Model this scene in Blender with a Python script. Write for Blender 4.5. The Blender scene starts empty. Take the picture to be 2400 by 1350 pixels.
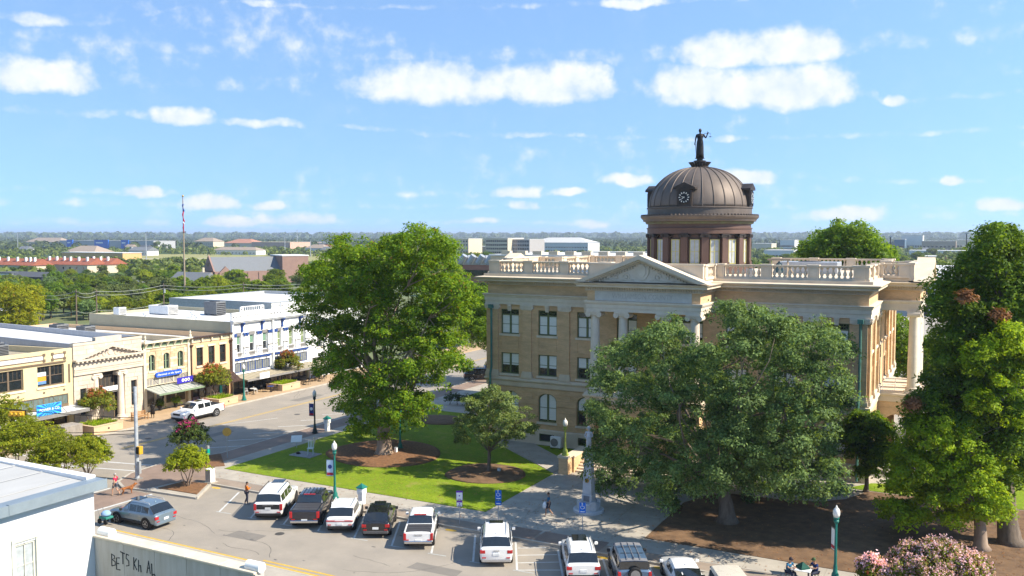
import bpy, bmesh, math, random
import numpy as np
from mathutils import Vector, Matrix
R = math.radians
rng = np.random.default_rng(7)
random.seed(7)
scene = bpy.context.scene
col = scene.collection

# ------------------------------------------------------------------ camera
F_PX, CXP, CYP, CAM_H, HORIZON = 2080.0, 1200.0, 675.0, 20.0, 552.0
PITCH = math.atan((CYP - HORIZON) / F_PX)
YAW = R(27.66)
cd = bpy.data.cameras.new('camera')
cam = bpy.data.objects.new('camera', cd); col.objects.link(cam)
cam.location = (0, 0, CAM_H)
cam.rotation_euler = (math.pi / 2 - PITCH, 0, YAW)
cd.sensor_width = 36; cd.lens = 36 * F_PX / 2400
cd.clip_start = 0.5; cd.clip_end = 40000
scene.camera = cam

# ------------------------------------------------------------------ sun, sky
SUN_EL, SUN_AZ = R(41), R(11)          # azimuth from +X towards +Y
sd = Vector((math.cos(SUN_EL) * math.cos(SUN_AZ), math.cos(SUN_EL) * math.sin(SUN_AZ), math.sin(SUN_EL)))
sl = bpy.data.lights.new('sun', 'SUN'); sl.energy = 2.35; sl.angle = R(0.55); sl.color = (1.0, 0.91, 0.76)
so = bpy.data.objects.new('sun', sl); col.objects.link(so)
so.rotation_euler = sd.to_track_quat('Z', 'Y').to_euler(); so.location = (40, 20, 80)

def pix_dir(x, y):
    fw = np.array([-math.sin(YAW) * math.cos(PITCH), math.cos(YAW) * math.cos(PITCH), -math.sin(PITCH)])
    rt = np.array([math.cos(YAW), math.sin(YAW), 0.0]); up = np.cross(rt, fw)
    return fw + rt * (x - CXP) / F_PX - up * (y - CYP) / F_PX
def G(x, y, z=0.0):                      # pixel -> point on the level z
    d = pix_dir(x, y); return np.array([0, 0, CAM_H]) + d * ((z - CAM_H) / d[2])
def PYp(x, y, Y):                        # pixel -> point on the wall plane Y
    d = pix_dir(x, y); return np.array([0, 0, CAM_H]) + d * (Y / d[1])
def PXp(x, y, X):
    d = pix_dir(x, y); return np.array([0, 0, CAM_H]) + d * (X / d[0])

def build_world():
    w = bpy.data.worlds.new('World'); scene.world = w; w.use_nodes = True
    nt = w.node_tree; N = nt.nodes; L = nt.links; N.clear()
    out = N.new('ShaderNodeOutputWorld'); bg = N.new('ShaderNodeBackground'); L.new(bg.outputs[0], out.inputs[0])
    sky = N.new('ShaderNodeTexSky'); sky.sky_type = 'NISHITA'; sky.sun_disc = False
    sky.sun_elevation = SUN_EL; sky.sun_rotation = math.atan2(sd.x, sd.y)
    sky.altitude = 200; sky.air_density = 1.0; sky.dust_density = 0.0; sky.ozone_density = 3.0
    bg.inputs['Strength'].default_value = 0.15
    tc = N.new('ShaderNodeTexCoord')
    nrm = N.new('ShaderNodeVectorMath'); nrm.operation = 'NORMALIZE'; L.new(tc.outputs['Generated'], nrm.inputs[0])
    sp = N.new('ShaderNodeSeparateXYZ'); L.new(nrm.outputs[0], sp.inputs[0])
    def M(op, a, b=None, clamp=False):
        m = N.new('ShaderNodeMath'); m.operation = op; m.use_clamp = clamp
        for i, v in enumerate((a, b)):
            if v is None: continue
            if isinstance(v, (int, float)): m.inputs[i].default_value = v
            else: L.new(v, m.inputs[i])
        return m.outputs[0]
    lift = N.new('ShaderNodeCombineXYZ'); L.new(sp.outputs[0], lift.inputs[0]); L.new(sp.outputs[1], lift.inputs[1]); L.new(M('ADD', M('MULTIPLY', sp.outputs[2], .9), .32), lift.inputs[2]); L.new(lift.outputs[0], sky.inputs['Vector'])
    az = M('MULTIPLY', M('ARCTAN2', sp.outputs[0], sp.outputs[1]), 57.29578)
    el = M('MULTIPLY', M('ARCSINE', sp.outputs[2]), 57.29578)
    cb = N.new('ShaderNodeCombineXYZ'); L.new(az, cb.inputs[0]); L.new(el, cb.inputs[1])
    # ragged outlines
    n1 = N.new('ShaderNodeTexNoise'); n1.inputs['Scale'].default_value = 0.42; n1.inputs['Detail'].default_value = 3; n1.inputs['Roughness'].default_value = 0.6
    L.new(cb.outputs[0], n1.inputs['Vector'])
    n2 = N.new('ShaderNodeTexNoise'); n2.inputs['Scale'].default_value = 0.62; n2.inputs['Detail'].default_value = 6; n2.inputs['Roughness'].default_value = 0.58
    L.new(cb.outputs[0], n2.inputs['Vector'])
    wob = M('MULTIPLY', M('SUBTRACT', n1.outputs['Fac'], .5), 2.4)
    azw = M('ADD', az, wob); elw = M('ADD', el, M('MULTIPLY', wob, .35))
    A0, A1, CMAX = -62.0, 6.0, 14.0
    t = M('DIVIDE', M('SUBTRACT', azw, A0), A1 - A0)
    # each band of clouds: px centre x, y, half width, half height, weight
    BANDS = [[(70, 45, 95, 24, .6), (600, 8, 45, 14, .5), (1480, 8, 75, 18, .9)],
             [(1690, 126, 120, 46, 1.05), (1850, 118, 135, 52, 1.1)],
             [(80, 182, 165, 50, 1.1), (1010, 206, 175, 58, 1.1), (1290, 204, 155, 56, 1.1), (1640, 208, 125, 60, 1.15), (1840, 216, 170, 58, 1.2), (2100, 237, 30, 20, .8)],
             [(425, 277, 76, 28, 1), (600, 290, 70, 17, .55), (1240, 320, 50, 16, .3), (1695, 328, 30, 15, .4)],
             [(335, 452, 55, 19, .95), (1215, 455, 62, 18, .9), (1330, 450, 38, 13, .9), (1472, 424, 64, 19, 1.05), (1755, 418, 75, 26, 1.05), (2228, 426, 32, 14, .95)],
             [(495, 480, 72, 26, .95), (632, 483, 42, 15, .85), (1220, 484, 50, 14, .8), (2350, 482, 74, 21, 1.0)],
             [(540, 524, 75, 18, .85), (690, 515, 110, 20, .7), (1105, 520, 58, 12, .6), (1390, 526, 42, 15, .8), (1985, 505, 105, 24, .85)]]
    def azel(x, y):
        d = pix_dir(x, y); d = d / np.linalg.norm(d); return math.degrees(math.atan2(d[0], d[1])), math.degrees(math.asin(d[2]))
    field = None
    for band in BANDS:
        rp = N.new('ShaderNodeValToRGB'); rp.color_ramp.interpolation = 'EASE'; el_ = rp.color_ramp.elements; L.new(t, rp.inputs[0]); stops = []; cl_ = []
        for (x, y, hw, hh, wgt) in sorted(band):
            a, e = azel(x, y); ra = abs(azel(x + hw, y)[0] - a) * 1.12; rh = abs(azel(x, y - hh)[1] - e)
            cl_.append((a, ra, wgt, e, rh))
        pos = sorted({a + k * ra for a, ra, *_ in cl_ for k in (-1, -.62, 0, .62, 1)})
        for p in pos:
            best = max(cl_, key=lambda c: c[2] * np.interp(abs(p - c[0]) / c[1], (0, .62, 1), (1, .74, 0)) - .001 * abs(p - c[0]) / c[1])
            wv = best[2] * np.interp(abs(p - best[0]) / best[1], (0, .62, 1), (1, .74, 0))
            stops.append(((p - A0) / (A1 - A0), wv / 1.3, best[3] / CMAX, best[4] / 3.0))
        while len(el_) < len(stops): el_.new(.5)
        for i, sp_ in enumerate(stops): 
            el_[i].position = max(0, min(1, sp_[0])); el_[i].color = (sp_[1], sp_[2], sp_[3], 1)
        sc_ = N.new('ShaderNodeSeparateColor'); L.new(rp.outputs[0], sc_.inputs[0])
        dz = M('DIVIDE', M('SUBTRACT', elw, M('MULTIPLY', sc_.outputs[1], CMAX)), M('MULTIPLY', sc_.outputs[2], 3.0))
        dz = M('MAXIMUM', dz, M('MULTIPLY', dz, -1.5))          # flatter below than above
        v = M('SUBTRACT', M('MULTIPLY', sc_.outputs[0], 1.55), M('MULTIPLY', dz, dz))
        field = v if field is None else M('MAXIMUM', field, v)
    n3 = N.new('ShaderNodeTexNoise'); n3.inputs['Scale'].default_value = 0.055; n3.inputs['Detail'].default_value = 3
    cb3 = N.new('ShaderNodeCombineXYZ'); L.new(azw, cb3.inputs[0]); L.new(M('MULTIPLY', elw, 2.6), cb3.inputs[1]); L.new(cb3.outputs[0], n3.inputs['Vector'])
    gen = M('MULTIPLY', M('SUBTRACT', n3.outputs['Fac'], 0.66), 3.0)
    field = M('MAXIMUM', field, gen)
    det = M('MULTIPLY', M('SUBTRACT', n2.outputs['Fac'], 0.5), 2.3)
    dens = M('ADD', field, det)
    mr = N.new('ShaderNodeMapRange'); mr.interpolation_type = 'SMOOTHSTEP'; mr.inputs['From Min'].default_value = -0.25; mr.inputs['From Max'].default_value = 1.0
    L.new(dens, mr.inputs['Value'])
    # thin veil
    veil = M('MULTIPLY', M('SUBTRACT', n1.outputs['Fac'], 0.5, True), 0.2, True)
    fac = M('MAXIMUM', mr.outputs[0], veil)
    shade = N.new('ShaderNodeMapRange'); shade.inputs['From Min'].default_value = 0.3; shade.inputs['From Max'].default_value = 0.75
    L.new(n2.outputs['Fac'], shade.inputs['Value'])
    cr = N.new('ShaderNodeMix'); cr.data_type = 'RGBA'; cr.inputs[6].default_value = (1.3, 1.5, 1.72, 1); cr.inputs[7].default_value = (1.86, 1.88, 1.9, 1)
    L.new(shade.outputs[0], cr.inputs[0])
    tint = N.new('ShaderNodeVectorMath'); tint.operation = 'MULTIPLY'; L.new(sky.outputs[0], tint.inputs[0]); tint.inputs[1].default_value = (.59, .605, .57)
    mx = N.new('ShaderNodeMix'); mx.data_type = 'RGBA'; L.new(fac, mx.inputs[0]); L.new(tint.outputs[0], mx.inputs[6]); L.new(cr.outputs[2], mx.inputs[7])
    L.new(mx.outputs[2], bg.inputs['Color'])
build_world()
vs = scene.view_settings
vs.view_transform = 'Standard'; vs.look = 'None'; vs.gamma = 1; vs.use_curve_mapping = False
vs.exposure = 2.0
scene.cycles.max_bounces = 6; scene.cycles.transparent_max_bounces = 8
scene.cycles.diffuse_bounces = 4; scene.cycles.glossy_bounces = 2; scene.cycles.volume_bounces = 0

# ------------------------------------------------------------------ materials
MATS = {}
def mat(name, c, rough=0.8, var=0.12, scale=3.0, metal=0.0, bump=0.0, bscale=40.0, spec=0.3, c2=None, emit=None, stretch=None, trans=0.0):
    """procedural material: base colour broken up by two scales of noise"""
    if name in MATS: return MATS[name]
    m = bpy.data.materials.new(name); m.use_nodes = True; MATS[name] = m
    nt = m.node_tree; N = nt.nodes; L = nt.links
    b = N['Principled BSDF']; b.inputs['Roughness'].default_value = rough; b.inputs['Metallic'].default_value = metal
    b.inputs['Specular IOR Level'].default_value = spec
    tc = N.new('ShaderNodeTexCoord'); geo = N.new('ShaderNodeNewGeometry')
    vec = geo.outputs['Position']
    if stretch:
        mp = N.new('ShaderNodeMapping'); mp.inputs['Scale'].default_value = stretch; L.new(vec, mp.inputs['Vector']); vec = mp.outputs[0]
    n = N.new('ShaderNodeTexNoise'); n.inputs['Scale'].default_value = scale; n.inputs['Detail'].default_value = 8; n.inputs['Roughness'].default_value = 0.65
    L.new(vec, n.inputs['Vector'])
    mr = N.new('ShaderNodeMapRange'); mr.inputs['From Min'].default_value = 0.3; mr.inputs['From Max'].default_value = 0.7; L.new(n.outputs['Fac'], mr.inputs['Value'])
    mx = N.new('ShaderNodeMix'); mx.data_type = 'RGBA'; L.new(mr.outputs[0], mx.inputs[0])
    d = c2 if c2 else tuple(x * (1 - 2 * var) for x in c); e = c if c2 else tuple(min(1, x * (1 + var)) for x in c)
    mx.inputs[6].default_value = (*d, 1); mx.inputs[7].default_value = (*e, 1)
    L.new(mx.outputs[2], b.inputs['Base Color'])
    if bump:
        n2 = N.new('ShaderNodeTexNoise'); n2.inputs['Scale'].default_value = bscale; n2.inputs['Detail'].default_value = 4; L.new(vec, n2.inputs['Vector'])
        bp = N.new('ShaderNodeBump'); bp.inputs['Strength'].default_value = bump; bp.inputs['Distance'].default_value = 0.02
        L.new(n2.outputs['Fac'], bp.inputs['Height']); L.new(bp.outputs[0], b.inputs['Normal'])
    if emit:
        b.inputs['Emission Color'].default_value = (*emit[:3], 1); b.inputs['Emission Strength'].default_value = emit[3]
    if trans: b.inputs['Transmission Weight'].default_value = trans
    return m

def brickmat(name, c1, c2, mortar, bw=0.2, bh=0.067, msize=0.012):
    if name in MATS: return MATS[name]
    m = bpy.data.materials.new(name); m.use_nodes = True; MATS[name] = m
    nt = m.node_tree; N = nt.nodes; L = nt.links; b = N['Principled BSDF']; b.inputs['Roughness'].default_value = 0.85
    geo = N.new('ShaderNodeNewGeometry'); s = N.new('ShaderNodeSeparateXYZ'); L.new(geo.outputs['Position'], s.inputs[0])
    ad = N.new('ShaderNodeMath'); ad.operation = 'ADD'; L.new(s.outputs[0], ad.inputs[0]); L.new(s.outputs[1], ad.inputs[1])
    cb = N.new('ShaderNodeCombineXYZ'); L.new(ad.outputs[0], cb.inputs[0]); L.new(s.outputs[2], cb.inputs[1])
    br = N.new('ShaderNodeTexBrick'); br.inputs['Scale'].default_value = 1.0; br.inputs['Brick Width'].default_value = bw; br.inputs['Row Height'].default_value = bh
    br.inputs['Mortar Size'].default_value = msize; br.inputs['Color1'].default_value = (*c1, 1); br.inputs['Color2'].default_value = (*c2, 1); br.inputs['Mortar'].default_value = (*mortar, 1)
    L.new(cb.outputs[0], br.inputs['Vector'])
    n = N.new('ShaderNodeTexNoise'); n.inputs['Scale'].default_value = 0.55; n.inputs['Detail'].default_value = 8; n.inputs['Roughness'].default_value = 0.7
    mp = N.new('ShaderNodeMapping'); mp.inputs['Scale'].default_value = (1, 1, 3.2); L.new(geo.outputs['Position'], mp.inputs[0]); L.new(mp.outputs[0], n.inputs['Vector'])
    mr = N.new('ShaderNodeMapRange'); mr.inputs['From Min'].default_value = .3; mr.inputs['From Max'].default_value = .7; mr.inputs['To Min'].default_value = 0.74; mr.inputs['To Max'].default_value = 1.15
    L.new(n.outputs['Fac'], mr.inputs['Value'])
    mu = N.new('ShaderNodeVectorMath'); mu.operation = 'SCALE'; L.new(br.outputs['Color'], mu.inputs[0]); L.new(mr.outputs[0], mu.inputs['Scale'])
    L.new(mu.outputs[0], b.inputs['Base Color'])
    bp = N.new('ShaderNodeBump'); bp.inputs['Strength'].default_value = 0.4; bp.inputs['Distance'].default_value = 0.01
    L.new(br.outputs['Fac'], bp.inputs['Height']); bp.invert = True; L.new(bp.outputs[0], b.inputs['Normal'])
    return m

def leafmat(name, c1, c2, c3=None, trans=0.35):
    """leaf colours vary from leaf to leaf; light passes through the blade"""
    if name in MATS: return MATS[name]
    m = bpy.data.materials.new(name); m.use_nodes = True; MATS[name] = m
    nt = m.node_tree; N = nt.nodes; L = nt.links; b = N['Principled BSDF']; out = N['Material Output']
    geo = N.new('ShaderNodeNewGeometry'); cr = N.new('ShaderNodeValToRGB'); L.new(geo.outputs['Random Per Island'], cr.inputs[0])
    cr.color_ramp.elements[0].color = (*c1, 1); cr.color_ramp.elements[0].position = 0.05; cr.color_ramp.elements[1].color = (*c2, 1); cr.color_ramp.elements[1].position = 0.8
    if c3:
        e = cr.color_ramp.elements.new(0.975); e.color = (*c2, 1); e = cr.color_ramp.elements.new(0.99); e.color = (*c3, 1)
    n = N.new('ShaderNodeTexNoise'); n.inputs['Scale'].default_value = 0.6; L.new(geo.outputs['Position'], n.inputs['Vector'])
    mr = N.new('ShaderNodeMapRange'); mr.inputs['From Min'].default_value = .3; mr.inputs['From Max'].default_value = .7; mr.inputs['To Min'].default_value = 0.7; mr.inputs['To Max'].default_value = 1.3
    L.new(n.outputs['Fac'], mr.inputs['Value'])
    oi = N.new('ShaderNodeObjectInfo'); mo = N.new('ShaderNodeMapRange'); mo.inputs['To Min'].default_value = 0.75; mo.inputs['To Max'].default_value = 1.25; L.new(oi.outputs['Random'], mo.inputs['Value'])
    mm = N.new('ShaderNodeMath'); mm.operation = 'MULTIPLY'; L.new(mr.outputs[0], mm.inputs[0]); L.new(mo.outputs[0], mm.inputs[1])
    mu = N.new('ShaderNodeVectorMath'); mu.operation = 'SCALE'; L.new(cr.outputs[0], mu.inputs[0]); L.new(mm.outputs[0], mu.inputs['Scale'])
    L.new(mu.outputs[0], b.inputs['Base Color']); b.inputs['Roughness'].default_value = 0.6; b.inputs['Specular IOR Level'].default_value = 0.2
    tr = N.new('ShaderNodeBsdfTranslucent'); mu2 = N.new('ShaderNodeVectorMath'); mu2.operation = 'MULTIPLY'; mu2.inputs[1].default_value = (1.5, 1.35, 0.5); L.new(mu.outputs[0], mu2.inputs[0]); L.new(mu2.outputs[0], tr.inputs[0])
    ms = N.new('ShaderNodeMixShader'); ms.inputs[0].default_value = trans; L.new(b.outputs[0], ms.inputs[1]); L.new(tr.outputs[0], ms.inputs[2]); L.new(ms.outputs[0], out.inputs[0])
    return m

# ------------------------------------------------------------------ mesh builder
class Fr:
    """local frame on a wall: u to the right seen from outside, n outward, z up"""
    def __init__(s, o, face):
        s.o = np.array(o, float)
        s.u, s.n = {'S': ((1, 0, 0), (0, -1, 0)), 'E': ((0, 1, 0), (1, 0, 0)), 'W': ((0, -1, 0), (-1, 0, 0)), 'N': ((-1, 0, 0), (0, 1, 0))}[face]
        s.M = np.array([s.u, s.n, (0, 0, 1)], float)
    def __call__(s, v): return np.asarray(v, float) @ s.M + s.o

ORG = {}
def vrot(axis_to):
    a = np.array(axis_to, float); a /= np.linalg.norm(a)
    t = np.array([0, 0, 1.0]) if abs(a[2]) < 0.9 else np.array([1.0, 0, 0])
    x = np.cross(t, a); x /= np.linalg.norm(x); y = np.cross(a, x)
    return x, y, a

class MB:
    def __init__(s, fr=None): s.v = []; s.f = []; s.n = 0; s.fr = fr
    def add(s, v, f):
        s.v.append(np.asarray(v, float).reshape(-1, 3)); s.f += [tuple(i + s.n for i in q) for q in f]; s.n += len(s.v[-1]); return s
    def box(s, x0, x1, y0, y1, z0, z1):
        if x0 > x1: x0, x1 = x1, x0
        if y0 > y1: y0, y1 = y1, y0
        return s.add([(x0, y0, z0), (x1, y0, z0), (x1, y1, z0), (x0, y1, z0), (x0, y0, z1), (x1, y0, z1), (x1, y1, z1), (x0, y1, z1)],
                     [(0, 3, 2, 1), (4, 5, 6, 7), (0, 1, 5, 4), (1, 2, 6, 5), (2, 3, 7, 6), (3, 0, 4, 7)])
    def quad(s, a, b, c, d): return s.add([a, b, c, d], [(0, 1, 2, 3)])
    def cyl(s, p0, p1, r0, r1=None, n=12, cap=True):
        r1 = r0 if r1 is None else r1
        p0 = np.array(p0, float); p1 = np.array(p1, float); x, y, a = vrot(p1 - p0)
        t = np.arange(n) * 2 * math.pi / n
        c = np.cos(t)[:, None] * x + np.sin(t)[:, None] * y
        v = np.vstack([p0 + c * r0, p1 + c * r1]); f = [(i, (i + 1) % n, n + (i + 1) % n, n + i) for i in range(n)]
        if cap: f += [tuple(range(n - 1, -1, -1)), tuple(range(n, 2 * n))]
        return s.add(v, f)
    def tube(s, pts, rad, n=6):
        pts = [np.array(p, float) for p in pts]; rs = rad if hasattr(rad, '__len__') else [rad] * len(pts)
        rings = []; prev = None
        for i, p in enumerate(pts):
            d = pts[min(i + 1, len(pts) - 1)] - pts[max(i - 1, 0)]
            if prev is None: x, y, a = vrot(d)
            else:
                a = d / (np.linalg.norm(d) + 1e-9); x = prev - a * (prev @ a); x /= np.linalg.norm(x) + 1e-9; y = np.cross(a, x)
            prev = x
            t = np.arange(n) * 2 * math.pi / n
            rings.append(p + (np.cos(t)[:, None] * x + np.sin(t)[:, None] * y) * rs[i])
        f = []
        for i in range(len(pts) - 1):
            f += [(i * n + j, i * n + (j + 1) % n, (i + 1) * n + (j + 1) % n, (i + 1) * n + j) for j in range(n)]
        f += [tuple(range(n - 1, -1, -1)), tuple(range((len(pts) - 1) * n, len(pts) * n))]
        return s.add(np.vstack(rings), f)
    def lathe(s, prof, c=(0, 0, 0), n=16, a0=0, a1=2 * math.pi, sq=False):
        """prof: list of (r, z)"""
        full = abs(a1 - a0 - 2 * math.pi) < 1e-6; k = n if full else n + 1
        t = a0 + np.arange(k) * (a1 - a0) / n
        if sq: t = t + math.pi / 4
        v = np.vstack([np.stack([c[0] + r * np.cos(t), c[1] + r * np.sin(t), np.full(k, c[2] + z)], 1) for r, z in prof])
        f = []
        for i in range(len(prof) - 1):
            for j in range(n if full else n):
                j2 = (j + 1) % k if full else j + 1
                f.append((i * k + j, i * k + j2, (i + 1) * k + j2, (i + 1) * k + j))
        if full:
            if prof[0][0] > 1e-4: f.append(tuple(range(k - 1, -1, -1)))
            if prof[-1][0] > 1e-4: f.append(tuple(range((len(prof) - 1) * k, len(prof) * k)))
        return s.add(v, f)
    def prism(s, poly, z0, z1):
        """poly: 2d points counter-clockwise in x,y, extruded in z"""
        a = sum(poly[i][0] * poly[(i + 1) % len(poly)][1] - poly[(i + 1) % len(poly)][0] * poly[i][1] for i in range(len(poly)))
        if a < 0: poly = poly[::-1]
        n = len(poly); v = [(x, y, z0) for x, y in poly] + [(x, y, z1) for x, y in poly]
        return s.add(v, [tuple(range(n - 1, -1, -1)), tuple(range(n, 2 * n))] + [(i, (i + 1) % n, n + (i + 1) % n, n + i) for i in range(n)])
    def prism_uz(s, poly, n0, n1):
        """poly in the u,z plane (counter-clockwise seen from outside), extruded along n from n0 to n1"""
        a = sum(poly[i][0] * poly[(i + 1) % len(poly)][1] - poly[(i + 1) % len(poly)][0] * poly[i][1] for i in range(len(poly)))
        if a < 0: poly = poly[::-1]
        n = len(poly); v = [(x, n0, z) for x, z in poly] + [(x, n1, z) for x, z in poly]
        return s.add(v, [tuple(range(n - 1, -1, -1)), tuple(range(n, 2 * n))] + [(i, (i + 1) % n, n + (i + 1) % n, n + i) for i in range(n)])
    def prism_nz(s, poly, u0, u1):
        """profile in the n,z plane swept along u"""
        n = len(poly); v = [(u0, y, z) for y, z in poly] + [(u1, y, z) for y, z in poly]
        return s.add(v, [tuple(range(n)), tuple(range(2 * n - 1, n - 1, -1))] + [(i, n + i, n + (i + 1) % n, (i + 1) % n) for i in range(n)])
    def loft(s, rings, closed=True, caps=True):
        k = len(rings[0]); f = []
        for i in range(len(rings) - 1):
            for j in range(k if closed else k - 1):
                f.append((i * k + j, i * k + (j + 1) % k, (i + 1) * k + (j + 1) % k, (i + 1) * k + j))
        if caps: f += [tuple(range(k - 1, -1, -1)), tuple(range((len(rings) - 1) * k, len(rings) * k))]
        return s.add(np.vstack([np.asarray(r, float) for r in rings]), f)
    def verts(s):
        v = np.vstack(s.v) if s.v else np.zeros((0, 3))
        return s.fr(v) if s.fr else v
    def mesh(s, name, m=None, smooth=False, off=None, fix=True):
        me = bpy.data.meshes.new(name); v = s.verts()
        if off is not None: v = v - np.asarray(off)
        me.from_pydata(v.tolist(), [], s.f); 
        if fix:
            bm = bmesh.new(); bm.from_mesh(me); bmesh.ops.recalc_face_normals(bm, faces=bm.faces); bm.to_mesh(me); bm.free()
        if m: me.materials.append(m)
        if smooth: me.polygons.foreach_set('use_smooth', [True] * len(me.polygons))
        if smooth == 'auto': me.set_sharp_from_angle(angle=R(38))
        return me
    def build(s, name, m=None, parent=None, smooth=False, bevel=0, kind=None, label=None):
        off = ORG.get(parent.name) if parent is not None else None
        o = bpy.data.objects.new(name, s.mesh(name, m, smooth, off)); col.objects.link(o)
        if parent is not None:
            o.parent = parent
            if off is not None: ORG[o.name] = off
        if bevel:
            b = o.modifiers.new('bevel', 'BEVEL'); b.width = bevel; b.segments = 1; b.limit_method = 'ANGLE'
        if kind: o['kind'] = kind
        if label: o['label'] = label
        return o

def tag(o, label=None, cat=None, group=None, kind=None):
    if label: o['label'] = label
    if cat: o['category'] = cat
    if group: o['group'] = group
    if kind: o['kind'] = kind
    return o
def thing(name, label, cat, loc=(0, 0, 0), rotz=0, group=None, world=False):
    o = bpy.data.objects.new(name, None); col.objects.link(o); o.empty_display_size = 0.3
    o.location = [float(x) for x in loc]; o.rotation_euler = (0, 0, rotz)
    if world: ORG[o.name] = np.array(loc, float)
    return tag(o, label, cat, group)
def piece(name, me, parent=None, loc=(0, 0, 0), rotz=0, scale=None, label=None, rot=None):
    """an object of its own on shared mesh data; loc in world if the parent was built in world coordinates"""
    o = bpy.data.objects.new(name, me); col.objects.link(o)
    off = ORG.get(parent.name) if parent is not None else None
    o.location = [float(x) for x in (np.asarray(loc, float) - (off if off is not None else 0))]
    o.rotation_euler = rot if rot else (0, 0, rotz)
    if scale is not None: o.scale = scale
    if parent is not None: o.parent = parent
    if label: o['label'] = label
    return o
def copy_tree(o, parent=None):
    c = o.copy(); col.objects.link(c); c.parent = parent
    for ch in list(o.children): copy_tree(ch, c)
    return c
def struct(o): o['kind'] = 'structure'; return o
_UNIT = {}
def unit_box(m, bev=0.0):
    k = (m.name, bev)
    if k not in _UNIT:
        b = MB(); b.box(-.5, .5, -.5, .5, -.5, .5); _UNIT[k] = b.mesh('block', m)
    return _UNIT[k]
def text_mesh(s, size, m, extrude=0.01, align='CENTER', shear=0):
    cu = bpy.data.curves.new('lettering', 'FONT'); cu.body = s; cu.size = size; cu.extrude = extrude; cu.align_x = align; cu.align_y = 'CENTER'; cu.shear = shear
    cu.resolution_u = 2
    ob = bpy.data.objects.new('tmp', cu); col.objects.link(ob)
    me = bpy.data.meshes.new_from_object(ob); bpy.data.objects.remove(ob); bpy.data.curves.remove(cu)
    me.name = 'lettering'; me.materials.clear(); me.materials.append(m); return me
FACE_ROT = {'S': (math.pi / 2, 0, 0), 'E': (math.pi / 2, 0, math.pi / 2), 'W': (math.pi / 2, 0, -math.pi / 2), 'N': (math.pi / 2, 0, math.pi)}
def lettering(s, size, m, parent, loc, face, scale=None, name='lettering', tilt=0, shear=0):
    r = FACE_ROT[face]
    return piece(name, text_mesh(s, size, m, shear=shear), parent, loc, rot=(r[0], tilt, r[2]), scale=scale)

def wall_holes(mb, u0, u1, z0, z1, holes, n=0.0, depth=0.3, arch=8):
    """a wall face at n with real openings: holes (u0,u1,z0,z1[,rise]) get reveals going in by depth"""
    us = sorted({u0, u1, *[h[0] for h in holes], *[h[1] for h in holes]}); zs = sorted({z0, z1, *[h[2] for h in holes], *[h[3] for h in holes]})
    us = [u for u in us if u0 <= u <= u1]; zs = [z for z in zs if z0 <= z <= z1]
    for i in range(len(us) - 1):
        for j in range(len(zs) - 1):
            uc, zc = (us[i] + us[i + 1]) / 2, (zs[j] + zs[j + 1]) / 2
            if any(h[0] < uc < h[1] and h[2] < zc < h[3] for h in holes): continue
            mb.quad((us[i], n, zs[j]), (us[i + 1], n, zs[j]), (us[i + 1], n, zs[j + 1]), (us[i], n, zs[j + 1]))
    for h in holes:
        a, b, c, d = h[:4]; rise = h[4] if len(h) > 4 else 0; q = n - depth
        mb.quad((a, n, c), (a, q, c), (b, q, c), (b, n, c))
        if not rise:
            mb.quad((a, n, c), (a, n, d), (a, q, d), (a, q, c)); mb.quad((b, n, c), (b, q, c), (b, q, d), (b, n, d)); mb.quad((a, n, d), (b, n, d), (b, q, d), (a, q, d))
        else:
            mb.quad((a, n, c), (a, n, d - rise), (a, q, d - rise), (a, q, c)); mb.quad((b, n, c), (b, q, c), (b, q, d - rise), (b, n, d - rise))
            pts = [((a + b) / 2 - (b - a) / 2 * math.cos(math.pi * t / arch), d - rise + rise * math.sin(math.pi * t / arch)) for t in range(arch + 1)]
            for (p, r_) in zip(pts[:-1], pts[1:]):
                mb.quad((p[0], n, p[1]), (r_[0], n, r_[1]), (r_[0], n, d), (p[0], n, d))
                mb.quad((p[0], n, p[1]), (p[0], q, p[1]), (r_[0], q, r_[1]), (r_[0], n, r_[1]))
    return mb
# ------------------------------------------------------------------ setting
ASPH = mat('asphalt_worn', (.325, .285, .235), .9, c2=(.25, .223, .188), scale=.35, bump=.25, bscale=60, spec=.2)
CONC = mat('concrete_walk', (.42, .38, .32), .88, c2=(.31, .28, .24), scale=.8, bump=.15, spec=.2)
CONC2 = mat('concrete_joint', (.17, .16, .14), .9)
KERB = mat('kerb_concrete', (.45, .41, .35), .85, c2=(.33, .30, .25), scale=1.4)
BRICKTAN = brickmat('paver_tan', (.40, .27, .17), (.34, .22, .14), (.28, .22, .17), .3, .15, .012)
BRICKRED = brickmat('paver_red', (.33, .14, .09), (.26, .10, .07), (.24, .17, .13), .3, .15, .012)
PAINTW = mat('road_paint_white', (.62, .62, .60), .7, c2=(.42, .42, .40), scale=2.2)
PAINTY = mat('road_paint_yellow', (.62, .40, .05), .7, c2=(.45, .28, .05), scale=2.0)

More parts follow.
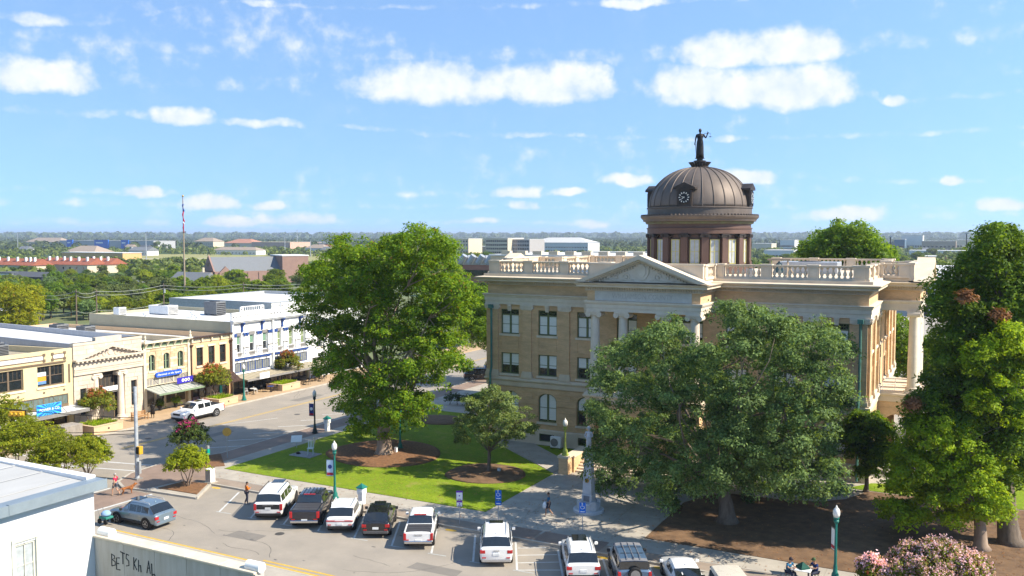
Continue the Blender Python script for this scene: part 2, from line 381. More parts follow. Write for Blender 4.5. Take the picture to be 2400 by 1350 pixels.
def grassmat():
    m = bpy.data.materials.new('lawn_grass'); m.use_nodes = True; nt = m.node_tree; N = nt.nodes; L = nt.links; b = N['Principled BSDF']
    b.inputs['Roughness'].default_value = .9; b.inputs['Specular IOR Level'].default_value = .1
    g = N.new('ShaderNodeNewGeometry')
    n = N.new('ShaderNodeTexNoise'); n.inputs['Scale'].default_value = .35; n.inputs['Detail'].default_value = 9; n.inputs['Roughness'].default_value = .7; L.new(g.outputs['Position'], n.inputs['Vector'])
    n2 = N.new('ShaderNodeTexNoise'); n2.inputs['Scale'].default_value = 9; n2.inputs['Detail'].default_value = 4; L.new(g.outputs['Position'], n2.inputs['Vector'])
    cr = N.new('ShaderNodeValToRGB'); L.new(n.outputs['Fac'], cr.inputs[0])
    cr.color_ramp.elements[0].position = .3; cr.color_ramp.elements[0].color = (.115, .19, .012, 1)
    cr.color_ramp.elements[1].position = .72; cr.color_ramp.elements[1].color = (.215, .275, .018, 1)
    mr = N.new('ShaderNodeMapRange'); mr.inputs['From Min'].default_value = .3; mr.inputs['From Max'].default_value = .7; mr.inputs['To Min'].default_value = .7; mr.inputs['To Max'].default_value = 1.25; L.new(n2.outputs['Fac'], mr.inputs['Value'])
    mu = N.new('ShaderNodeVectorMath'); mu.operation = 'SCALE'; L.new(cr.outputs[0], mu.inputs[0]); L.new(mr.outputs[0], mu.inputs['Scale']); n4 = N.new('ShaderNodeTexNoise'); n4.inputs['Scale'].default_value = .9; n4.inputs['Detail'].default_value = 6; L.new(g.outputs['Position'], n4.inputs['Vector']); r4 = N.new('ShaderNodeMapRange'); r4.inputs['From Min'].default_value = .56; r4.inputs['From Max'].default_value = .74; r4.inputs['To Max'].default_value = .75; L.new(n4.outputs['Fac'], r4.inputs['Value']); m4 = N.new('ShaderNodeMix'); m4.data_type = 'RGBA'; L.new(r4.outputs[0], m4.inputs[0]); L.new(mu.outputs[0], m4.inputs[6]); m4.inputs[7].default_value = (.25, .24, .06, 1); L.new(m4.outputs[2], b.inputs['Base Color'])
    bp = N.new('ShaderNodeBump'); bp.inputs['Strength'].default_value = .6; bp.inputs['Distance'].default_value = .05; L.new(n2.outputs['Fac'], bp.inputs['Height']); L.new(bp.outputs[0], b.inputs['Normal'])
    return m
GRASS = grassmat()
MULCH = mat('bark_mulch', (.25, .13, .06), .95, c2=(.11, .055, .03), scale=4.5, bump=.9, bscale=14)
MULCHD = mat('bare_leaf_litter', (.20, .12, .065), .95, c2=(.10, .06, .035), scale=1.6, bump=.7, bscale=12)

def terrain():
    rr = np.concatenate([np.linspace(0, 400, 9), np.geomspace(500, 16000, 34)]); nt_ = 120
    th = np.linspace(0, 2 * math.pi, nt_, endpoint=False); v = [(0, 0, -.06)]; 
    for r in rr[1:]:
        for t in th:
            x, y = r * math.cos(t), r * math.sin(t)
            h = -.06 + max(0, min(1, (r - 2500) / 5000)) * (13 + 6 * math.sin(3.1 * t + 1) + 3.5 * math.sin(11 * t + r / 900) + 2 * math.sin(23 * t)) 
            v.append((x, y, h))
    f = [(0, 1 + j, 1 + (j + 1) % nt_) for j in range(nt_)]
    for i in range(len(rr) - 2):
        a = 1 + i * nt_; b_ = a + nt_
        f += [(a + j, b_ + j, b_ + (j + 1) % nt_, a + (j + 1) % nt_) for j in range(nt_)]
    m = bpy.data.materials.new('open_country'); m.use_nodes = True; T = m.node_tree; N = T.nodes; L = T.links; b = N['Principled BSDF']; b.inputs['Roughness'].default_value = .95; b.inputs['Specular IOR Level'].default_value = .05
    g = N.new('ShaderNodeNewGeometry'); n = N.new('ShaderNodeTexNoise'); n.inputs['Scale'].default_value = .012; n.inputs['Detail'].default_value = 10; n.inputs['Roughness'].default_value = .7; L.new(g.outputs['Position'], n.inputs['Vector'])
    cr = N.new('ShaderNodeValToRGB'); L.new(n.outputs['Fac'], cr.inputs[0]); cr.color_ramp.elements[0].position = .35; cr.color_ramp.elements[0].color = (.03, .055, .02, 1); cr.color_ramp.elements[1].position = .72; cr.color_ramp.elements[1].color = (.16, .16, .07, 1)
    e = cr.color_ramp.elements.new(.52); e.color = (.055, .09, .03, 1); L.new(cr.outputs[0], b.inputs['Base Color'])
    mb = MB(); mb.add(v, f); return struct(mb.build('ground', m, smooth=True))
terrain()

def sheet(name, poly, z, m, th=0.1): 
    return struct(MB().prism(poly, z - th, z).build(name, m))
# roads (top at z=0)
sheet('main_street', [(-77, -60), (-60.9, -60), (-60.9, 300), (-77, 300)], 0, ASPH, .05)
sheet('front_street', [(-60.9, 39.6), (70, 39.6), (70, 50.9), (-60.9, 50.9)], 0, ASPH, .05)
sheet('rear_street', [(-60.9, 112), (70, 112), (70, 124), (-60.9, 124)], 0, ASPH, .05)
sheet('side_street', [(15, 50.9), (27, 50.9), (27, 112), (15, 112)], 0, ASPH, .05)
# town ground under the blocks
TOWN = mat('town_lot', (.17, .17, .09), .95, c2=(.08, .12, .035), scale=.05)
sheet('town_block_ground', [(-240, -60), (-81.9, -60), (-81.9, 300), (-240, 300)], .02, TOWN, .05)
# far sidewalk along the shops
def kerbed(name, poly, m, z=.14, kerbline=None):
    o = sheet(name, poly, z, m, .2)
    if kerbline:
        pts = kerbline; mb = MB()
        for a, b in zip(pts[:-1], pts[1:]):
            d = np.array(b) - np.array(a); l = np.linalg.norm(d); k = max(1, int(l / 3)); nn = np.array([-d[1], d[0]]) / l * .16
            for i in range(k):
                p = np.array(a) + d * (i + .006) / k - nn * .07; q = np.array(a) + d * (i + .994) / k - nn * .07
                mb.prism([tuple(p), tuple(q), tuple(q + nn), tuple(p + nn)], -.05, z + .012)
        k_ = mb.build('kerb', KERB, o, bevel=.015)
    return o
SHOPWALK = mat('shop_walk', (.46, .33, .20), .9, c2=(.36, .25, .15), scale=.7, bump=.15)
sw = kerbed('shop_sidewalk', [(-82, -40), (-77, -40), (-77, 300), (-82, 300)], SHOPWALK, kerbline=[(-77, 40), (-77, 120)])
# courthouse block: one raised block with lawns, walks and beds laid on it
blk = [(-60.9, 58.5), (-62.2, 56), (-62.7, 53), (-62.4, 50), (-61.2, 47.8), (-59.4, 46.9), (-57.5, 47.2), (-51.9, 47.6), (-53.9, 50.9), (13, 50.9), (13, 112), (-60.9, 112)]
CB = kerbed('courthouse_block', blk, CONC, kerbline=[(13, 50.9), (-53.9, 50.9), (-51.9, 47.6), (-57.5, 47.2), (-59.4, 46.9), (-61.2, 47.8), (-62.4, 50), (-62.7, 53), (-62.2, 56), (-60.9, 58.5), (-60.9, 112)][::-1])
def lay(name, poly, m, z=.146, th=.05): return struct(MB().prism(poly, z - th, z).build(name, m))
lay('brick_corner', [(-60.7, 58.6), (-62, 56), (-62.5, 53), (-62.2, 50.1), (-61, 48), (-59.3, 47.1), (-57.4, 47.45), (-56.6, 50.2), (-54, 51.1), (-56.2, 53.6), (-58.4, 55.5), (-58.2, 58.6)], BRICKRED)
lay('brick_strip_west', [(-60.72, 58.6), (-58.2, 58.6), (-58.2, 111), (-60.72, 111)], BRICKRED)
lay('brick_strip_south', [(-54, 51.08), (12.8, 51.08), (12.8, 52.3), (-55, 52.3)], BRICKTAN)
for i, x in enumerate((-27.6, -25.2, -22.8)):
    lay('red_brick_panel', [(x, 51.1), (x + 2.2, 51.1), (x + 2.2, 52.9), (x, 52.9)], BRICKRED, .152)
# lawns and beds
def arcpoly(cx, cy, rx, ry, n=36, w=.05):
    return [(cx + rx * math.cos(t) * (1 + w * math.sin(3 * t + cx)), cy + ry * math.sin(t) * (1 + w * math.sin(2 * t + cy))) for t in np.linspace(0, 2 * math.pi, n, endpoint=False)]
lay('lawn', [(-56.4, 54.75), (-30.85, 54.75), (-30.85, 66.3), (-40.5, 73.8), (-42.6, 75.5), (-42.6, 84.5), (-56.6, 84.5)], GRASS, .175, .08)
lay('lawn', [(-37.2, 74.9), (-31.2, 69.9), (-31.2, 74.9)], GRASS, .175, .08)
lay('lawn', [(-55.5, 90.6), (-43, 90.6), (-43, 110), (-55.8, 110)], GRASS, .175, .08)
lay('lawn', [(-8.6, 73.2), (12, 73.2), (12, 108), (-3, 108), (-3, 77), (-7, 75.5)], GRASS, .175, .08)
def mound(name, cx, cy, rx, ry, m, h=.14, z=.17):
    mb = MB(); rings = []; po = arcpoly(cx, cy, rx, ry, 40)
    for s, hh in ((1, 0), (.92, h * .55), (.6, h * .9), (.25, h)):
        rings.append([(cx + (x - cx) * s, cy + (y - cy) * s, z + hh) for x, y in po])
    mb.loft(rings, True, True); return struct(mb.build(name, m, smooth=True))
mound('mulch_bed', -47.5, 65.6, 5.4, 5.1, MULCH)
mound('mulch_bed', -35.9, 63.7, 3.35, 3.3, MULCHD)
mound('mulch_bed', -50.8, 80.2, 3.2, 2.4, MULCHD)
rp = [(-18.85, 54.75), (12.5, 54.75), (12.5, 73), (-7, 73), (-8.3, 70), (-10, 68.4), (-13, 67.6), (-16.2, 67.4), (-17.8, 66.2), (-18.85, 63.5)]
lay('mulch_ground', rp, MULCHD, .17, .08)
lay('mulch_bed', [(-56.6, 48.0), (-52.6, 48.2), (-54.1, 50.7), (-56.3, 50.3)], MULCH, .19, .1)
lay('mulch_bed', [(-59.0, 53.4), (-57.0, 55.4), (-60.6, 58.4), (-61.9, 56), (-61.6, 54)], MULCH, .17, .06)
# joints between the concrete slabs are real gaps: each slab is a piece laid on the walk
def slabs(x0, x1, y0, y1, nx, ny, z=.15, m=None):
    dx, dy = (x1 - x0) / nx, (y1 - y0) / ny; m = m or CONC
    ub = unit_box(m)
    for i in range(nx):
        for j in range(ny):
            piece('paving_slab', ub, CB, (x0 + dx * (i + .5), y0 + dy * (j + .5), z - .01 + random.uniform(-.003, .003)), scale=(dx - .035, dy - .035, .04))
slabs(-54.5, -30.9, 52.35, 54.7, 10, 1); slabs(-18.8, 6.2, 52.35, 54.7, 11, 1)
slabs(-30.75, -18.9, 53.0, 68.4, 4, 5)
slabs(-58.15, -56.45, 57, 84, 1, 12)
# diagonal path across the lawn
struct(MB().prism([(-31.0, 66.5), (-30.8, 69.9), (-37.0, 75.1), (-42.6, 79.3), (-42.6, 75.6), (-40.4, 74.0)], .1, .185).build('diagonal_path', CONC))
# painted markings
def stripe(name, a, b, w, m=PAINTW, z=.004):
    a = np.array(a, float); b = np.array(b, float); d = (b - a) / np.linalg.norm(b - a); n = np.array([-d[1], d[0]]) * w / 2
    return struct(MB().add([(*(a - n), z), (*(b - n), z), (*(b + n), z), (*(a + n), z)], [(0, 1, 2, 3)]).build(name, m))
for k in range(-1, 17):
    xk = -50.52 + 3.04 * k
    if k == -1: continue
    stripe('parking_stripe', (xk + 2.33, 46.2), (xk, 50.5), .13)
    stripe('parking_tick', (xk + 2.1, 46.15), (xk + 3.4, 46.25), .12, mat('faded_paint', (.42, .44, .42), .8, c2=(.27, .26, .24), scale=1.5))
for a, b in (((-25.57, 49.6), (-24.0, 50.5)), ((-24.99, 48.45), (-22.86, 49.7)), ((-24.4, 47.3), (-22.22, 48.6)), ((-23.86, 46.25), (-21.6, 47.45))): stripe('access_hatch', a, b, .1)
stripe('yellow_line', (-52, 39.95), (20, 39.95), .24, PAINTY); stripe('yellow_line', (-38.5, 40.4), (20, 40.4), .16, PAINTY)
for x in (-53, -47.6, -34, -31.2, -20.1, -16.4): struct(MB().prism(arcpoly(x, 50.55, .45, .2, 12), .001, .006).build('yellow_kerb_spot', PAINTY))
stripe('center_line', (-70.9, 56), (-70.9, 200), .12, PAINTY); stripe('center_line', (-70.6, 56), (-70.6, 200), .12, PAINTY)
for k in range(10):
    y = 59.4 + k * 3.55; stripe('street_parking_stripe', (-64.4, y), (-61.1, y + 3.0), .13)
stripe('stop_line', (-71.1, 66.5), (-67.5, 73.4), .1)
stripe('crosswalk_line', (-76.6, 50), (-62.9, 53.1), .2); stripe('crosswalk_line', (-76.6, 47.8), (-62.5, 51.2), .2)
stripe('crosswalk_line', (-56.5, 39.8), (-56.1, 47.0), .22); stripe('crosswalk_line', (-60.8, 39.8), (-60.4, 46.6), .22)
struct(MB().prism([(-60.3, 39.7), (-56.7, 39.7), (-56.3, 47), (-60.1, 46.9)], -.02, .005).build('brick_crosswalk', BRICKRED))
# south sidewalk
kerbed('south_sidewalk', [(-60.9, 31.3), (70, 31.3), (70, 39.6), (-60.9, 39.6)], CONC, kerbline=[(-60.9, 39.6), (60, 39.6)][::-1])
kerbed('east_town_block', [(29, 50.9), (120, 50.9), (120, 112), (29, 112)], CONC)
kerbed('north_town_block', [(-60.9, 126), (120, 126), (120, 300), (-60.9, 300)], CONC)
# cracks and oil marks on the street, shape of their own
OIL = mat('oil_stain', (.07, .065, .06), .6, c2=(.13, .12, .11), scale=6)
for i in range(34):
    x, y = random.uniform(-55, -8), random.uniform(40.6, 49.5)
    struct(MB().prism(arcpoly(x, y, random.uniform(.05, .16), random.uniform(.03, .09), 10, .3), .0005, .003 + i * 2e-5).build('oil_stain', OIL))

CRK = mat('crack_fill', (.09, .08, .07), .8); PATCH = mat('asphalt_patch', (.205, .185, .16), .9, c2=(.17, .155, .135), scale=1.2)
rc = random.Random(4)
def crack(x, y, ang, L_, name='street_crack'):
    a = [(x, y)]; 
    for k in range(10): ang += rc.uniform(-.35, .35); a.append((a[-1][0] + math.cos(ang) * L_ / 10, a[-1][1] + math.sin(ang) * L_ / 10))
    mb = MB()
    for p, q in zip(a[:-1], a[1:]):
        d = np.array(q) - np.array(p); n = np.array([-d[1], d[0]]) / np.linalg.norm(d) * rc.uniform(.008, .018); mb.add([(*(np.array(p) - n), .0035), (*(np.array(q) - n), .0035), (*(np.array(q) + n), .0035), (*(np.array(p) + n), .0035)], [(0, 1, 2, 3)])
    struct(mb.build(name, CRK))
for k in range(9): crack(rc.uniform(-52, -14), rc.uniform(41, 46), rc.uniform(-.3, .3), rc.uniform(3, 8))
for k in range(9): crack(rc.uniform(-75, -63), rc.uniform(55, 100), 1.57 + rc.uniform(-.4, .4), rc.uniform(4, 10))
for (x, y, w, d) in ((-44, 42.6, 2.6, 1.3), (-30, 43.5, 3.4, 1.1), (-21, 42.2, 2.0, 1.6), (-68, 62, 1.2, 4.5), (-73.5, 82, 1.4, 5), (-66.5, 92, 1.2, 3)): struct(MB().prism([(x, y), (x + w, y + .1), (x + w - .1, y + d), (x + .1, y + d - .08)], -.01, .0022).build('asphalt_patch', PATCH))
for (x, y) in ((-41, 44.6), (-67, 76), (-72, 60)): struct(MB().prism(arcpoly(x, y, .32, .32, 20, 0), -.01, .006).build('manhole_cover', mat('cast_iron', (.07, .065, .06), .6)))
# ------------------------------------------------------------------ courthouse
BUFF = brickmat('buff_brick', (.70, .44, .215), (.60, .365, .17), (.64, .48, .31))
STONE = mat('limestone', (.68, .575, .44), .85, c2=(.55, .455, .34), scale=.9, bump=.15, stretch=(1, 1, .5))
STONE2 = mat('pale_limestone', (.70, .615, .495), .85, c2=(.59, .51, .405), scale=1.3, bump=.1)
COPPER = mat('weathered_copper', (.175, .14, .115), .6, c2=(.11, .088, .074), scale=.8, metal=.35, stretch=(1, 1, .45), bump=.1, spec=.4)
COPRED = mat('brown_copper_sheet', (.15, .088, .066), .6, c2=(.10, .06, .047), scale=.9, metal=.25, stretch=(1, 1, .35), spec=.4)
COPDK = mat('dark_copper', (.07, .052, .042), .55, c2=(.03, .028, .027), scale=2, metal=.3)
VERDI = mat('verdigris', (.13, .15, .07), .7, c2=(.10, .075, .05), scale=2.2)
PIPE = mat('green_patina_pipe', (.09, .25, .20), .6, c2=(.05, .11, .10), scale=1.2, stretch=(1, 1, .5))
GREENF = mat('olive_window_paint', (.14, .165, .07), .5, var=.1)
BLIND = mat('window_blind', (.84, .84, .80), .7, c2=(.72, .73, .70), scale=1, stretch=(.5, .5, 20))
GLASS = mat('dark_glass', (.018, .022, .026), .06, var=.2, spec=.9)
BRONZE = mat('bronze', (.035, .03, .026), .45, c2=(.02, .018, .018), scale=3, metal=.5)
ROOFW = mat('white_roof_membrane', (.66, .66, .66), .8, c2=(.54, .54, .54), scale=.3)
WHITE = mat('white_paint', (.78, .78, .76), .55, var=.05)
PALEY = mat('pale_yellow_sash', (.50, .46, .17), .5, var=.08)
CREAMG = mat('frosted_pane', (.42, .44, .45), .3, var=.1, spec=.6)

CX0, CX1, CY0, CY1 = -42.1, -7.5, 75.3, 100.1
CCX, CCY = -24.8, 87.7
CH = thing('courthouse', 'three-storey buff brick courthouse with white stone porticoes and a copper dome', 'courthouse', (CCX, CCY, 0), world=True)

def rect_ring(mb, x0, x1, y0, y1, prof):
    """profile (n,z) carried round a rectangle with mitred corners"""
    mb.loft([[(x0 - n, y0 - n, z), (x1 + n, y0 - n, z), (x1 + n, y1 + n, z), (x0 - n, y1 + n, z)] for n, z in prof], True, True); return mb
def place(kit, parent, loc, rotz=0, label=None, scale=None):
    o = piece(kit[0], kit[1], parent, loc, rotz, scale, label)
    for s in kit[2]: piece(s[0], s[1], o)
    return o
def sframe(mb, u0, u1, z0, z1, t, n0, n1):
    """rectangular frame of bars (S-oriented: outward is -y)"""
    mb.box(u0, u0 + t, -n1, -n0, z0, z1); mb.box(u1 - t, u1, -n1, -n0, z0, z1)
    mb.box(u0 + t, u1 - t, -n1, -n0, z0, z0 + t); mb.box(u0 + t, u1 - t, -n1, -n0, z1 - t, z1); return mb
def sash_window(w, h, frame, blindfrac=.8, transom=0.0, sillm=None, mull=True, fan=False, arch=0, gl=None, bm_=None, rail=True, t=.1, muntin=0, sill=True):
    """window kit, origin at sill centre, outward -y, set 0.2 behind the wall face"""
    gl = gl or GLASS; f = MB(); n0, n1 = -.26, -.16
    sframe(f, -w / 2, w / 2, 0, h, t, n0, n1)
    if arch:
        pts = [(-w / 2, h - arch - .02), *[(-w / 2 * math.cos(math.pi * k / 8), h - arch + arch * math.sin(math.pi * k / 8)) for k in range(9)]]
        g = MB()
        for k in range(8):
            a, b = (-(w / 2) * math.cos(math.pi * k / 8), h - arch + arch * math.sin(math.pi * k / 8)), (-(w / 2) * math.cos(math.pi * (k + 1) / 8), h - arch + arch * math.sin(math.pi * (k + 1) / 8))
            f.add([(a[0], .17, a[1]), (b[0], .17, b[1]), (b[0] * .88, .17, b[1] - .09), (a[0] * .88, .17, a[1] - .09)], [(0, 1, 2, 3)])
    if mull: f.box(-.09, .09, .15, .28, t, h - t)
    zt = h - transom
    if transom: f.box(-w / 2 + t, w / 2 - t, .14, .27, zt - .05, zt + .05)
    if rail: f.box(-w / 2 + t, w / 2 - t, .19, .25, (zt) * .5 - .025, zt * .5 + .025)
    if fan:
        for s in (-1, 1):
            c0 = s * w / 4; ww = w / 4 - .12
            for dx, dz in ((-1, 1), (1, 1), (0, 1)):
                f.tube([(c0 - dx * ww, .2, zt + .05), (c0 + dx * ww, .2, h - t)] if dx else [(c0, .2, zt + .05), (c0, .2, h - t)], .016, 4)
            f.tube([(c0 - ww, .2, (zt + h) / 2), (c0 + ww, .2, (zt + h) / 2)], .016, 4)
    if muntin:
        for s in (-1, 1):
            for k in range(1, muntin):
                x = (s * w / 4) + (w / 2 - .2) * (k / muntin - .5); f.box(x - .012, x + .012, .2, .24, h * .5, h - t)
    parts = []
    cells = [(-w / 2 + t, -.09), (.09, w / 2 - t)] if mull else [(-w / 2 + t, w / 2 - t)]
    for (a, b) in cells:
        for (c, d) in ((t, zt / 2), (zt / 2, zt)) + (((zt, h - t),) if transom else ()):
            parts.append(('pane', MB().box(a, b, .22, .235, c + .005, d - .005).mesh('pane', gl)))
        if blindfrac:
            parts.append(('blind', MB().box(a + .02, b - .02, .211, .219, zt - (zt - t) * blindfrac, zt - .03).mesh('blind', bm_ or BLIND)))
    if sill: parts.append(('sill', MB().box(-w / 2 - .12, w / 2 + .12, -.12, .2, -.2, -.003).mesh('sill', sillm or STONE2)))
    return ('window', f.mesh('window', frame), parts)

W2 = [sash_window(1.95, 2.38, GREENF, bf, transom=.52, fan=True) for bf in (1.0, .98, .72)]
W1 = [sash_window(1.95, 2.02, GREENF, bf) for bf in (.62, .66, .55)]
W0 = [sash_window(1.9, 2.75, GREENF, bf, arch=.62) for bf in (.85, .95, .5)]
WB = ('basement_window', sframe(MB(), -.8, .8, 0, .75, .08, -.2, -.1).mesh('basement_window', GREENF), [('pane', MB().box(-.72, .72, .16, .17, .08, .67).mesh('pane', GLASS))])

def ionic_col(h, r, name='column'):
    sh = MB(); sh.lathe([(r * (1 if t < .33 else 1 - .16 * (t - .33) / .67), .42 + (h - .42 - .62) * t) for t in (0, .12, .33, .5, .67, .83, 1)], n=20)
    ba = MB(); ba.box(-r * 1.35, r * 1.35, -r * 1.35, r * 1.35, 0, .16); ba.lathe([(r * 1.3, .163), (r * 1.36, .2), (r * 1.3, .26), (r * 1.12, .29), (r * 1.12, .33), (r * 1.2, .37), (r * 1.1, .418)], n=20)
    ca = MB(); rt_ = r * .84; ca.lathe([(rt_, h - .618), (rt_ * 1.12, h - .56), (rt_ * 1.05, h - .5), (rt_ * 1.3, h - .38), (rt_ * 1.2, h - .3)], n=20)
    for s in (-1, 1):
        ca.cyl((s * r * 1.12, -r * 1.15, h - .36), (s * r * 1.12, r * 1.15, h - .36), .24, n=14)
        ca.cyl((s * r * 1.12, -r * 1.2, h - .36), (s * r * 1.12, r * 1.2, h - .36), .12, n=12)
    ca.box(-r * 1.2, r * 1.2, -r * 1.05, r * 1.05, h - .4, h - .2); ca.box(-r * 1.42, r * 1.42, -r * 1.3, r * 1.3, h - .197, h - .05)
    return (name, sh.mesh(name, STONE2, 'auto'), [('base', ba.mesh('base', STONE2, 'auto')), ('capital', ca.mesh('capital', STONE2, 'auto'))])

def pilaster_kit(w, z0, z1, m):
    p = MB().box(-w / 2, w / 2, -.17, .0, z0 + .62, z1 - .5).mesh('pilaster', m)
    b = MB(); b.box(-w / 2 - .1, w / 2 + .1, -.28, .0, z0, z0 + .3); b.box(-w / 2 - .06, w / 2 + .06, -.235, 0, z0 + .303, z0 + .45); b.box(-w / 2 - .02, w / 2 + .02, -.2, 0, z0 + .453, z0 + .617)
    c = MB(); c.box(-w / 2 - .02, w / 2 + .02, -.2, 0, z1 - .497, z1 - .4)
    for s in (-1, 1): c.cyl((s * (w / 2 + .02), -.27, z1 - .26), (s * (w / 2 + .02), -.0, z1 - .26), .2, n=12); c.cyl((s * (w / 2 + .02), -.3, z1 - .26), (s * (w / 2 + .02), -.0, z1 - .26), .09, n=10)
    c.box(-w / 2 - .08, w / 2 + .08, -.24, 0, z1 - .397, z1 - .16); c.box(-w / 2 - .2, w / 2 + .2, -.3, 0, z1 - .157, z1 - .004)
    return ('pilaster', p, [('base', b.mesh('base', STONE)), ('capital', c.mesh('capital', STONE2, 'auto'))])
PIL = pilaster_kit(.96, 6.4, 13.4, BUFF); PILC = pilaster_kit(1.15, 6.4, 13.4, BUFF)

def keystone():
    k = MB(); k.add([(-.16, -.12, -.62), (.16, -.12, -.62), (.22, -.2, 0), (-.22, -.2, 0), (-.16, 0, -.62), (.16, 0, -.62), (.22, 0, 0), (-.22, 0, 0)], [(0, 1, 2, 3), (0, 4, 5, 1), (3, 2, 6, 7), (0, 3, 7, 4), (1, 5, 6, 2)])
    k.cyl((0, -.26, -.12), (0, 0, -.12), .11, n=10); return k.mesh('keystone', STONE2)
KEY = keystone()
ROT = {'S': 0, 'E': math.pi / 2, 'N': math.pi, 'W': -math.pi / 2}

def facade(face, o, half, bays, pils, portico_half, detail=True):
    fr = Fr(o, face); rz = ROT[face]; bays = sorted(bays)
    holes0 = [(u - .95, u + .95, 2.3, 5.05, .62) for u in bays]; holesb = [(u - .8, u + .8, .45, 1.2) for u in bays]
    holes1 = [(u - .975, u + .975, 6.7, 8.72) for u in bays]; holes2 = [(u - .975, u + .975, 10.55, 12.93) for u in bays]
    w = MB(fr); wall_holes(w, -half, half, 1.6, 6.4, holes0, 0, .34); wall_holes(w, -half, half, 6.4, 13.4, holes1 + holes2, 0, .34); wall_holes(w, -half, half, 13.4, 15.5, [], 0)
    w.build('wall', BUFF, CH)
    p = MB(fr); wall_holes(p, -half - .12, half + .12, .1, 1.5, holesb, .12, .3); p.quad((-half - .12, .12, 1.5), (half + .12, .12, 1.5), (half + .003, 0.003, 1.62), (-half - .003, 0.003, 1.62)); p.build('plinth', STONE, CH)
    # dark rooms behind
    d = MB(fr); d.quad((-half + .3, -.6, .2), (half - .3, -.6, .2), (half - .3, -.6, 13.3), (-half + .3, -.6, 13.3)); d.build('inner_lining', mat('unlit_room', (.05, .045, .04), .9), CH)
    # banded brick of the ground floor: each band is a proud strip between the openings
    zz = 1.66
    while zz < 5.3:
        z1 = min(zz + .56, 5.46); cuts = [-half]
        for u in bays:
            if zz < 5.0: cuts += [u - 1.0 - (.55 if zz > 4.1 else 0), u + 1.0 + (.55 if zz > 4.1 else 0)]
        cuts.append(half)
        for a, b in zip(cuts[0::2], cuts[1::2]):
            if b - a > .05: MB(fr).box(a, b, .0, .055, zz, z1 - .045).build('brick_band', BUFF, CH)
        zz += .56
    for u in bays:
        for k in range(7):          # voussoirs fanned over each arch
            a0, a1 = math.pi * (.1 + .8 * k / 7), math.pi * (.1 + .8 * (k + .93) / 7)
            q = []
            for rr, a in ((1.02, a0), (1.6, a0), (1.6, a1), (1.02, a1)):
                q.append((u - rr * .95 * math.cos(a), 4.43 + (rr * .62 if rr < 1.1 else rr * .62) * math.sin(a)))
            MB(fr).prism_uz(q, .0, .06).build('voussoir', BUFF, CH)
    for i, u in enumerate(bays):
        P = lambda n, z, uu=u: fr((uu, n, z))
        place(W0[i % 3], CH, P(0, 2.3), rz); place(W1[(i + (0 if u < 0 else 1)) % 3], CH, P(0, 6.7), rz); place(W2[i % 2 if u < 0 else 2], CH, P(0, 10.55), rz)
        place(WB, CH, P(.12, .45), rz)
        piece('keystone', KEY, CH, P(0, 13.4), rz)
        s = MB(fr)
        for (a, b, c, d) in ((-.95, .95, 9.05, 9.12), (-.95, .95, 10.08, 10.15), (-.95, -.88, 9.12, 10.08), (.88, .95, 9.12, 10.08)): s.box(u + a, u + b, 0, .045, c, d)
        s.build('spandrel_panel', BUFF, CH)
    for u in pils: place(PIL, CH, fr((u, 0, 0)), rz)
    for s in (-1, 1):
        place(PILC, CH, fr((s * (half - .6), 0.02, 0)), rz)
    return fr
FS = facade('S', (CCX, CY0, 0), 17.3, [-14.9, -10.9, -6.9, 6.9, 10.9, 14.9, -3.0, 3.0], [-13.0, -9.05, 9.05, 13.0], 5)
FE = facade('E', (CX1, CCY, 0), 12.4, [-9.9, -6.2, 6.2, 9.9, -2.6, 2.6], [-8.05, 8.05, -4.6, 4.6], 4.2)
FW = facade('W', (CX0, CCY, 0), 12.4, [-9.9, -6.2, 6.2, 9.9, -2.6, 2.6], [-8.05, 8.05], 4.2)
FN = facade('N', (CCX, CY1, 0), 17.3, [-14.9, -10.9, 10.9, 14.9], [-13.0, 13.0], 5)

# string courses and cornices round the whole block
def ring_part(name, prof, m, rect=(CX0, CX1, CY0, CY1), kind=None): return rect_ring(MB(), rect[0], rect[1], rect[2], rect[3], prof).build(name, m, CH, kind=kind)
BELT = [(-.3, 5.5), (.1, 5.5), (.14, 5.6), (.14, 5.95), (.2, 6.0), (.3, 6.12), (.3, 6.24), (.2, 6.3), (.19, 6.4), (-.3, 6.4)]
ARCH = [(-.3, 13.4), (.2, 13.4), (.2, 13.75), (.25, 13.76), (.25, 14.1), (.3, 14.12), (.34, 14.25), (.42, 14.33), (.42, 14.41), (-.3, 14.41)]
CORN = [(-.3, 15.28), (.16, 15.28), (.16, 15.34), (.10, 15.35), (.10, 15.56), (.34, 15.57), (.36, 15.63), (.75, 15.65), (.75, 15.78), (.83, 15.84), (.95, 15.97), (.95, 16.04), (.3, 16.12), (.3, 16.34), (-.3, 16.34)]
ring_part('belt_course', BELT, STONE); ring_part('architrave', ARCH, STONE2); ring_part('cornice', CORN, STONE)
DENT = [(.0, .0)]
def dentils(mb, fr, u0, u1, n, z, step=.22, w=.115, h=.19, d=.13):
    k = int((u1 - u0) / step)
    for i in range(k):
        u = u0 + (i + .5) * (u1 - u0) / k; mb.box(u - w / 2, u + w / 2, n, n + d, z, z + h)
for fr, half in ((FS, 17.3), (FE, 12.4), (FW, 12.4)):
    mb = MB(fr); dentils(mb, fr, -half - .1, half + .1, .102, 15.36); mb.build('dentil_course', STONE, CH, kind='stuff')
# roof deck
MB().box(CX0 + .35, CX1 - .35, CY0 + .35, CY1 - .35, 15.9, 16.2).build('roof_deck', ROOFW, CH)

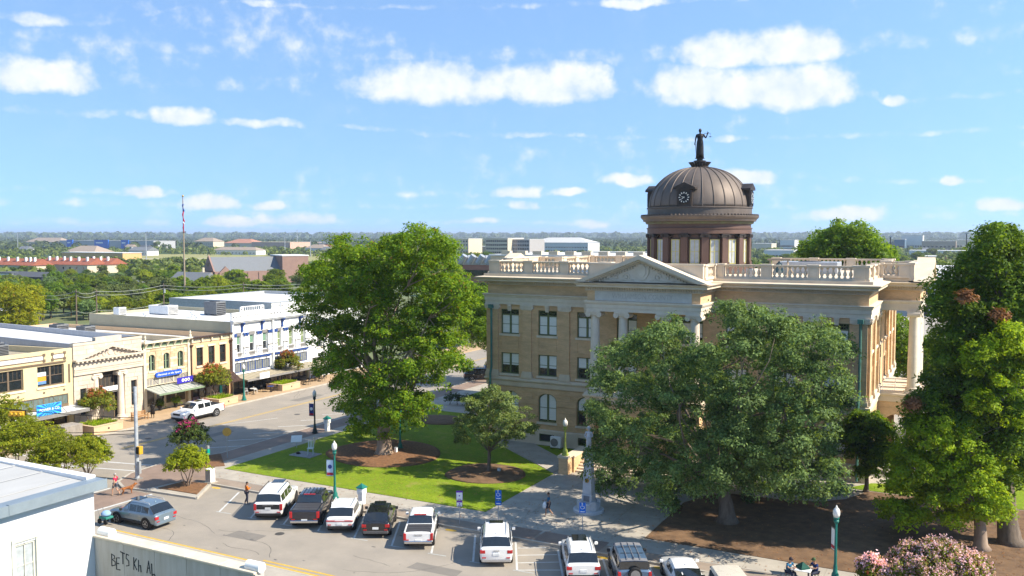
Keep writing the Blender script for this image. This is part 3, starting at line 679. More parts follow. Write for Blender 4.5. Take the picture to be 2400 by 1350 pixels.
# balustrades
def baluster_mesh():
    m = MB(); m.box(-.11, .11, -.11, .11, 0, .09); m.lathe([(.075, .092), (.075, .13), (.14, .25), (.15, .34), (.12, .46), (.065, .6), (.06, .68), (.085, .71), (.085, .76)], n=10); m.box(-.11, .11, -.11, .11, .763, .85); return m.mesh('baluster', STONE, 'auto')
BALM = baluster_mesh()
PEDM = None
def pedestal(x, y, w=.85, d=.6, ax='x', z0=16.34, h=1.24):
    a, b = (w, d) if ax == 'x' else (d, w)
    m = MB(); m.box(x - a / 2, x + a / 2, y - b / 2, y + b / 2, z0, z0 + h - .13); m.box(x - a / 2 - .07, x + a / 2 + .07, y - b / 2 - .07, y + b / 2 + .07, z0 + h - .127, z0 + h + .03)
    m.box(x - a / 2 - .05, x + a / 2 + .05, y - b / 2 - .05, y + b / 2 + .05, z0 - .01, z0 + .17)
    if ax == 'x':
        for s in (-1, 1): sframe(m, x - a / 2 + .14, x + a / 2 - .14, z0 + .3, z0 + h - .28, .05, 0, 0) if 0 else m.box(x - a / 2 + .17, x + a / 2 - .17, y + s * (b / 2 - .01), y + s * (b / 2 + .025), z0 + .32, z0 + h - .3)
    else:
        for s in (-1, 1): m.box(x + s * (a / 2 - .01), x + s * (a / 2 + .025), y - b / 2 + .17, y + b / 2 - .17, z0 + .32, z0 + h - .3)
    return m.build('pedestal', STONE, CH)
def balustrade(p, q, peds, z0=16.34, nb=7):
    """run from p to q; peds: list of fractions where pedestals stand; balusters between"""
    p = np.array(p, float); q = np.array(q, float); L_ = np.linalg.norm(q - p); ax = 'x' if abs(q[0] - p[0]) > abs(q[1] - p[1]) else 'y'
    d = (q - p) / L_; wv = np.array([-d[1], d[0]])
    def bar(name, w, za, zb, t0=0, t1=1):
        a, b = p + d * L_ * t0, p + d * L_ * t1; c = [a - wv * w / 2, b - wv * w / 2, b + wv * w / 2, a + wv * w / 2]
        MB().prism([tuple(x) for x in c], za, zb).build(name, STONE, CH)
    bar('bottom_rail', .5, z0 - .02, z0 + .2); bar('top_rail', .46, z0 + 1.05, z0 + 1.15); bar('hand_rail', .56, z0 + 1.153, z0 + 1.21)
    for t in peds: c = p + d * L_ * t; pedestal(c[0], c[1], ax=ax, z0=z0)
    for a, b in zip(peds[:-1], peds[1:]):
        n = max(2, round((b - a) * L_ / .5) - 1); s0 = a * L_ + .43; s1 = b * L_ - .43
        for i in range(n):
            c = p + d * (s0 + (s1 - s0) * (i + .5) / n); piece('baluster', BALM, CH, (c[0], c[1], z0 + .2), rotz=math.atan2(d[1], d[0]))
yb = CY0 + .35
balustrade((CX0 + .45, yb), (CCX - 5.3, yb), [.03, .335, .66, 1.0])
balustrade((CCX + 5.3, yb), (CX1 - .45, yb), [0, .34, .665, .97])
xb = CX1 - .35
balustrade((xb, CY0 + .9), (xb, CCY - 4.4), [-.05, .45, 1.0]); balustrade((xb, CCY + 4.4), (xb, CY1 - .9), [0, .5, 1.05])
xw = CX0 + .35
balustrade((xw, CY0 + .9), (xw, CCY - 4.4), [-.05, .45, 1.0]); balustrade((xw, CCY + 4.4), (xw, CY1 - .9), [0, .5, 1.05])
yn = CY1 - .35
balustrade((CX0 + .45, yn), (CCX - 5.3, yn), [.03, .335, .66, 1.0]); balustrade((CCX + 5.3, yn), (CX1 - .45, yn), [0, .34, .665, .97])

# porticoes
COLK = ionic_col(7.2, .44)
STONEL = mat('frieze_stone', (.55, .53, .48), .85, var=.08, scale=2)
def portico(face, fr, half, depth, cols, text=None, arches=True, full=True):
    """entablature on columns standing on an arcaded base, gable in front, parapet behind it"""
    rz = ROT[face]
    x = [fr((-half, 0, 0)), fr((half, depth, 0))]; x0, x1 = sorted((x[0][0], x[1][0])); y0, y1 = sorted((x[0][1], x[1][1]))
    rc = (x0 + .03, x1 - .03, y0 + .03, y1 - .03); z = .004
    up = lambda pr: [(n, zz + z) for n, zz in pr]
    # arcaded base
    b = MB(fr); ah = [(c - 1.05, c + 1.05, .14, 4.6, 1.05) for c in ([-3.15, 0, 3.15] if half > 4.6 else [-2.3, 2.3])]
    wall_holes(b, -half, half, .1, 5.5, ah, depth, .9); wall_holes(b, -half, half, .1, 5.5, ah, depth - .9, -.002)
    b.build('portico_base', BUFF, CH)
    for s in (-1, 1):
        q = MB(Fr(fr((s * half, depth / 2, 0)), {('S', -1): 'W', ('S', 1): 'E', ('E', -1): 'S', ('E', 1): 'N', ('W', -1): 'N', ('W', 1): 'S'}[(face, s)]))
        wall_holes(q, -depth / 2, depth / 2, .1, 5.5, [(-1.0, .8, .14, 4.4, .9)], 0, .6); q.build('portico_side', BUFF, CH)
    zz = 1.66
    while zz < 5.3:
        for a, c in zip([-half] + [h[1] + .02 for h in ah], [h[0] - .02 for h in ah] + [half]): 
            MB(fr).box(a, c, depth, depth + .05, zz, zz + .515).build('brick_band', BUFF, CH) if zz < 3.4 else None
        zz += .56
    rect_ring(MB(), *rc, up(BELT)).build('belt_course', STONE, CH)
    MB(fr).box(-half + .2, half - .2, .2, depth - .2, 5.9, 6.38).build('portico_floor', STONE, CH)
    for u in cols:
        place(COLK, CH, fr((u, depth - .5, 6.38)), rz)
    ze = 13.55
    ep = [(-.2, 13.5), (.05, 13.5), (.05, 13.82), (.1, 13.83), (.1, 14.12), (.16, 14.14), (.24, 14.3), (.24, 14.41), (.02, 14.415), (.02, 15.29), (-.2, 15.29)]
    e0 = rect_ring(MB(), *rc, [(n, zz + z) for n, zz in ep[:8]] + [(-.2, 14.415)]); e0.build('architrave', STONE2, CH)
    rect_ring(MB(), *rc, [(-.2, 14.4), (.0, 14.4), (.0, 15.3), (-.2, 15.3)]).build('frieze', BUFF, CH)
    MB(fr).box(-half + .02, half - .02, .02, depth - .06, 13.55, 13.7).build('portico_ceiling', STONE, CH)
    if text:
        MB(fr).box(-half + .75, half - .75, depth - .02, depth + .02, 14.44, 15.26).build('inscription_slab', STONEL, CH)
        lettering(text, .62, mat('cut_letters', (.46, .44, .40), .9), CH, fr((0, depth + .018, 14.85)), face, scale=(.82, 1, 1))
    rect_ring(MB(), *rc, up(CORN[:-4])).build('cornice', STONE, CH)
    mb = MB(fr); dentils(mb, fr, -half, half, depth + .08, 15.37); mb.build('dentil_course', STONE, CH, kind='stuff')
    for s in (-1, 1):
        mb = MB(Fr(fr((s * (half - .03), depth / 2, 0)), {('S', -1): 'W', ('S', 1): 'E', ('E', -1): 'S', ('E', 1): 'N', ('W', -1): 'N', ('W', 1): 'S'}[(face, s)])); dentils(mb, None, -depth / 2, depth / 2, .102, 15.37); mb.build('dentil_course', STONE, CH, kind='stuff')
    # gable
    hw = half + .82; zb = 16.08; za = zb + hw * .395; dp = depth
    inset = .75
    MB(fr).prism_uz([(-hw + .55, zb), (hw - .55, zb), (0, za - .3)], dp - .2, dp + .04).build('tympanum', STONE2, CH)
    for s in (-1, 1):
        g = MB(fr)
        for (o0, o1, nn) in ((0.0, .34, .9), (.343, .48, .62), (.483, .6, .3)):
            # strips following the rake, each set back a little more
            dx = hw; sl = (za - zb) / hw
            q = [(s * hw, zb - o0 * .0 - (0 if o0 == 0 else 0)), (0, za - o0 * 1.07), (0, za - o1 * 1.07), (s * (hw - o1 / sl * 1.0), zb)] if o0 == 0 else [(s * (hw - o0 / sl), zb), (0, za - o0 * 1.07), (0, za - o1 * 1.07), (s * (hw - o1 / sl), zb)]
            g.prism_uz(q, dp - .55, dp + nn)
        g.build('raking_cornice', STONE, CH)
        dm = MB(fr); sl = (za - zb) / hw; L_ = hw - 1.9
        for i in range(int(L_ / .24)):
            u = .15 + i * .24; zz = za - .66 - u * sl; dm.box(s * u - .055, s * u + .055, dp + .03, dp + .2, zz - .17, zz)
        dm.build('raking_dentils', STONE, CH, kind='stuff')
    # relief: shield and scrolls
    rl = MB(fr)
    cz = zb + .98; k = (half / 5.0)
    cc = lambda r_, a, sx=1: (sx * r_ * math.cos(a), cz + r_ * 1.15 * math.sin(a))
    rl.prism_uz([(.62 * k * math.cos(a), cz + .8 * k * math.sin(a)) for a in np.linspace(0, 2 * math.pi, 20, endpoint=False)], dp + .04, dp + .15)
    rl.prism_uz([(.38 * k * math.cos(a), cz + .52 * k * math.sin(a)) for a in np.linspace(0, 2 * math.pi, 16, endpoint=False)], dp + .15, dp + .22)
    rl.cyl((0, dp + .04, cz + .95 * k), (0, dp + .2, cz + .95 * k), .17, n=8)
    for s in (-1, 1):
        rl.tube([(s * (.45 + .22 * math.cos(t)) * k, dp + .12, cz + (.6 + .22 * math.sin(t)) * k) for t in np.linspace(-1, 4.5, 10)], .06, 5)
        for (c0, r0) in ((1.35, .36), (2.25, .25), (2.95, .16)):
            rl.tube([(s * (c0 + r0 * (1 - .1 * t) * math.cos(t)) * k, dp + .08, zb + .42 * k + r0 * (1 - .1 * t) * math.sin(t) * k) for t in np.linspace(0, 8.5, 18)], .055, 5)
            rl.cyl((s * c0 * k, dp + .04, zb + .42 * k), (s * c0 * k, dp + .16, zb + .42 * k), .1, n=8)
        rl.tube([(s * (.7 + 2.9 * t) * k, dp + .07, zb + (.16 + .07 * math.sin(9 * t)) * k) for t in np.linspace(0, 1, 14)], .05, 5)
    rl.build('relief_carving', STONE2, CH)
    # parapet behind the gable with baluster returns
    MB(fr).box(-half, half, dp - 1.0, dp - .56, 16.1, 17.5).build('parapet', STONE, CH)
    MB(fr).box(-half - .06, half + .06, dp - 1.06, dp - .5, 17.503, 17.66).build('parapet_cap', STONE, CH)
    for s in (-1, 1):
        a = fr((s * (half - .25), dp - 1.05, 0))[:2]; c = fr((s * (half - .25), -.3, 0))[:2]
        balustrade(a, c, [.12, .95], z0=16.34)
    MB(fr).box(-half + .1, half - .1, -.2, dp - 1.0, 16.0, 16.3).build('portico_roof', STONE, CH)
    # rails of the gallery
portico('S', FS, 5.0, 4.5, [-4.4, -1.85, 1.85, 4.4], 'WILLIAMSON COUNTY')
portico('E', FE, 4.2, 3.3, [-3.7, -1.5, 1.5, 3.7])
portico('W', FW, 4.2, 3.3, [-3.7, -1.5, 1.5, 3.7])

# rain pipes on the corners
for (u, fr) in ((-16.75, FS), (16.75, FS)):
    d = MB(fr)
    d.tube([(u, .45, 13.25), (u, .34, 12.9), (u, .34, 7.3), (u - .05, .5, 6.6), (u - .05, .5, 5.2), (u - .05, .28, 4.6), (u - .05, .28, .3)], .11, 8); d.box(u - .22, u + .22, .22, .6, 13.0, 13.35); d.build('downpipe', PIPE, CH)

# ---- drum and dome
def ringcirc(name, prof, m, n=64, parent=CH, smooth='auto', a=0): return MB().lathe(prof, (CCX, CCY, 0), n).build(name, m, parent, smooth)
ringcirc('drum_base', [(5.35, 16.2), (5.35, 17.05), (5.25, 17.1), (5.25, 17.2), (0.1, 17.2)], COPRED)
DR = ringcirc('drum', [(4.72, 17.2), (4.72, 20.3), (4.72, 20.4), (0.1, 20.4)], COPRED)
def radial(mesh, name, ang, r, z, parent=CH): return piece(name, mesh, parent, (CCX + r * math.cos(ang), CCY + r * math.sin(ang), z), rotz=ang + math.pi / 2)
wm = MB(); sframe(wm, -.45, .45, 0, 2.35, .07, -.06, .07); wm.box(-.03, .03, -.05, .05, .07, 2.28); wm.box(-.38, -.03, -.05, .05, 1.15, 1.2); wm.box(.03, .38, -.05, .05, 1.15, 1.2)
wmesh = wm.mesh('drum_window', PALEY); pmesh = [MB().box(a, b, -.02, .03, c, d).mesh('pane', CREAMG) for a, b in ((-.38, -.03), (.03, .38)) for c, d in ((.07, 1.15), (1.2, 2.28))]
am = MB(); 
for k in range(10):
    a0, a1 = math.pi * k / 10, math.pi * (k + 1) / 10
    am.prism_uz([(.62 * math.cos(a0), .48 * math.sin(a0)), (.62 * math.cos(a1), .48 * math.sin(a1)), (.46 * math.cos(a1), .34 * math.sin(a1)), (.46 * math.cos(a0), .34 * math.sin(a0))][::-1], -.14, .05)
am.box(-.66, .66, -.12, .05, -.08, 0); amesh = am.mesh('arch_hood', COPDK)
fpm = MB(); fpm.box(-.33, .33, -.28, .2, 0, 2.62); fpm.box(-.4, .4, -.34, .2, 0, .28); fpmesh = fpm.mesh('drum_pilaster', COPRED)
cpm = MB(); cpm.box(-.42, .42, -.38, .2, .22, .34); 
for s in (-1, 1): cpm.cyl((s * .36, -.4, .12), (s * .36, .1, .12), .15, n=10)
cpm.box(-.36, .36, -.33, .2, 0, .22); cpmesh = cpm.mesh('capital', COPDK)
for k in range(16):
    a = -math.pi / 2 + R(11.25) + k * R(22.5)
    w_ = radial(wmesh, 'drum_window', a, 4.78, 17.3)
    for pm in pmesh: piece('pane', pm, w_)
    radial(amesh, 'arch_hood', a, 4.76, 19.72)
    a += R(11.25); o = radial(fpmesh, 'drum_pilaster', a, 4.85, 17.2); piece('capital', cpmesh, o, (0, 0, 2.62))
ringcirc('drum_entablature', [(4.75, 20.18), (5.12, 20.18), (5.12, 20.62), (5.2, 20.66), (5.2, 20.74), (5.06, 20.76), (5.06, 21.12), (5.2, 21.14)], COPRED)
ringcirc('verdigris_band', [(5.1, 21.12), (5.25, 21.13), (5.32, 21.28), (5.32, 21.36), (5.1, 21.38)], VERDI)
ringcirc('drum_cornice', [(5.1, 21.372), (5.5, 21.375), (5.56, 21.45), (5.56, 21.55), (5.72, 21.68), (5.82, 21.86), (5.82, 21.92), (5.1, 22.02)], COPPER)
ub = unit_box(COPPER)
for k in range(96):
    a = 2 * math.pi * k / 96; piece('cornice_tooth', ub, CH, (CCX + 5.62 * math.cos(a), CCY + 5.62 * math.sin(a), 21.99), rotz=a, scale=(.3, .13, .16))
ringcirc('attic_ring', [(5.1, 22.0), (5.12, 22.02), (5.12, 22.62), (5.2, 22.66), (5.2, 22.76), (4.9, 22.8)], COPPER)
dome_prof = [(4.98 * math.cos(t) ** .92, 22.78 + 4.02 * math.sin(t)) for t in np.linspace(0, R(79), 22)] + [(.35, 26.78), (.05, 26.79)]
DM = ringcirc('dome', dome_prof, COPPER, 96, smooth=True)
for k in range(28):
    a = 2 * math.pi * (k + .5) / 28; MB().tube([(CCX + (r + .02) * math.cos(a), CCY + (r + .02) * math.sin(a), z + .015) for r, z in dome_prof[:22]], [.045] * 22, 5).build('dome_seam', COPPER, DM)
# clock dormers on the four sides
ck = MB(); ck.box(-.72, .72, -.25, 1.5, 0, 1.62); ck.box(-.62, -.5, -.33, -.25, .1, 1.5); ck.box(.5, .62, -.33, -.25, .1, 1.5); ckm = ck.mesh('clock_dormer', COPDK)
cpd = MB(); cpd.prism_uz([(-1.08, 1.62), (1.08, 1.62), (1.08, 1.78), (0, 2.28), (-1.08, 1.78)], 1.5, -.4); cpd.prism_uz([(-.9, 1.84), (.9, 1.84), (0, 2.2)], -.36, -.44); cpdm = cpd.mesh('dormer_roof', COPDK)
CLKF = mat('clock_face_black', (.012, .014, .02), .4); CLKN = mat('clock_numeral_white', (.75, .73, .66), .6)
cf = MB(); cf.cyl((0, -.3, .84), (0, -.36, .84), .56, n=28); cfm = cf.mesh('clock_face', CLKF)
cn = MB()
for k in range(12):
    a = k * math.pi / 6; c_, s_ = math.cos(a), math.sin(a)
    v = [(x * c_ + z * s_, -.375, .84 - x * s_ + z * c_) for x, z in ((-.035, .36), (.035, .36), (.05, .51), (-.05, .51))]
    cn.add(v, [(0, 1, 2, 3)])
cnm = cn.mesh('clock_numerals', CLKN)
hn = MB()
for a, l, w in ((R(285), .3, .06), (R(232), .44, .045)):
    c_, s_ = math.cos(a), math.sin(a); hn.add([(x * c_ + z * s_, -.39, .84 - x * s_ + z * c_) for x, z in ((-w, -.06), (w, -.06), (0, l))], [(0, 1, 2)])
hnm = hn.mesh('clock_hands', CLKN)
for f in ('S', 'E', 'N', 'W'):
    a = {'S': -math.pi / 2, 'E': 0, 'N': math.pi / 2, 'W': math.pi}[f]
    o = piece('clock_dormer', ckm, CH, (CCX + 4.9 * math.cos(a), CCY + 4.9 * math.sin(a), 22.78), rotz=ROT[f])
    for n, m_ in (('dormer_roof', cpdm), ('clock_face', cfm), ('clock_numerals', cnm), ('clock_hands', hnm)): piece(n, m_, o)
# crown and pedestal
ringcirc('dome_crown', [(.9, 26.7), (.95, 26.82), (.8, 26.9), (.45, 26.95), (.42, 27.3), (.6, 27.36), (.6, 27.45), (.3, 27.5), (.3, 27.7), (.05, 27.7)], COPDK, 24)
lf = MB(); lf.add([(-.09, .0, 0), (.09, .0, 0), (.13, -.34, .42), (-.13, -.34, .42), (-.09, .06, 0), (.09, .06, 0), (.13, -.29, .44), (-.13, -.29, .44)], [(0, 1, 2, 3), (4, 7, 6, 5), (0, 3, 7, 4), (1, 5, 6, 2), (3, 2, 6, 7)]); lfm = lf.mesh('crown_leaf', COPDK)
for k in range(22):
    a = 2 * math.pi * k / 22; piece('crown_leaf', lfm, CH, (CCX + .78 * math.cos(a), CCY + .78 * math.sin(a), 26.86), rotz=a + math.pi / 2)
# bell in its frame on the roof
BL = thing('roof_bell', 'old bronze bell hung in a timber frame on the courthouse roof', 'bell', (-15.5, 80.4, 16.2))
WOODP = mat('weathered_timber', (.42, .34, .25), .9, c2=(.25, .2, .15), scale=3, stretch=(1, 1, .3))
fm = MB()
for s in (-1, 1):
    fm.tube([(s * .8, -.5, 0), (s * .75, 0, 1.65)], .07, 4); fm.tube([(s * .8, .5, 0), (s * .75, 0, 1.65)], .07, 4); fm.tube([(s * 1.5, 0, 0), (s * .75, 0, 1.3)], .06, 4)
fm.box(-1.0, 1.0, -.09, .09, 1.6, 1.76); fm.build('frame', WOODP, BL)
MB().lathe([(.5, .55), (.47, .62), (.36, .8), (.3, 1.1), (.26, 1.3), (.1, 1.42), (.05, 1.55)], n=20).build('bell_body', mat('green_bronze', (.10, .16, .15), .5, c2=(.05, .08, .08), scale=2, metal=.4), BL, True)
# small roof things seen between the balusters
def roofbox(name, label, cat, x, y, z, w, d, h, m): 
    t = thing(name, label, cat, (x, y, z)); MB().box(-w / 2, w / 2, -d / 2, d / 2, .12, h).build('housing', m, t, bevel=.03); MB().box(-w / 2 + .1, w / 2 - .1, -d / 2 + .1, d / 2 - .1, 0, .118).build('curb', mat('dark_metal', (.06, .06, .065), .6), t)
    MB().cyl((0, 0, h), (0, 0, h + .05), min(w, d) * .36, n=14).build('fan_grille', mat('dark_metal', (.06, .06, .065), .6), t); return t
GALV = mat('galvanised', (.45, .47, .49), .45, c2=(.35, .37, .39), scale=2, metal=.4)
roofbox('roof_vent', 'squat grey roof vent behind the south balustrade', 'roof vent', -17.6, 78.5, 16.2, .6, .6, .9, GALV)
roofbox('roof_penthouse_unit', 'low metal roof unit beside the dome drum', 'roof unit', -14.5, 90.5, 16.2, 5.5, 3.0, 1.25, GALV)
# front stair with cheek walls, pedestals
st = thing('front_stair', 'broad stone stair with brick cheek walls before the south portico', 'stairs', (CCX, 69, .14), world=True)
for k in range(7):
    MB().box(CCX - 4.6, CCX + 4.6, 67.6 + k * .38, 70.85, .15 + k * .17, .15 + (k + 1) * .17 - .004).build('stone_step', STONE, st)
for s in (-1, 1):
    MB().box(CCX + s * 4.65, CCX + s * 5.45, 67.4, 70.8, .14, 1.45).build('cheek_wall', BUFF, st); MB().box(CCX + s * 4.58, CCX + s * 5.52, 67.33, 70.8, 1.453, 1.6).build('cheek_cap', STONE, st)
    MB().box(CCX + s * 5.25 - .42, CCX + s * 5.25 + .42, 66.5, 67.32, .14, 1.5).build('pedestal', BUFF, st); MB().box(CCX + s * 5.25 - .5, CCX + s * 5.25 + .5, 66.42, 67.4, 1.503, 1.68).build('pedestal_cap', STONE, st)
# east stair rails
er = thing('gallery_railing', 'thin white pipe railing on the east portico gallery', 'railing', (-5.2, 84.3, 6.38))
m = MB(); 
for z in (.5, 1.0): m.tube([(-1.9, 0, z), (.2, 0, z)], .03, 6)
for x in (-1.9, -.9, .2): m.tube([(x, 0, 0), (x, 0, 1.0)], .03, 6)
m.build('pipe_rail', WHITE, er)
# ------------------------------------------------------------------ shops along the main street (facing east)
XF = -82.0
YEL = mat('yellow_stucco', (.64, .52, .30), .85, var=.06, scale=.6)
YELD = mat('taupe_trim', (.16, .115, .075), .7, var=.1)
BANKST = mat('bank_limestone', (.60, .525, .42), .85, c2=(.48, .41, .32), scale=1.1, bump=.15)
BANKST2 = mat('bank_limestone_pink', (.56, .47, .40), .85, c2=(.45, .37, .30), scale=1.4, bump=.15)
RUBBLE = mat('buff_rubble_stone', (.62, .50, .33), .9, c2=(.46, .35, .21), scale=1.6, bump=.4, bscale=9)
PEACH = mat('peach_stucco', (.66, .44, .25), .85, var=.06, scale=.7)
MINT = mat('sage_green_paint', (.20, .27, .17), .6, var=.1)
CREAM = mat('cream_paint', (.68, .60, .43), .6, var=.06)
BLUEP = mat('deep_blue_paint', (.025, .065, .23), .5, var=.1)
GREYP = mat('grey_panel', (.22, .21, .20), .7, var=.1)
BROWNP = mat('dark_brown_metal', (.06, .035, .025), .5, var=.15)
TIN = mat('pale_tin_canopy', (.45, .46, .40), .5, c2=(.36, .38, .33), scale=1.5, metal=.1)
TAN = mat('tan_canopy', (.40, .35, .25), .7, c2=(.32, .28, .2), scale=1.2)
SHOPGL = mat('shop_glass', (.045, .05, .05), .08, c2=(.13, .11, .085), scale=1.1, spec=.8)
TRANSGL = mat('prism_glass', (.16, .20, .18), .15, c2=(.09, .12, .115), scale=2.2, spec=.7)
GREENBL = mat('green_blind', (.16, .27, .19), .6, var=.08)
BLACKM = mat('black_metal', (.018, .018, .02), .5)
SILV = mat('brushed_metal', (.5, .5, .5), .4, metal=.6, var=.05)

CORR = mat('corrugated_wall', (.42, .43, .45), .55, c2=(.33, .34, .36), scale=4, stretch=(1, 8, .05), metal=.2)
OLIVE = mat('olive_stucco', (.42, .38, .26), .85, var=.06, scale=.4)
def shop(name, label, y0, y1, depth, h, m, roofm=None, back_h=None, side=None):
    """box of a shop: root, side and rear walls, roof; the street wall is added by the caller"""
    t = thing(name, label, 'building', (XF, (y0 + y1) / 2, .1), world=True)
    bh = back_h or h - .7
    for nm, a, b in (('party_wall', y0 + .02, y0 + .3), ('party_wall', y1 - .3, y1 - .02)):
        MB().add([(XF - .01, a, .1), (XF - .01, b, .1), (XF - .01, b, h - .05), (XF - .01, a, h - .05), (XF - depth, a, .1), (XF - depth, b, .1), (XF - depth, b, bh), (XF - depth, a, bh)], [(0, 1, 2, 3), (4, 7, 6, 5), (0, 3, 7, 4), (1, 5, 6, 2), (3, 2, 6, 7), (0, 4, 5, 1)]).build(nm, side or m, t)
    MB().box(XF - depth - .01, XF - depth + .25, y0 + .31, y1 - .31, .1, bh - .05).build('rear_wall', side or m, t)
    z0, z1 = h - .75, bh - .45
    MB().add([(XF - .3, y0 + .31, z0), (XF - .3, y1 - .31, z0), (XF - depth + .26, y1 - .31, z1), (XF - depth + .26, y0 + .31, z1)] + [(XF - .3, y0 + .31, z0 - .2), (XF - .3, y1 - .31, z0 - .2), (XF - depth + .26, y1 - .31, z1 - .2), (XF - depth + .26, y0 + .31, z1 - .2)], [(0, 1, 2, 3), (4, 7, 6, 5), (0, 4, 5, 1), (2, 6, 7, 3), (0, 3, 7, 4), (1, 5, 6, 2)]).build('roof', roofm or ROOFW, t)
    return t
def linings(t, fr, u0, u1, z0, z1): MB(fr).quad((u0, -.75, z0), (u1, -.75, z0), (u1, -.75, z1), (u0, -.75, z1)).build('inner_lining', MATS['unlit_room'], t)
def storefront(t, fr, u0, u1, z0, z1, n, fm, bays, door=None, bulk=.55, bm_=None):
    """shop windows on a stall riser, posts between, each pane a part"""
    w = (u1 - u0) / bays
    for i in range(bays):
        a, b = u0 + i * w, u0 + (i + 1) * w
        if door is not None and i in door:
            d = MB(fr); d.box(a + .06, a + .2, n - .1, n, z0, z1 - .02); d.box(b - .2, b - .06, n - .1, n, z0, z1 - .02); d.box(a + .2, b - .2, n - .1, n, z1 - .35, z1 - .2); d.box(a + .2, b - .2, n - .1, n, z0, z0 + .25)
            o = d.build('shop_door', fm, t); MB(fr).box(a + .2, b - .2, n - .06, n - .04, z0 + .25, z1 - .35).build('pane', GLASS, o); MB(fr).box(b - .32, b - .28, n, n + .06, z0 + .9, z0 + 1.2).build('handle', SILV, o)
        else:
            f = MB(fr); f.box(a + .003, a + .08, n - .1, n, z0 + bulk, z1 - .003); f.box(b - .08, b - .003, n - .1, n, z0 + bulk, z1 - .003); f.box(a + .08, b - .08, n - .1, n, z1 - .09, z1 - .003); f.box(a + .08, b - .08, n - .1, n, z0 + bulk, z0 + bulk + .08)
            o = f.build('shop_window', fm, t); MB(fr).box(a + .08, b - .08, n - .06, n - .045, z0 + bulk + .08, z1 - .09).build('pane', SHOPGL, o)
            MB(fr).box(a + .01, b - .01, n - .14, n + .02, z0, z0 + bulk - .003).build('stall_riser', bm_ or fm, t)
def transom_row(t, fr, u0, u1, z0, z1, n, fm, bays, sub=4, gl=None):
    w = (u1 - u0) / bays
    for i in range(bays):
        a, b = u0 + i * w, u0 + (i + 1) * w; f = MB(fr); f.box(a + .003, a + .07, n - .08, n, z0, z1); f.box(b - .07, b - .003, n - .08, n, z0, z1); f.box(a + .07, b - .07, n - .08, n, z1 - .06, z1); f.box(a + .07, b - .07, n - .08, n, z0, z0 + .06)
        for k in range(1, sub): u = a + .07 + (w - .14) * k / sub; f.box(u - .02, u + .02, n - .07, n - .02, z0 + .06, z1 - .06)
        o = f.build('transom_window', fm, t); MB(fr).box(a + .07, b - .07, n - .055, n - .04, z0 + .06, z1 - .06).build('pane', gl or TRANSGL, o)
def canopy(t, fr, u0, u1, z, out, m, drop=.25, th=.16, edge=None, ties=True):
    c = MB(fr); c.add([(u0, .02, z + drop), (u1, .02, z + drop), (u1, out, z), (u0, out, z), (u0, .02, z + drop - th), (u1, .02, z + drop - th), (u1, out, z - th), (u0, out, z - th)], [(0, 1, 2, 3), (4, 7, 6, 5), (0, 4, 5, 1), (1, 5, 6, 2), (2, 6, 7, 3), (3, 7, 4, 0)])
    o = c.build('canopy', m, t)
    MB(fr).box(u0 - .03, u1 + .03, out, out + .05, z - th - .05, z + .05).build('fascia', edge or m, o)
    k = max(2, int((u1 - u0) / .6)); sm = MB(fr)
    for i in range(k + 1):
        u = u0 + (u1 - u0) * i / k; sm.add([(u - .02, .05, z + drop + .002), (u + .02, .05, z + drop + .002), (u + .02, out - .02, z + .002), (u - .02, out - .02, z + .002), (u, .05, z + drop + .035), (u, out - .02, z + .035)], [(0, 4, 5, 3), (1, 2, 5, 4)])
    sm.build('standing_seams', m, o)
    if ties:
        for i in range(3):
            u = u0 + (u1 - u0) * (i + .5) / 3; MB(fr).tube([(u, out - .15, z + .05), (u, .05, z + 1.5)], .018, 5).build('tie_rod', BLACKM, o)
    return o
def ashlar(t, fr, u0, u1, z0, z1, bw, bh, m, n=.0, skip=(), mats=None, proud=.03):
    """courses of separate stone blocks, broken joints"""
    z = z0; row = 0; mats = mats or [m]
    ubs = [unit_box(x) for x in mats]
    while z < z1 - .05:
        zt = min(z + bh, z1); u = u0 - (bw * .5 if row % 2 else 0)
        while u < u1 - .02:
            a, b = max(u, u0), min(u + bw * random.uniform(.85, 1.1), u1); u = b if b > u else u + bw
            segs = [(a, b)]
            for (sa, sb, sc, sdd) in skip:
                if zt > sc + .01 and z < sdd - .01:
                    ns = []
                    for (p, q) in segs:
                        if q <= sa or p >= sb: ns.append((p, q))
                        else:
                            if p < sa: ns.append((p, sa))
                            if q > sb: ns.append((sb, q))
                    segs = ns
            for (p, q) in segs:
                if q - p > .08:
                    pr = proud + random.uniform(-.008, .012); c = fr(((p + q) / 2, n + pr / 2 - .05, (z + zt) / 2))
                    piece('stone_block', random.choice(ubs), t, c, scale=(pr + .1, q - p - .018, zt - z - .018))
        z = zt; row += 1

# --- yellow stuccoed shop with the long name panel
t = shop('yellow_shop', 'yellow stucco two-storey shop with taupe trim and a lettered name panel', 44.5, 59.2, 26, 8.5, YEL, mat('gravel_roof', (.38, .33, .25), .9, c2=(.30, .26, .19), scale=1.5))
fr = Fr((XF, 59.2, 0), 'E')                          # u<0 goes towards the camera
wins = [(-3.85, -.95), (-8.2, -5.3), (-12.4, -9.6)]
w = MB(fr); wall_holes(w, -14.7, 0, 3.9, 8.5, [(a, b, 4.95, 7.0) for a, b in wins], 0, .3); w.quad((-14.7, 0, 8.5), (0, 0, 8.5), (0, -.3, 8.5), (-14.7, -.3, 8.5)); w.quad((-14.7, -.3, 7.6), (0, -.3, 7.6), (0, -.3, 8.5), (-14.7, -.3, 8.5)); w.build('street_wall', YEL, t)
MB(fr).box(-14.7, -13.9, -.3, .0, .12, 3.9).build('pier', YEL, t); MB(fr).box(-.55, -.002, -.3, .0, .12, 3.9).build('pier', YEL, t)
linings(t, fr, -14.5, -.3, .2, 7.4)
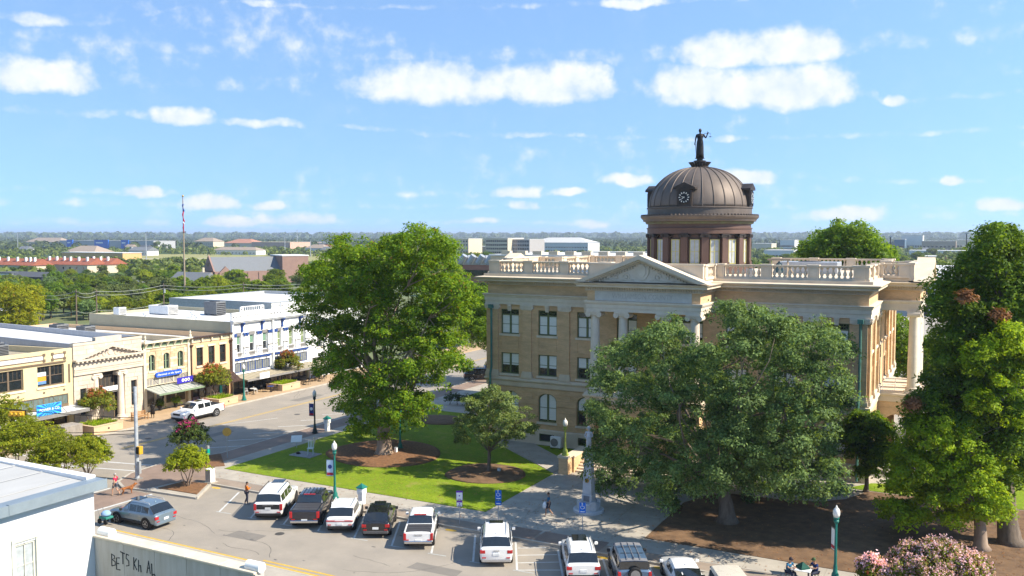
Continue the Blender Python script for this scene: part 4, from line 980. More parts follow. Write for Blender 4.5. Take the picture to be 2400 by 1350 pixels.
WY = sash_window(2.9, 2.05, YELD, 0, mull=True, muntin=3, t=.12, sillm=CREAM)
for i, (a, b) in enumerate(wins): place(WY, t, fr(((a + b) / 2, 0, 4.95)), ROT['E'])
POST = mat('orange_blue_poster', (.75, .30, .03), .7, var=.05); POSTB = mat('poster_blue', (.12, .25, .5), .7)
for u in (-3.3, -10.2):
    p = thing('window_poster', 'orange and blue poster hung inside an upstairs window of the yellow shop' , 'poster', fr((u, -.2, 5.2)), rotz=ROT['E'], group='posters in the yellow shop windows')
    MB().box(-.5, .5, -.005, .005, .3, .75).build('orange_panel', POST, p); MB().box(-.5, .5, -.005, .005, .76, 1.2).build('sky_panel', mat('poster_pale', (.6, .66, .68), .7), p); MB().box(-.5, .5, -.005, .005, 0, .29).build('blue_panel', POSTB, p)
f = MB(fr); f.box(-14.7, -.75, .0, .09, 7.18, 7.32); f.box(-14.7, -1.0, .0, .06, 7.1, 7.178); f.build('string_moulding', YELD, t)
for (a, b) in ((-10.3, -3.1), (-2.2, -.85), (-13.6, -11.4)):
    f = MB(fr); f.box(a, b, 0, .05, 7.55, 7.62); f.box(a, b, 0, .05, 8.06, 8.13); f.box(a, a + .07, 0, .05, 7.62, 8.06); f.box(b - .07, b, 0, .05, 7.62, 8.06)
    for u in (a, b):
        for z in (7.55, 8.13): f.box(u - .13, u + .13, 0, .07, z - .13, z + .13)
    f.build('panel_frame', YELD, t); MB(fr).box(a + .08, b - .08, 0, .02, 7.63, 8.05).build('name_panel', mat('pale_panel', (.62, .60, .56), .8), t)
lettering('STROMBERG HOFFMAN & CO.', .42, mat('grey_letters', (.46, .44, .42), .8), t, fr((-6.7, .025, 7.84)), 'E', scale=(.98, 1, 1))
f = MB(fr); f.box(-.5, -.3, 0, .04, 5.0, 6.9); f.build('panel_strip', YELD, t)
for u in (-1.0, -3.2, -5.9, -8.7, -11.4): MB(fr).cyl((u, 0, 4.35), (u, .05, 4.35), .11, n=12).build('tie_plate', YELD, t)
transom_row(t, fr, -13.9, -.55, 2.85, 3.85, -.05, YELD, 5, 5)
MB(fr).box(-13.9, -.55, -.2, .03, 2.6, 2.848).build('lintel', YELD, t)
canopy(t, fr, -14.6, -.1, 2.5, 2.6, mat('white_canopy', (.62, .62, .6), .6), .12, .22, GREYP)
storefront(t, fr, -6.2, -.6, .14, 2.6, -.4, BLACKM, 4, bulk=.7, bm_=CREAM); storefront(t, fr, -13.8, -6.2, .14, 2.6, -1.4 + .5, BLACKM, 5, door=(4, 3), bulk=.5, bm_=CREAM)
sg = thing('canopy_sign', 'blue and white sunburst shop sign standing on the yellow shop canopy', 'sign', fr((-4.4, 2.45, 2.5)), rotz=ROT['E']); sg.scale = (.68, 1, .72)
SB = mat('sign_sky_blue', (.05, .42, .78), .5, var=.04); SBL = mat('sign_royal_blue', (.02, .09, .5), .5, var=.04)
MB().box(-1.9, 1.9, -.03, .05, .15, 1.65).build('sign_board', SB, sg)
for k in range(18):
    a = 2 * math.pi * k / 18; b = a + .17; rr = lambda q: min(1.85 / (abs(math.cos(q)) + 1e-6), .72 / (abs(math.sin(q)) + 1e-6))
    MB().add([(0, -.037, .9)] + [(rr(q) * math.cos(q), -.037, .9 + rr(q) * math.sin(q)) for q in (a, b)], [(0, 1, 2)]).build('sun_ray', SBL, sg)
piece('lettering', text_mesh('POWER & CO', .5, mat('sign_white', (.85, .85, .85), .6), extrude=.01, shear=.15), sg, (0, -.05, .9), rot=(math.pi / 2, 0, 0))
for u in (-1.5, 1.5): MB().cyl((u, 0, 0), (u, 0, .2), .04, n=6).build('bracket', BLACKM, sg)
# --- limestone bank with pediment and giant columns
t = shop('stone_bank', 'narrow limestone bank front with a carved pediment and two giant columns', 59.3, 67.8, 38, 8.9, BANKST, back_h=9.3, side=CORR)
fr = Fr((XF, 63.55, 0), 'E'); hb = 4.25
w = MB(fr); wall_holes(w, -hb, hb, .1, 8.9, [(-1.9, 1.9, .14, 5.55), (-3.5, -2.75, 1.3, 4.1), (2.75, 3.5, 1.3, 4.1)], -.05, .9); w.quad((-hb, -.05, 8.9), (hb, -.05, 8.9), (hb, -.5, 8.9), (-hb, -.5, 8.9)); w.build('street_wall', BANKST, t)
linings(t, fr, -hb + .2, hb - .2, .2, 8)
sk = [(-1.9, 1.9, .14, 5.55), (-3.55, -2.7, 1.25, 4.15), (2.7, 3.55, 1.25, 4.15)]
ashlar(t, fr, -hb, hb, .14, 5.5, 1.15, .48, BANKST, -.05, sk, [BANKST, BANKST, BANKST2], .05)
ashlar(t, fr, -hb, hb, 7.2, 8.62, 1.2, .47, BANKST, -.05, (), [BANKST, BANKST, BANKST2], .05)
f = MB(fr); f.box(-hb - .03, hb + .03, -.05, .16, 5.55, 5.9); f.box(-hb - .03, hb + .03, -.05, .2, 5.903, 6.12); f.box(-hb - .05, hb + .05, -.05, .26, 6.123, 6.22); f.build('architrave', BANKST, t)
MB(fr).box(-hb, hb, -.05, .14, 6.223, 6.8).build('frieze', BANKST, t)
f = MB(fr); f.box(-hb - .08, hb + .08, -.05, .62, 7.02, 7.2); f.build('cornice', BANKST, t)
ub = unit_box(BANKST)
for i in range(17): piece('modillion', ub, t, fr((-hb + .2 + i * (2 * hb - .4) / 16, .35, 6.93)), scale=(.46, .2, .17))
MB(fr).prism_uz([(-hb + .3, 7.2), (hb - .3, 7.2), (0, 8.25)], -.05, .2).build('tympanum', BANKST2, t)
for s in (-1, 1):
    MB(fr).prism_uz([(s * (hb + .08), 7.2), (s * (hb - .5), 7.2), (0, 8.2), (0, 8.42)], -.05, .62).build('raking_cornice', BANKST, t)
    for i in range(7): u = .5 + i * .48; piece('modillion', ub, t, fr((s * u, .35, 8.12 - u * .245)), scale=(.46, .18, .15))
rl = MB(fr); rl.prism_uz([(.3 * math.cos(a), 7.62 + .3 * math.sin(a)) for a in np.linspace(0, 6.28, 12, endpoint=False)], .2, .28)
for s in (-1, 1):
    for c0, r0 in ((.75, .2), (1.35, .15), (1.9, .1)): rl.tube([(s * (c0 + r0 * math.cos(q)), .22, 7.45 + r0 * math.sin(q)) for q in np.linspace(0, 7, 12)], .045, 4)
rl.build('relief_carving', BANKST, t)
MB(fr).box(-hb, hb, -.5, .05, 8.62, 8.9).build('parapet_cap', BANKST, t); MB(fr).box(-1.6, 1.6, -.5, .03, 8.9, 9.25).build('parapet_block', BANKST, t)
CK2 = ionic_col(5.35, .36, 'giant_column')
for s in (-1, 1): place((CK2[0], CK2[1], CK2[2]), t, fr((s * 1.55, -.25, .14)), ROT['E'])
f = MB(fr); sframe_b = lambda *a: None
f.box(-1.1, 1.1, -.8, -.7, 2.9, 3.1); f.box(-1.1, -1.0, -.8, -.7, .14, 5.0); f.box(1.0, 1.1, -.8, -.7, .14, 5.0); f.box(-1.1, 1.1, -.8, -.7, 4.9, 5.05)
for u in (-.5, 0, .5): f.box(u - .03, u + .03, -.79, -.72, 3.1, 4.9)
o = f.build('entrance_frame', YELD, t); MB(fr).box(-1.0, 1.0, -.78, -.76, 3.1, 4.9).build('pane', SHOPGL, o); MB(fr).box(-1.0, 1.0, -.78, -.76, .2, 2.9).build('pane', GLASS, o)
MB(fr).box(-1.15, 1.15, -.75, -.2, 3.15, 3.2).build('door_hood', GREYP, t)
WBk = sash_window(.75, 2.8, YELD, 0, mull=False, t=.07, sillm=BANKST)
for u in (-3.12, 3.12): place(WBk, t, fr((u, -.05, 1.3)), ROT['E'])
bn = thing('bank_banner', 'small white banner hung between the bank columns', 'banner', fr((0, -.15, 3.35)), rotz=ROT['E']); MB().box(-1.1, 1.1, -.01, .01, 0, .5).build('cloth', WHITE, bn); MB().box(-1.0, -.6, -.015, -.011, .12, .4).build('red_mark', mat('red_print', (.5, .03, .04), .6), bn)
# --- rubble stone shop with green brackets
t = shop('stone_shop', 'buff stone shop with arched green windows and a bracketed green cornice', 67.9, 74.5, 36, 8.1, RUBBLE, back_h=7.7)
fr = Fr((XF, 71.2, 0), 'E'); hb = 3.3
ws = [-2.05, 0, 2.0]; wh = [(u - .42, u + .42, 4.75, 6.6, .3) for u in ws]
w = MB(fr); wall_holes(w, -hb, hb, 3.95, 8.1, wh, -.06, .3); w.quad((-hb, -.06, 8.1), (hb, -.06, 8.1), (hb, -.4, 8.1), (-hb, -.4, 8.1)); w.build('street_wall', RUBBLE, t); linings(t, fr, -hb + .2, hb - .2, .2, 7)
ashlar(t, fr, -hb + .35, hb - .35, 3.95, 7.3, .75, .3, RUBBLE, -.06, [(u - .5, u + .5, 4.7, 6.7) for u in ws], [RUBBLE, RUBBLE, mat('buff_rubble_pale', (.68, .58, .42), .9, var=.1), mat('buff_rubble_rust', (.56, .40, .24), .9, var=.12)], .05)
for s in (-1, 1): MB(fr).box(s * hb, s * (hb - .35), -.06, .12, .14, 7.4).build('corner_pier', CREAM, t)
WS = sash_window(.84, 1.85, MINT, 0, mull=True, arch=.3, t=.06, sillm=CREAM)
for u in ws: place(WS, t, fr((u, -.06, 4.75)), ROT['E'])
f = MB(fr); f.box(-hb - .1, hb + .1, -.06, .5, 7.95, 8.12); f.box(-hb, hb, -.06, .1, 7.3, 7.4); f.build('cornice', CREAM, t); MB(fr).box(-hb, hb, -.06, .06, 7.4, 7.95).build('cornice_panel', MINT, t)
br = MB(); br.prism_uz([(-.1, 0), (.1, 0), (.1, .55), (-.1, .55)], 0, -.1); br.add([(-.09, -.1, .1), (.09, -.1, .1), (.09, -.42, .55), (-.09, -.42, .55), (-.09, -.1, .55), (.09, -.1, .55)], [(0, 1, 2, 3), (3, 2, 5, 4), (0, 3, 4), (1, 5, 2)]); brm = br.mesh('bracket', CREAM)
for i in range(7): piece('bracket', brm, t, fr((-hb + .3 + i * (2 * hb - .6) / 6, .06, 7.4)), rotz=ROT['E'])
fin = MB(); fin.lathe([(.16, 0), (.16, .2), (.08, .3), (.12, .5), (.03, .8)], n=8); finm = fin.mesh('finial', CREAM)
for s in (-1, 1): piece('finial', finm, t, fr((s * (hb - .1), .3, 8.12)))
transom_row(t, fr, -hb + .35, hb - .35, 3.05, 3.9, -.1, CREAM, 3, 4, mat('grey_transom', (.32, .30, .27), .3, c2=(.24, .22, .2), scale=2))
canopy(t, fr, -hb + .1, hb - .05, 2.45, 2.4, TIN, .5, .1, MINT); storefront(t, fr, -hb + .35, hb - .35, .14, 3.0, -.35, CREAM, 4, door=(1,), bulk=.5, bm_=CREAM)
sg = thing('oval_sign', 'long royal-blue oval sign with white script lettering on the stone shop', 'sign', fr((.1, .06, 4.22)), rotz=ROT['E'])
MB().prism_uz([(-1.6 + .28 * math.cos(a), .28 * math.sin(a)) for a in np.linspace(math.pi / 2, 3 * math.pi / 2, 9)] + [(1.6 + .28 * math.cos(a), .28 * math.sin(a)) for a in np.linspace(-math.pi / 2, math.pi / 2, 9)], -.14, 0).build('sign_board', SBL, sg)
piece('lettering', text_mesh('Diamonds on the Square', .33, MATS['sign_white'], extrude=.008, shear=.3), sg, (0, -.15, 0), rot=(math.pi / 2, 0, 0))
sg = thing('blue_banner_sign', 'violet-blue rectangular sign with three white circles above the tin canopy', 'sign', fr((1.75, .9, 2.95)), rotz=ROT['E']); sg.scale = (.8, 1, .8)
MB().box(-1.45, 1.45, -.02, .02, 0, .85).build('sign_board', mat('sign_violet', (.035, .025, .36), .5, var=.04), sg)
for i in range(3): 
    u = -.42 + i * .52; r_ = MB(); r_.lathe([(.12, -.006), (.23, -.006), (.23, .006), (.12, .006), (.12, -.006)], n=18); piece('circle_mark', r_.mesh('circle_mark', MATS['sign_white']), sg, (u, -.03, .42), rot=(math.pi / 2, 0, 0))
MB().cyl((1.12, -.03, .22), (1.12, -.02, .22), .06, n=8).build('dot_mark', MATS['sign_white'], sg)
for u in (-1.2, 1.2): MB().cyl((u, 0, -.35), (u, 0, 0), .025, n=6).build('post', BLACKM, sg)
# --- peach shop
t = shop('peach_shop', 'peach stucco shop with three tall dark upstairs windows and a brown awning', 74.6, 81.0, 34, 7.9, PEACH, back_h=7.6)
fr = Fr((XF, 77.8, 0), 'E'); hb = 3.2; ws = [-1.75, .1, 1.9]
w = MB(fr); wall_holes(w, -hb, hb, 3.1, 7.9, [(u - .5, u + .5, 4.45, 6.65) for u in ws], 0, .32); w.quad((-hb, 0, 7.9), (hb, 0, 7.9), (hb, -.4, 7.9), (-hb, -.4, 7.9)); w.build('street_wall', PEACH, t); linings(t, fr, -hb + .2, hb - .2, .2, 7)
WP = sash_window(1.0, 2.2, BROWNP, 0, mull=False, t=.06, sillm=CREAM)
for u in ws: place(WP, t, fr((u, 0, 4.45)), ROT['E']); MB(fr).box(u - .62, u + .62, 0, .07, 6.66, 6.9).build('lintel', CREAM, t)
f = MB(fr); f.box(-hb - .05, hb + .05, 0, .4, 7.82, 7.98); f.build('cornice', BROWNP, t); MB(fr).box(-hb, hb, 0, .1, 7.3, 7.38).build('cornice_mould', CREAM, t)
for i in range(5):
    u = -hb + .15 + i * (2 * hb - .3) / 4; MB(fr).box(u - .09, u + .09, 0, .28, 7.38, 7.82).build('bracket', CREAM, t)
    if i < 4: MB(fr).box(u + .15, u + (2 * hb - .3) / 4 - .15, 0, .05, 7.45, 7.75).build('cornice_panel', CREAM, t)
for s in (-1, 1):
    d = MB(fr); d.tube([(s * (hb - .05), .14, 6.9), (s * (hb - .05), .14, .3)], .09, 8); d.lathe([(.1, 6.8), (.24, 7.05), (.24, 7.12), (.05, 7.14)], (s * (hb - .05), .2, 0), 10); d.build('downpipe', mat('rust_brown_pipe', (.10, .055, .035), .6), t)
aw = canopy(t, fr, -hb + .1, hb - .1, 2.2, 1.9, BROWNP, 1.2, .05, None, False)
storefront(t, fr, -hb + .2, hb - .2, .14, 3.05, -.3, BROWNP, 5, door=(1, 4), bulk=.6, bm_=mat('rose_panel', (.32, .12, .13), .7, c2=(.5, .4, .4), scale=6))
MB(fr).box(1.55, 1.9, -.28, -.2, .3, 2.0).build('teal_panel', mat('teal_paint', (.03, .40, .40), .6), t)
# --- white and blue pressed-metal building
t = shop('blue_trim_building', 'white pressed-metal building with deep blue trim, paired pilasters and a pierced parapet', 81.1, 95.6, 26.5, 9.3, WHITE, back_h=9.25, side=OLIVE)
fr = Fr((XF, 88.35, 0), 'E'); hb = 7.25
bay_c = [-3.65, 3.65]; ws = []
for c in bay_c: ws += [c - 2.35, c, c + 2.35]
w = MB(fr); wall_holes(w, -hb, hb, 2.5, 9.4, [(u - .42, u + .42, 5.25, 7.35) for u in ws] + [(c - 3.2, c + 3.2, 2.7, 4.0) for c in bay_c], 0, .3); w.quad((-hb, 0, 9.4), (hb, 0, 9.4), (hb, -.4, 9.4), (-hb, -.4, 9.4)); w.build('street_wall', WHITE, t); linings(t, fr, -hb + .2, hb - .2, .2, 9)
WM_ = sash_window(.84, 2.1, WHITE, .52, mull=False, t=.06, sillm=GREYP, bm_=GREENBL); WM2 = sash_window(.84, 2.1, WHITE, .97, mull=False, t=.06, sillm=GREYP, bm_=mat('sage_blind', (.20, .25, .13), .6))
for i, u in enumerate(ws):
    place(WM_ if i < 3 else WM2, t, fr((u, 0, 5.25)), ROT['E']); MB(fr).box(u - .5, u + .5, 0, .06, 7.4, 7.8).build('lintel_panel', GREYP, t); MB(fr).box(u - .5, u + .5, 0, .05, 4.72, 5.03).build('sill_panel', GREYP, t)
pk = MB(); pk.box(-.17, .17, -.14, 0, 0, 2.95); pk.box(-.2, .2, -.2, 0, 0, 1.0); pkm = pk.mesh('pilaster', WHITE)
pb = MB(); pb.prism_uz([(-.22, 2.95), (-.12, 2.55), (.12, 2.55), (.22, 2.95)], 0, -.24); pbm = pb.mesh('bracket', BLUEP)
pd_ = MB()
for z in (.25, .6): pd_.box(-.07, .07, -.215, -.2, z, z + .2)
pdm = pd_.mesh('blue_panel', BLUEP); pg = MB().box(-.2, .2, -.26, 0, 1.02, 1.12).mesh('pilaster_band', GREYP)
for c in bay_c:
    for u in (-3.38, -2.93 + .0, -1.42, -.95, .95, 1.42, 2.93, 3.38):
        if abs(u) in (2.93,): u = math.copysign(2.93, u) * 1.0
        uu = c + u
        if abs(abs(u) - 2.93) < .01: uu = c + math.copysign(2.98, u)
        o = piece('pilaster', pkm, t, fr((uu, 0, 4.75)), rotz=ROT['E'])
        piece('bracket', pbm, o); piece('blue_panel', pdm, o); piece('pilaster_band', pg, o)
    MB(fr).box(c - 3.3, c + 3.3, 0, .2, 4.35, 4.62).build('blue_band', BLUEP, t); MB(fr).box(c - 3.4, c + 3.4, 0, .28, 4.62, 4.72).build('string_course', WHITE, t)
    for k in range(5): MB(fr).cyl((c - 2.6 + k * 1.3, .2, 4.3), (c - 2.6 + k * 1.3, .3, 4.3), .09, n=8).build('boss', BLUEP, t)
    transom_row(t, fr, c - 3.2, c + 3.2, 2.72, 4.0, -.1, BLUEP, 5, 3, mat('grey_pane', (.22, .23, .22), .25, c2=(.14, .15, .15), scale=1.5))
    # big brackets
    for u in (-1.75, 1.75):
        b_ = MB(fr); b_.prism_nz([(0, 7.85), (.12, 7.85), (.16, 8.5), (.5, 8.9), (.5, 9.05), (0, 9.05)], c + u - .14, c + u + .14); b_.build('cornice_bracket', BLUEP, t)
    dm = MB(fr)
    for k in range(22): dm.cyl((c - 3.2 + k * 6.4 / 21, .0, 8.0), (c - 3.2 + k * 6.4 / 21, .03, 8.0), .06, n=6)
    dm.build('stud_row', BLUEP, t, kind='stuff')
f = MB(fr); f.box(-hb - .05, hb + .05, 0, .45, 9.06, 9.24); f.box(-hb - .1, hb + .1, 0, .62, 9.243, 9.42); f.build('cornice', WHITE, t)
MB(fr).box(-hb, hb, .0, .2, 9.42, 10.25).build('parapet', WHITE, t); MB(fr).box(-hb - .05, hb + .05, -.05, .26, 10.253, 10.36).build('parapet_cap', WHITE, t)
BLK = mat('dark_grey', (.12, .12, .13), .8)  # plain dark grey for the parapet letters and rosettes
for c, tx in ((-3.65, 'MILEHAM'), (3.65, 'MILEHAM')):
    lettering(tx, .42, BLK, t, fr((c, .21, 9.82)), 'E', scale=(1.25, 1, 1))
    f = MB(fr); f.box(c - 2.1, c + 2.1, .0, .18, 10.36, 10.48); f.box(c - 2.0, c + 2.0, 0, .18, 10.95, 11.06)
    f.build('crest_rail', WHITE, t)
    for k in range(9): MB(fr).cyl((c - 1.5 + k * 3.0 / 8, .09, 10.48), (c - 1.5 + k * 3.0 / 8, .09, 10.95), .055, n=8).build('crest_baluster', WHITE, t)
    for s in (-1, 1):
        MB(fr).box(c + s * 1.62, c + s * 2.1, 0, .18, 10.48, 10.95).build('crest_block', WHITE, t); MB(fr).cyl((c + s * 1.86, .18, 10.7), (c + s * 1.86, .21, 10.7), .12, n=10).build('crest_rosette', BLK, t)
    for u in (-3.3, -2.75, -2.2, 2.2, 2.75, 3.3): MB(fr).cyl((c + u, .2, 9.82), (c + u, .225, 9.82), .12, n=10).build('rosette', BLK, t)
lettering('1891', .34, BLK, t, fr((0, .21, 9.82)), 'E')
for u in (-hb + .1, 0): MB(fr).box(u - .12, u + .12, 0, .3, 2.5, 9.06).build('corner_pier', WHITE, t)
canopy(t, fr, -hb + .1, hb + 2.4, 2.15, 2.6, TAN, .3, .14, GREYP, False)
storefront(t, fr, -hb + .2, hb - .2, .14, 2.3, -.4, mat('charcoal_frame', (.05, .05, .05), .5), 10, door=(2, 6), bulk=.4)
sg = thing('canopy_sign', 'small white script sign on the edge of the tan canopy', 'sign', fr((-4.3, 2.66, 2.0)), rotz=ROT['E']); MB().box(-.85, .85, -.03, .03, 0, .75).build('sign_board', WHITE, sg); piece('lettering', text_mesh('Zest', .5, GREYP, shear=.3), sg, (0, -.04, .38), rot=(math.pi / 2, 0, 0))
# --- white shop beyond the big tree
t = shop('white_corner_shop', 'plain white shop at the far end of the row behind the big pecan', 95.7, 108, 26, 7.4, WHITE); fr = Fr((XF, 101.85, 0), 'E')
w = MB(fr); wall_holes(w, -6.15, 6.15, .1, 7.4, [(u - .5, u + .5, 4.3, 6.2) for u in (-4, -1.4, 1.4, 4)] + [(-5.6, 5.6, .2, 2.9)], 0, .3); w.build('street_wall', WHITE, t); linings(t, fr, -6, 6, .2, 7)
WW = sash_window(1.0, 1.9, GREYP, .3, mull=False, t=.06)
for u in (-4, -1.4, 1.4, 4): place(WW, t, fr((u, 0, 4.3)), ROT['E'])
storefront(t, fr, -5.6, 5.6, .2, 2.9, -.2, BLACKM, 6, door=(2,)); MB(fr).box(-6.2, 6.2, 0, .35, 7.2, 7.4).build('cornice', WHITE, t)
# --- long low buildings behind
def flat_block(name, label, x0, x1, y0, y1, h, wm, rm=None, par=.35):
    t = thing(name, label, 'building', ((x0 + x1) / 2, (y0 + y1) / 2, .05), world=True)
    MB().box(x0, x1, y0, y1, .05, h - .2).build('wall', wm, t); MB().box(x0 + .3, x1 - .3, y0 + .3, y1 - .3, h - .19, h - .1).build('roof', rm or ROOFW, t)
    m = MB()
    for a, b, c, d in ((x0 - .03, x1 + .03, y0 - .03, y0 + .3), (x0 - .03, x1 + .03, y1 - .3, y1 + .03), (x0 - .03, x0 + .3, y0 + .31, y1 - .31), (x1 - .3, x1 + .03, y0 + .31, y1 - .31)): m.box(a, b, c, d, h - .19, h + par)
    m.build('parapet', wm, t); m = MB()
    for a, b, c, d in ((x0 - .08, x1 + .08, y0 - .08, y0 + .35), (x0 - .08, x1 + .08, y1 - .35, y1 + .08), (x0 - .08, x0 + .35, y0 + .36, y1 - .36), (x1 - .35, x1 + .08, y0 + .36, y1 - .36)): m.box(a, b, c, d, h + par + .003, h + par + .1)
    m.build('coping', GALV, t); return t
flat_block('grey_rear_shed', 'grey corrugated shed with a white roof at the rear of the shops', -150, -122, 60, 78, 7.2, CORR, par=.05)
flat_block('low_white_shop_rear', 'low white flat-roofed building behind the blue trimmed building', -128, -104, 112, 136, 8.4, mat('pale_wall', (.5, .5, .48), .8))
flat_block('cream_cottage_block', 'small cream flat-roofed building at the foot of the trees', -172, -158, 92, 104, 6.0, mat('cream_wall', (.62, .50, .33), .85), par=.1)
# roof plant
UNITC = mat('condenser_grey', (.12, .13, .14), .5, c2=(.2, .2, .2), scale=3)
def acunit(x, y, z, w, d, h, label, dark=True, grp=None):
    t = thing('air_conditioner', label, 'air conditioner', (x, y, z), group=grp); m_ = UNITC if dark else WHITE
    b = MB(); b.box(-w / 2, w / 2, -d / 2, d / 2, .1, h); b.build('cabinet', m_, t, bevel=.03)
    MB().cyl((0, 0, h), (0, 0, h + .06), min(w, d) * .4, n=16).build('fan_guard', BLACKM, t)
    l = MB()
    for k in range(6): l.box(w / 2 - .002, w / 2 + .015, -d / 2 + .06, d / 2 - .06, .2 + k * (h - .3) / 6, .2 + (k + .55) * (h - .3) / 6)
    l.build('louvre', BLACKM, t); f = MB(); f.box(-w / 2 + .05, -w / 2 + .15, -d / 2, d / 2, 0, .098); f.box(w / 2 - .15, w / 2 - .05, -d / 2, d / 2, 0, .098); f.build('feet', BLACKM, t); return t
for i, (x, y, s) in enumerate(((-90, 54.6, 1.1), (-88.4, 55.7, 1.15), (-90.4, 56.6, 1.0))): acunit(x, y, 7.6, s, s, 1.25, 'dark grey condenser in the cluster on the yellow shop roof', True, 'condensers on the yellow shop roof')
acunit(-106.5, 84.5, 8.85, 1.2, 1.2, 1.1, 'white condenser at the rear corner of the blue trimmed building', False); 
acunit(-116, 62, 8.85, 2, 1.2, 1.6, 'tall white fan unit on the bank roof', False)
acunit(-110, 64.5, 8.85, 2.4, 1.6, 1.5, 'dark box unit on the bank roof'); acunit(-100, 70.5, 7.6, 1.6, 1.6, 1.5, 'grey condenser standing behind the bank parapet'); acunit(-97, 72, 7.5, 1.7, 1.5, 1.4, 'grey condenser on the stone shop roof')
for i, (x, y, w_, h_) in enumerate(((-103, 101, 3, 1.6), (-98, 96.5, 2.2, 2.0), (-96, 92, 2.4, 1.9), (-103, 89, 4, 1.3))): 
    acunit(x, y, 8.75 if y < 95.6 else 6.6, w_, 1.8, h_, ['wide white rooftop unit on the white corner shop', 'tall white rooftop unit near the corner shop parapet', 'grey rooftop unit standing on the blue trimmed building', 'long white rooftop unit at the back of the blue trimmed building'][i], i == 2)
tv = thing('orange_roof_box', 'small orange box on the roof of the blue trimmed building', 'box', (-88, 89.5, 8.6)); MB().box(-.5, .5, -.5, .5, 0, .9).build('box_body', mat('orange_box', (.5, .17, .04), .6), tv, bevel=.03); MB().box(-.55, .55, -.55, .55, .9, .97).build('lid', mat('orange_lid', (.4, .13, .04), .6), tv)
for i, (x, y) in enumerate(((-100, 83.5), (-96, 88), (-104, 92), (-92, 85), (-99, 94))):
    v_ = thing('roof_vent', 'small white vent hood on the blue trimmed building roof', 'roof vent', (x, y, 8.75), group='vents on the blue trimmed building roof'); MB().cyl((0, 0, 0), (0, 0, .5), .22, n=8).build('pipe', WHITE, v_); MB().lathe([(.4, .5), (.4, .7), (.1, .85)], n=10).build('hood', WHITE, v_)
# ------------------------------------------------------------------ vehicles
def paint(name, c, rough=.25, metal=0.0, coat=.8):
    if name in MATS: return MATS[name]
    m = bpy.data.materials.new(name); m.use_nodes = True; MATS[name] = m; N = m.node_tree.nodes; L = m.node_tree.links; b = N['Principled BSDF']
    g = N.new('ShaderNodeNewGeometry'); n = N.new('ShaderNodeTexNoise'); n.inputs['Scale'].default_value = 2.5; n.inputs['Detail'].default_value = 5; L.new(g.outputs['Position'], n.inputs['Vector'])
    mr = N.new('ShaderNodeMapRange'); mr.inputs['To Min'].default_value = rough * .7; mr.inputs['To Max'].default_value = rough * 1.6; L.new(n.outputs['Fac'], mr.inputs['Value']); L.new(mr.outputs[0], b.inputs['Roughness'])
    mx = N.new('ShaderNodeMix'); mx.data_type = 'RGBA'; mx.inputs[6].default_value = (*[x * .92 for x in c], 1); mx.inputs[7].default_value = (*c, 1); L.new(n.outputs['Fac'], mx.inputs[0]); L.new(mx.outputs[2], b.inputs['Base Color'])
    b.inputs['Metallic'].default_value = metal; b.inputs['Coat Weight'].default_value = coat; b.inputs['Coat Roughness'].default_value = .08
    return m
P_WHITE = paint('car_white', (.78, .78, .77)); P_BLACK = paint('car_black', (.012, .012, .014)); P_DKBLUE = paint('car_dark_slate', (.03, .032, .045), .2, .4)
P_SILVB = paint('car_silver_blue', (.20, .27, .33), .28, .5); P_AREA = paint('car_slate_blue', (.075, .13, .21), .35, .1); P_NAVY = paint('car_navy', (.02, .035, .09), .2, .3); P_CREAM = paint('car_cream', (.66, .60, .50))
CGLASS = mat('car_glass', (.012, .015, .018), .04, spec=1.0, var=.1); TYRE = mat('tyre_rubber', (.018, .018, .018), .85); RIM = mat('alloy_rim', (.42, .42, .43), .35, metal=.7, var=.05); RIMD = mat('dark_rim', (.06, .06, .065), .4, metal=.5)
TRIM = mat('black_plastic', (.022, .022, .024), .6); REDL = mat('tail_lamp_red', (.42, .008, .012), .15, spec=.8, var=.1); CLEARL = mat('lamp_clear', (.6, .6, .62), .1, spec=.9); PLATE = mat('plate_white', (.68, .70, .70), .5); CHROME = mat('chrome', (.62, .62, .63), .15, metal=1.0, var=.03)
TONNEAU = mat('bed_cover', (.055, .056, .062), .5, var=.1); AMBER = mat('amber_lamp', (.5, .2, .02), .3)

def ring(x, hw, zb, zbelt, cab=None, hb=.93):
    """closed cross-section; cab=(half width at glass top, z glass top, half width roof edge, z roof edge, z centre)"""
    zm = zb + (zbelt - zb) * .55
    h = [(.80 * hw, zb), (.955 * hw, zb + .10), (1.0 * hw, zm), (.99 * hw, zbelt - .10), (hb * hw, zbelt)]
    if cab: h += [(cab[0], cab[1]), (cab[2], cab[3]), (cab[2] * .5, (cab[3] + cab[4]) / 2 + .012)]; top = cab[4]
    else: h += [(.80 * hw, zbelt + .025), (.55 * hw, zbelt + .045), (.28 * hw, zbelt + .055)]; top = zbelt + .06
    return [(x, 0, zb)] + [(x, -y, z) for y, z in h] + [(x, 0, top)] + [(x, y, z) for y, z in h[::-1]]
def inset(pts, k, off):
    p = np.array(pts, float); c = p.mean(0); n = np.cross(p[1] - p[0], p[2] - p[0]); 
    if np.linalg.norm(n) < 1e-6: n = np.cross(p[2] - p[0], p[3] - p[0])
    n /= np.linalg.norm(n); return c + (p - c) * k + n * off, n
def glass_patch(root, name, pts, k=.9, off=.012, m=None):
    """pane set just proud of the body skin, with a thin rim of thickness"""
    p = np.array(pts, float); c = p.mean(0); q, n = inset(p, k, off)
    if n @ (c - np.array([0, 0, .9])) < 0: q, n = inset(p, k, -off); n = -n
    mb = MB(); k_ = len(q); mb.add(np.vstack([q, q - n * .03]), [tuple(range(k_)), tuple(range(2 * k_ - 1, k_ - 1, -1))] + [(i, (i + 1) % k_, k_ + (i + 1) % k_, k_ + i) for i in range(k_)]); return mb.build(name, m or CGLASS, root)
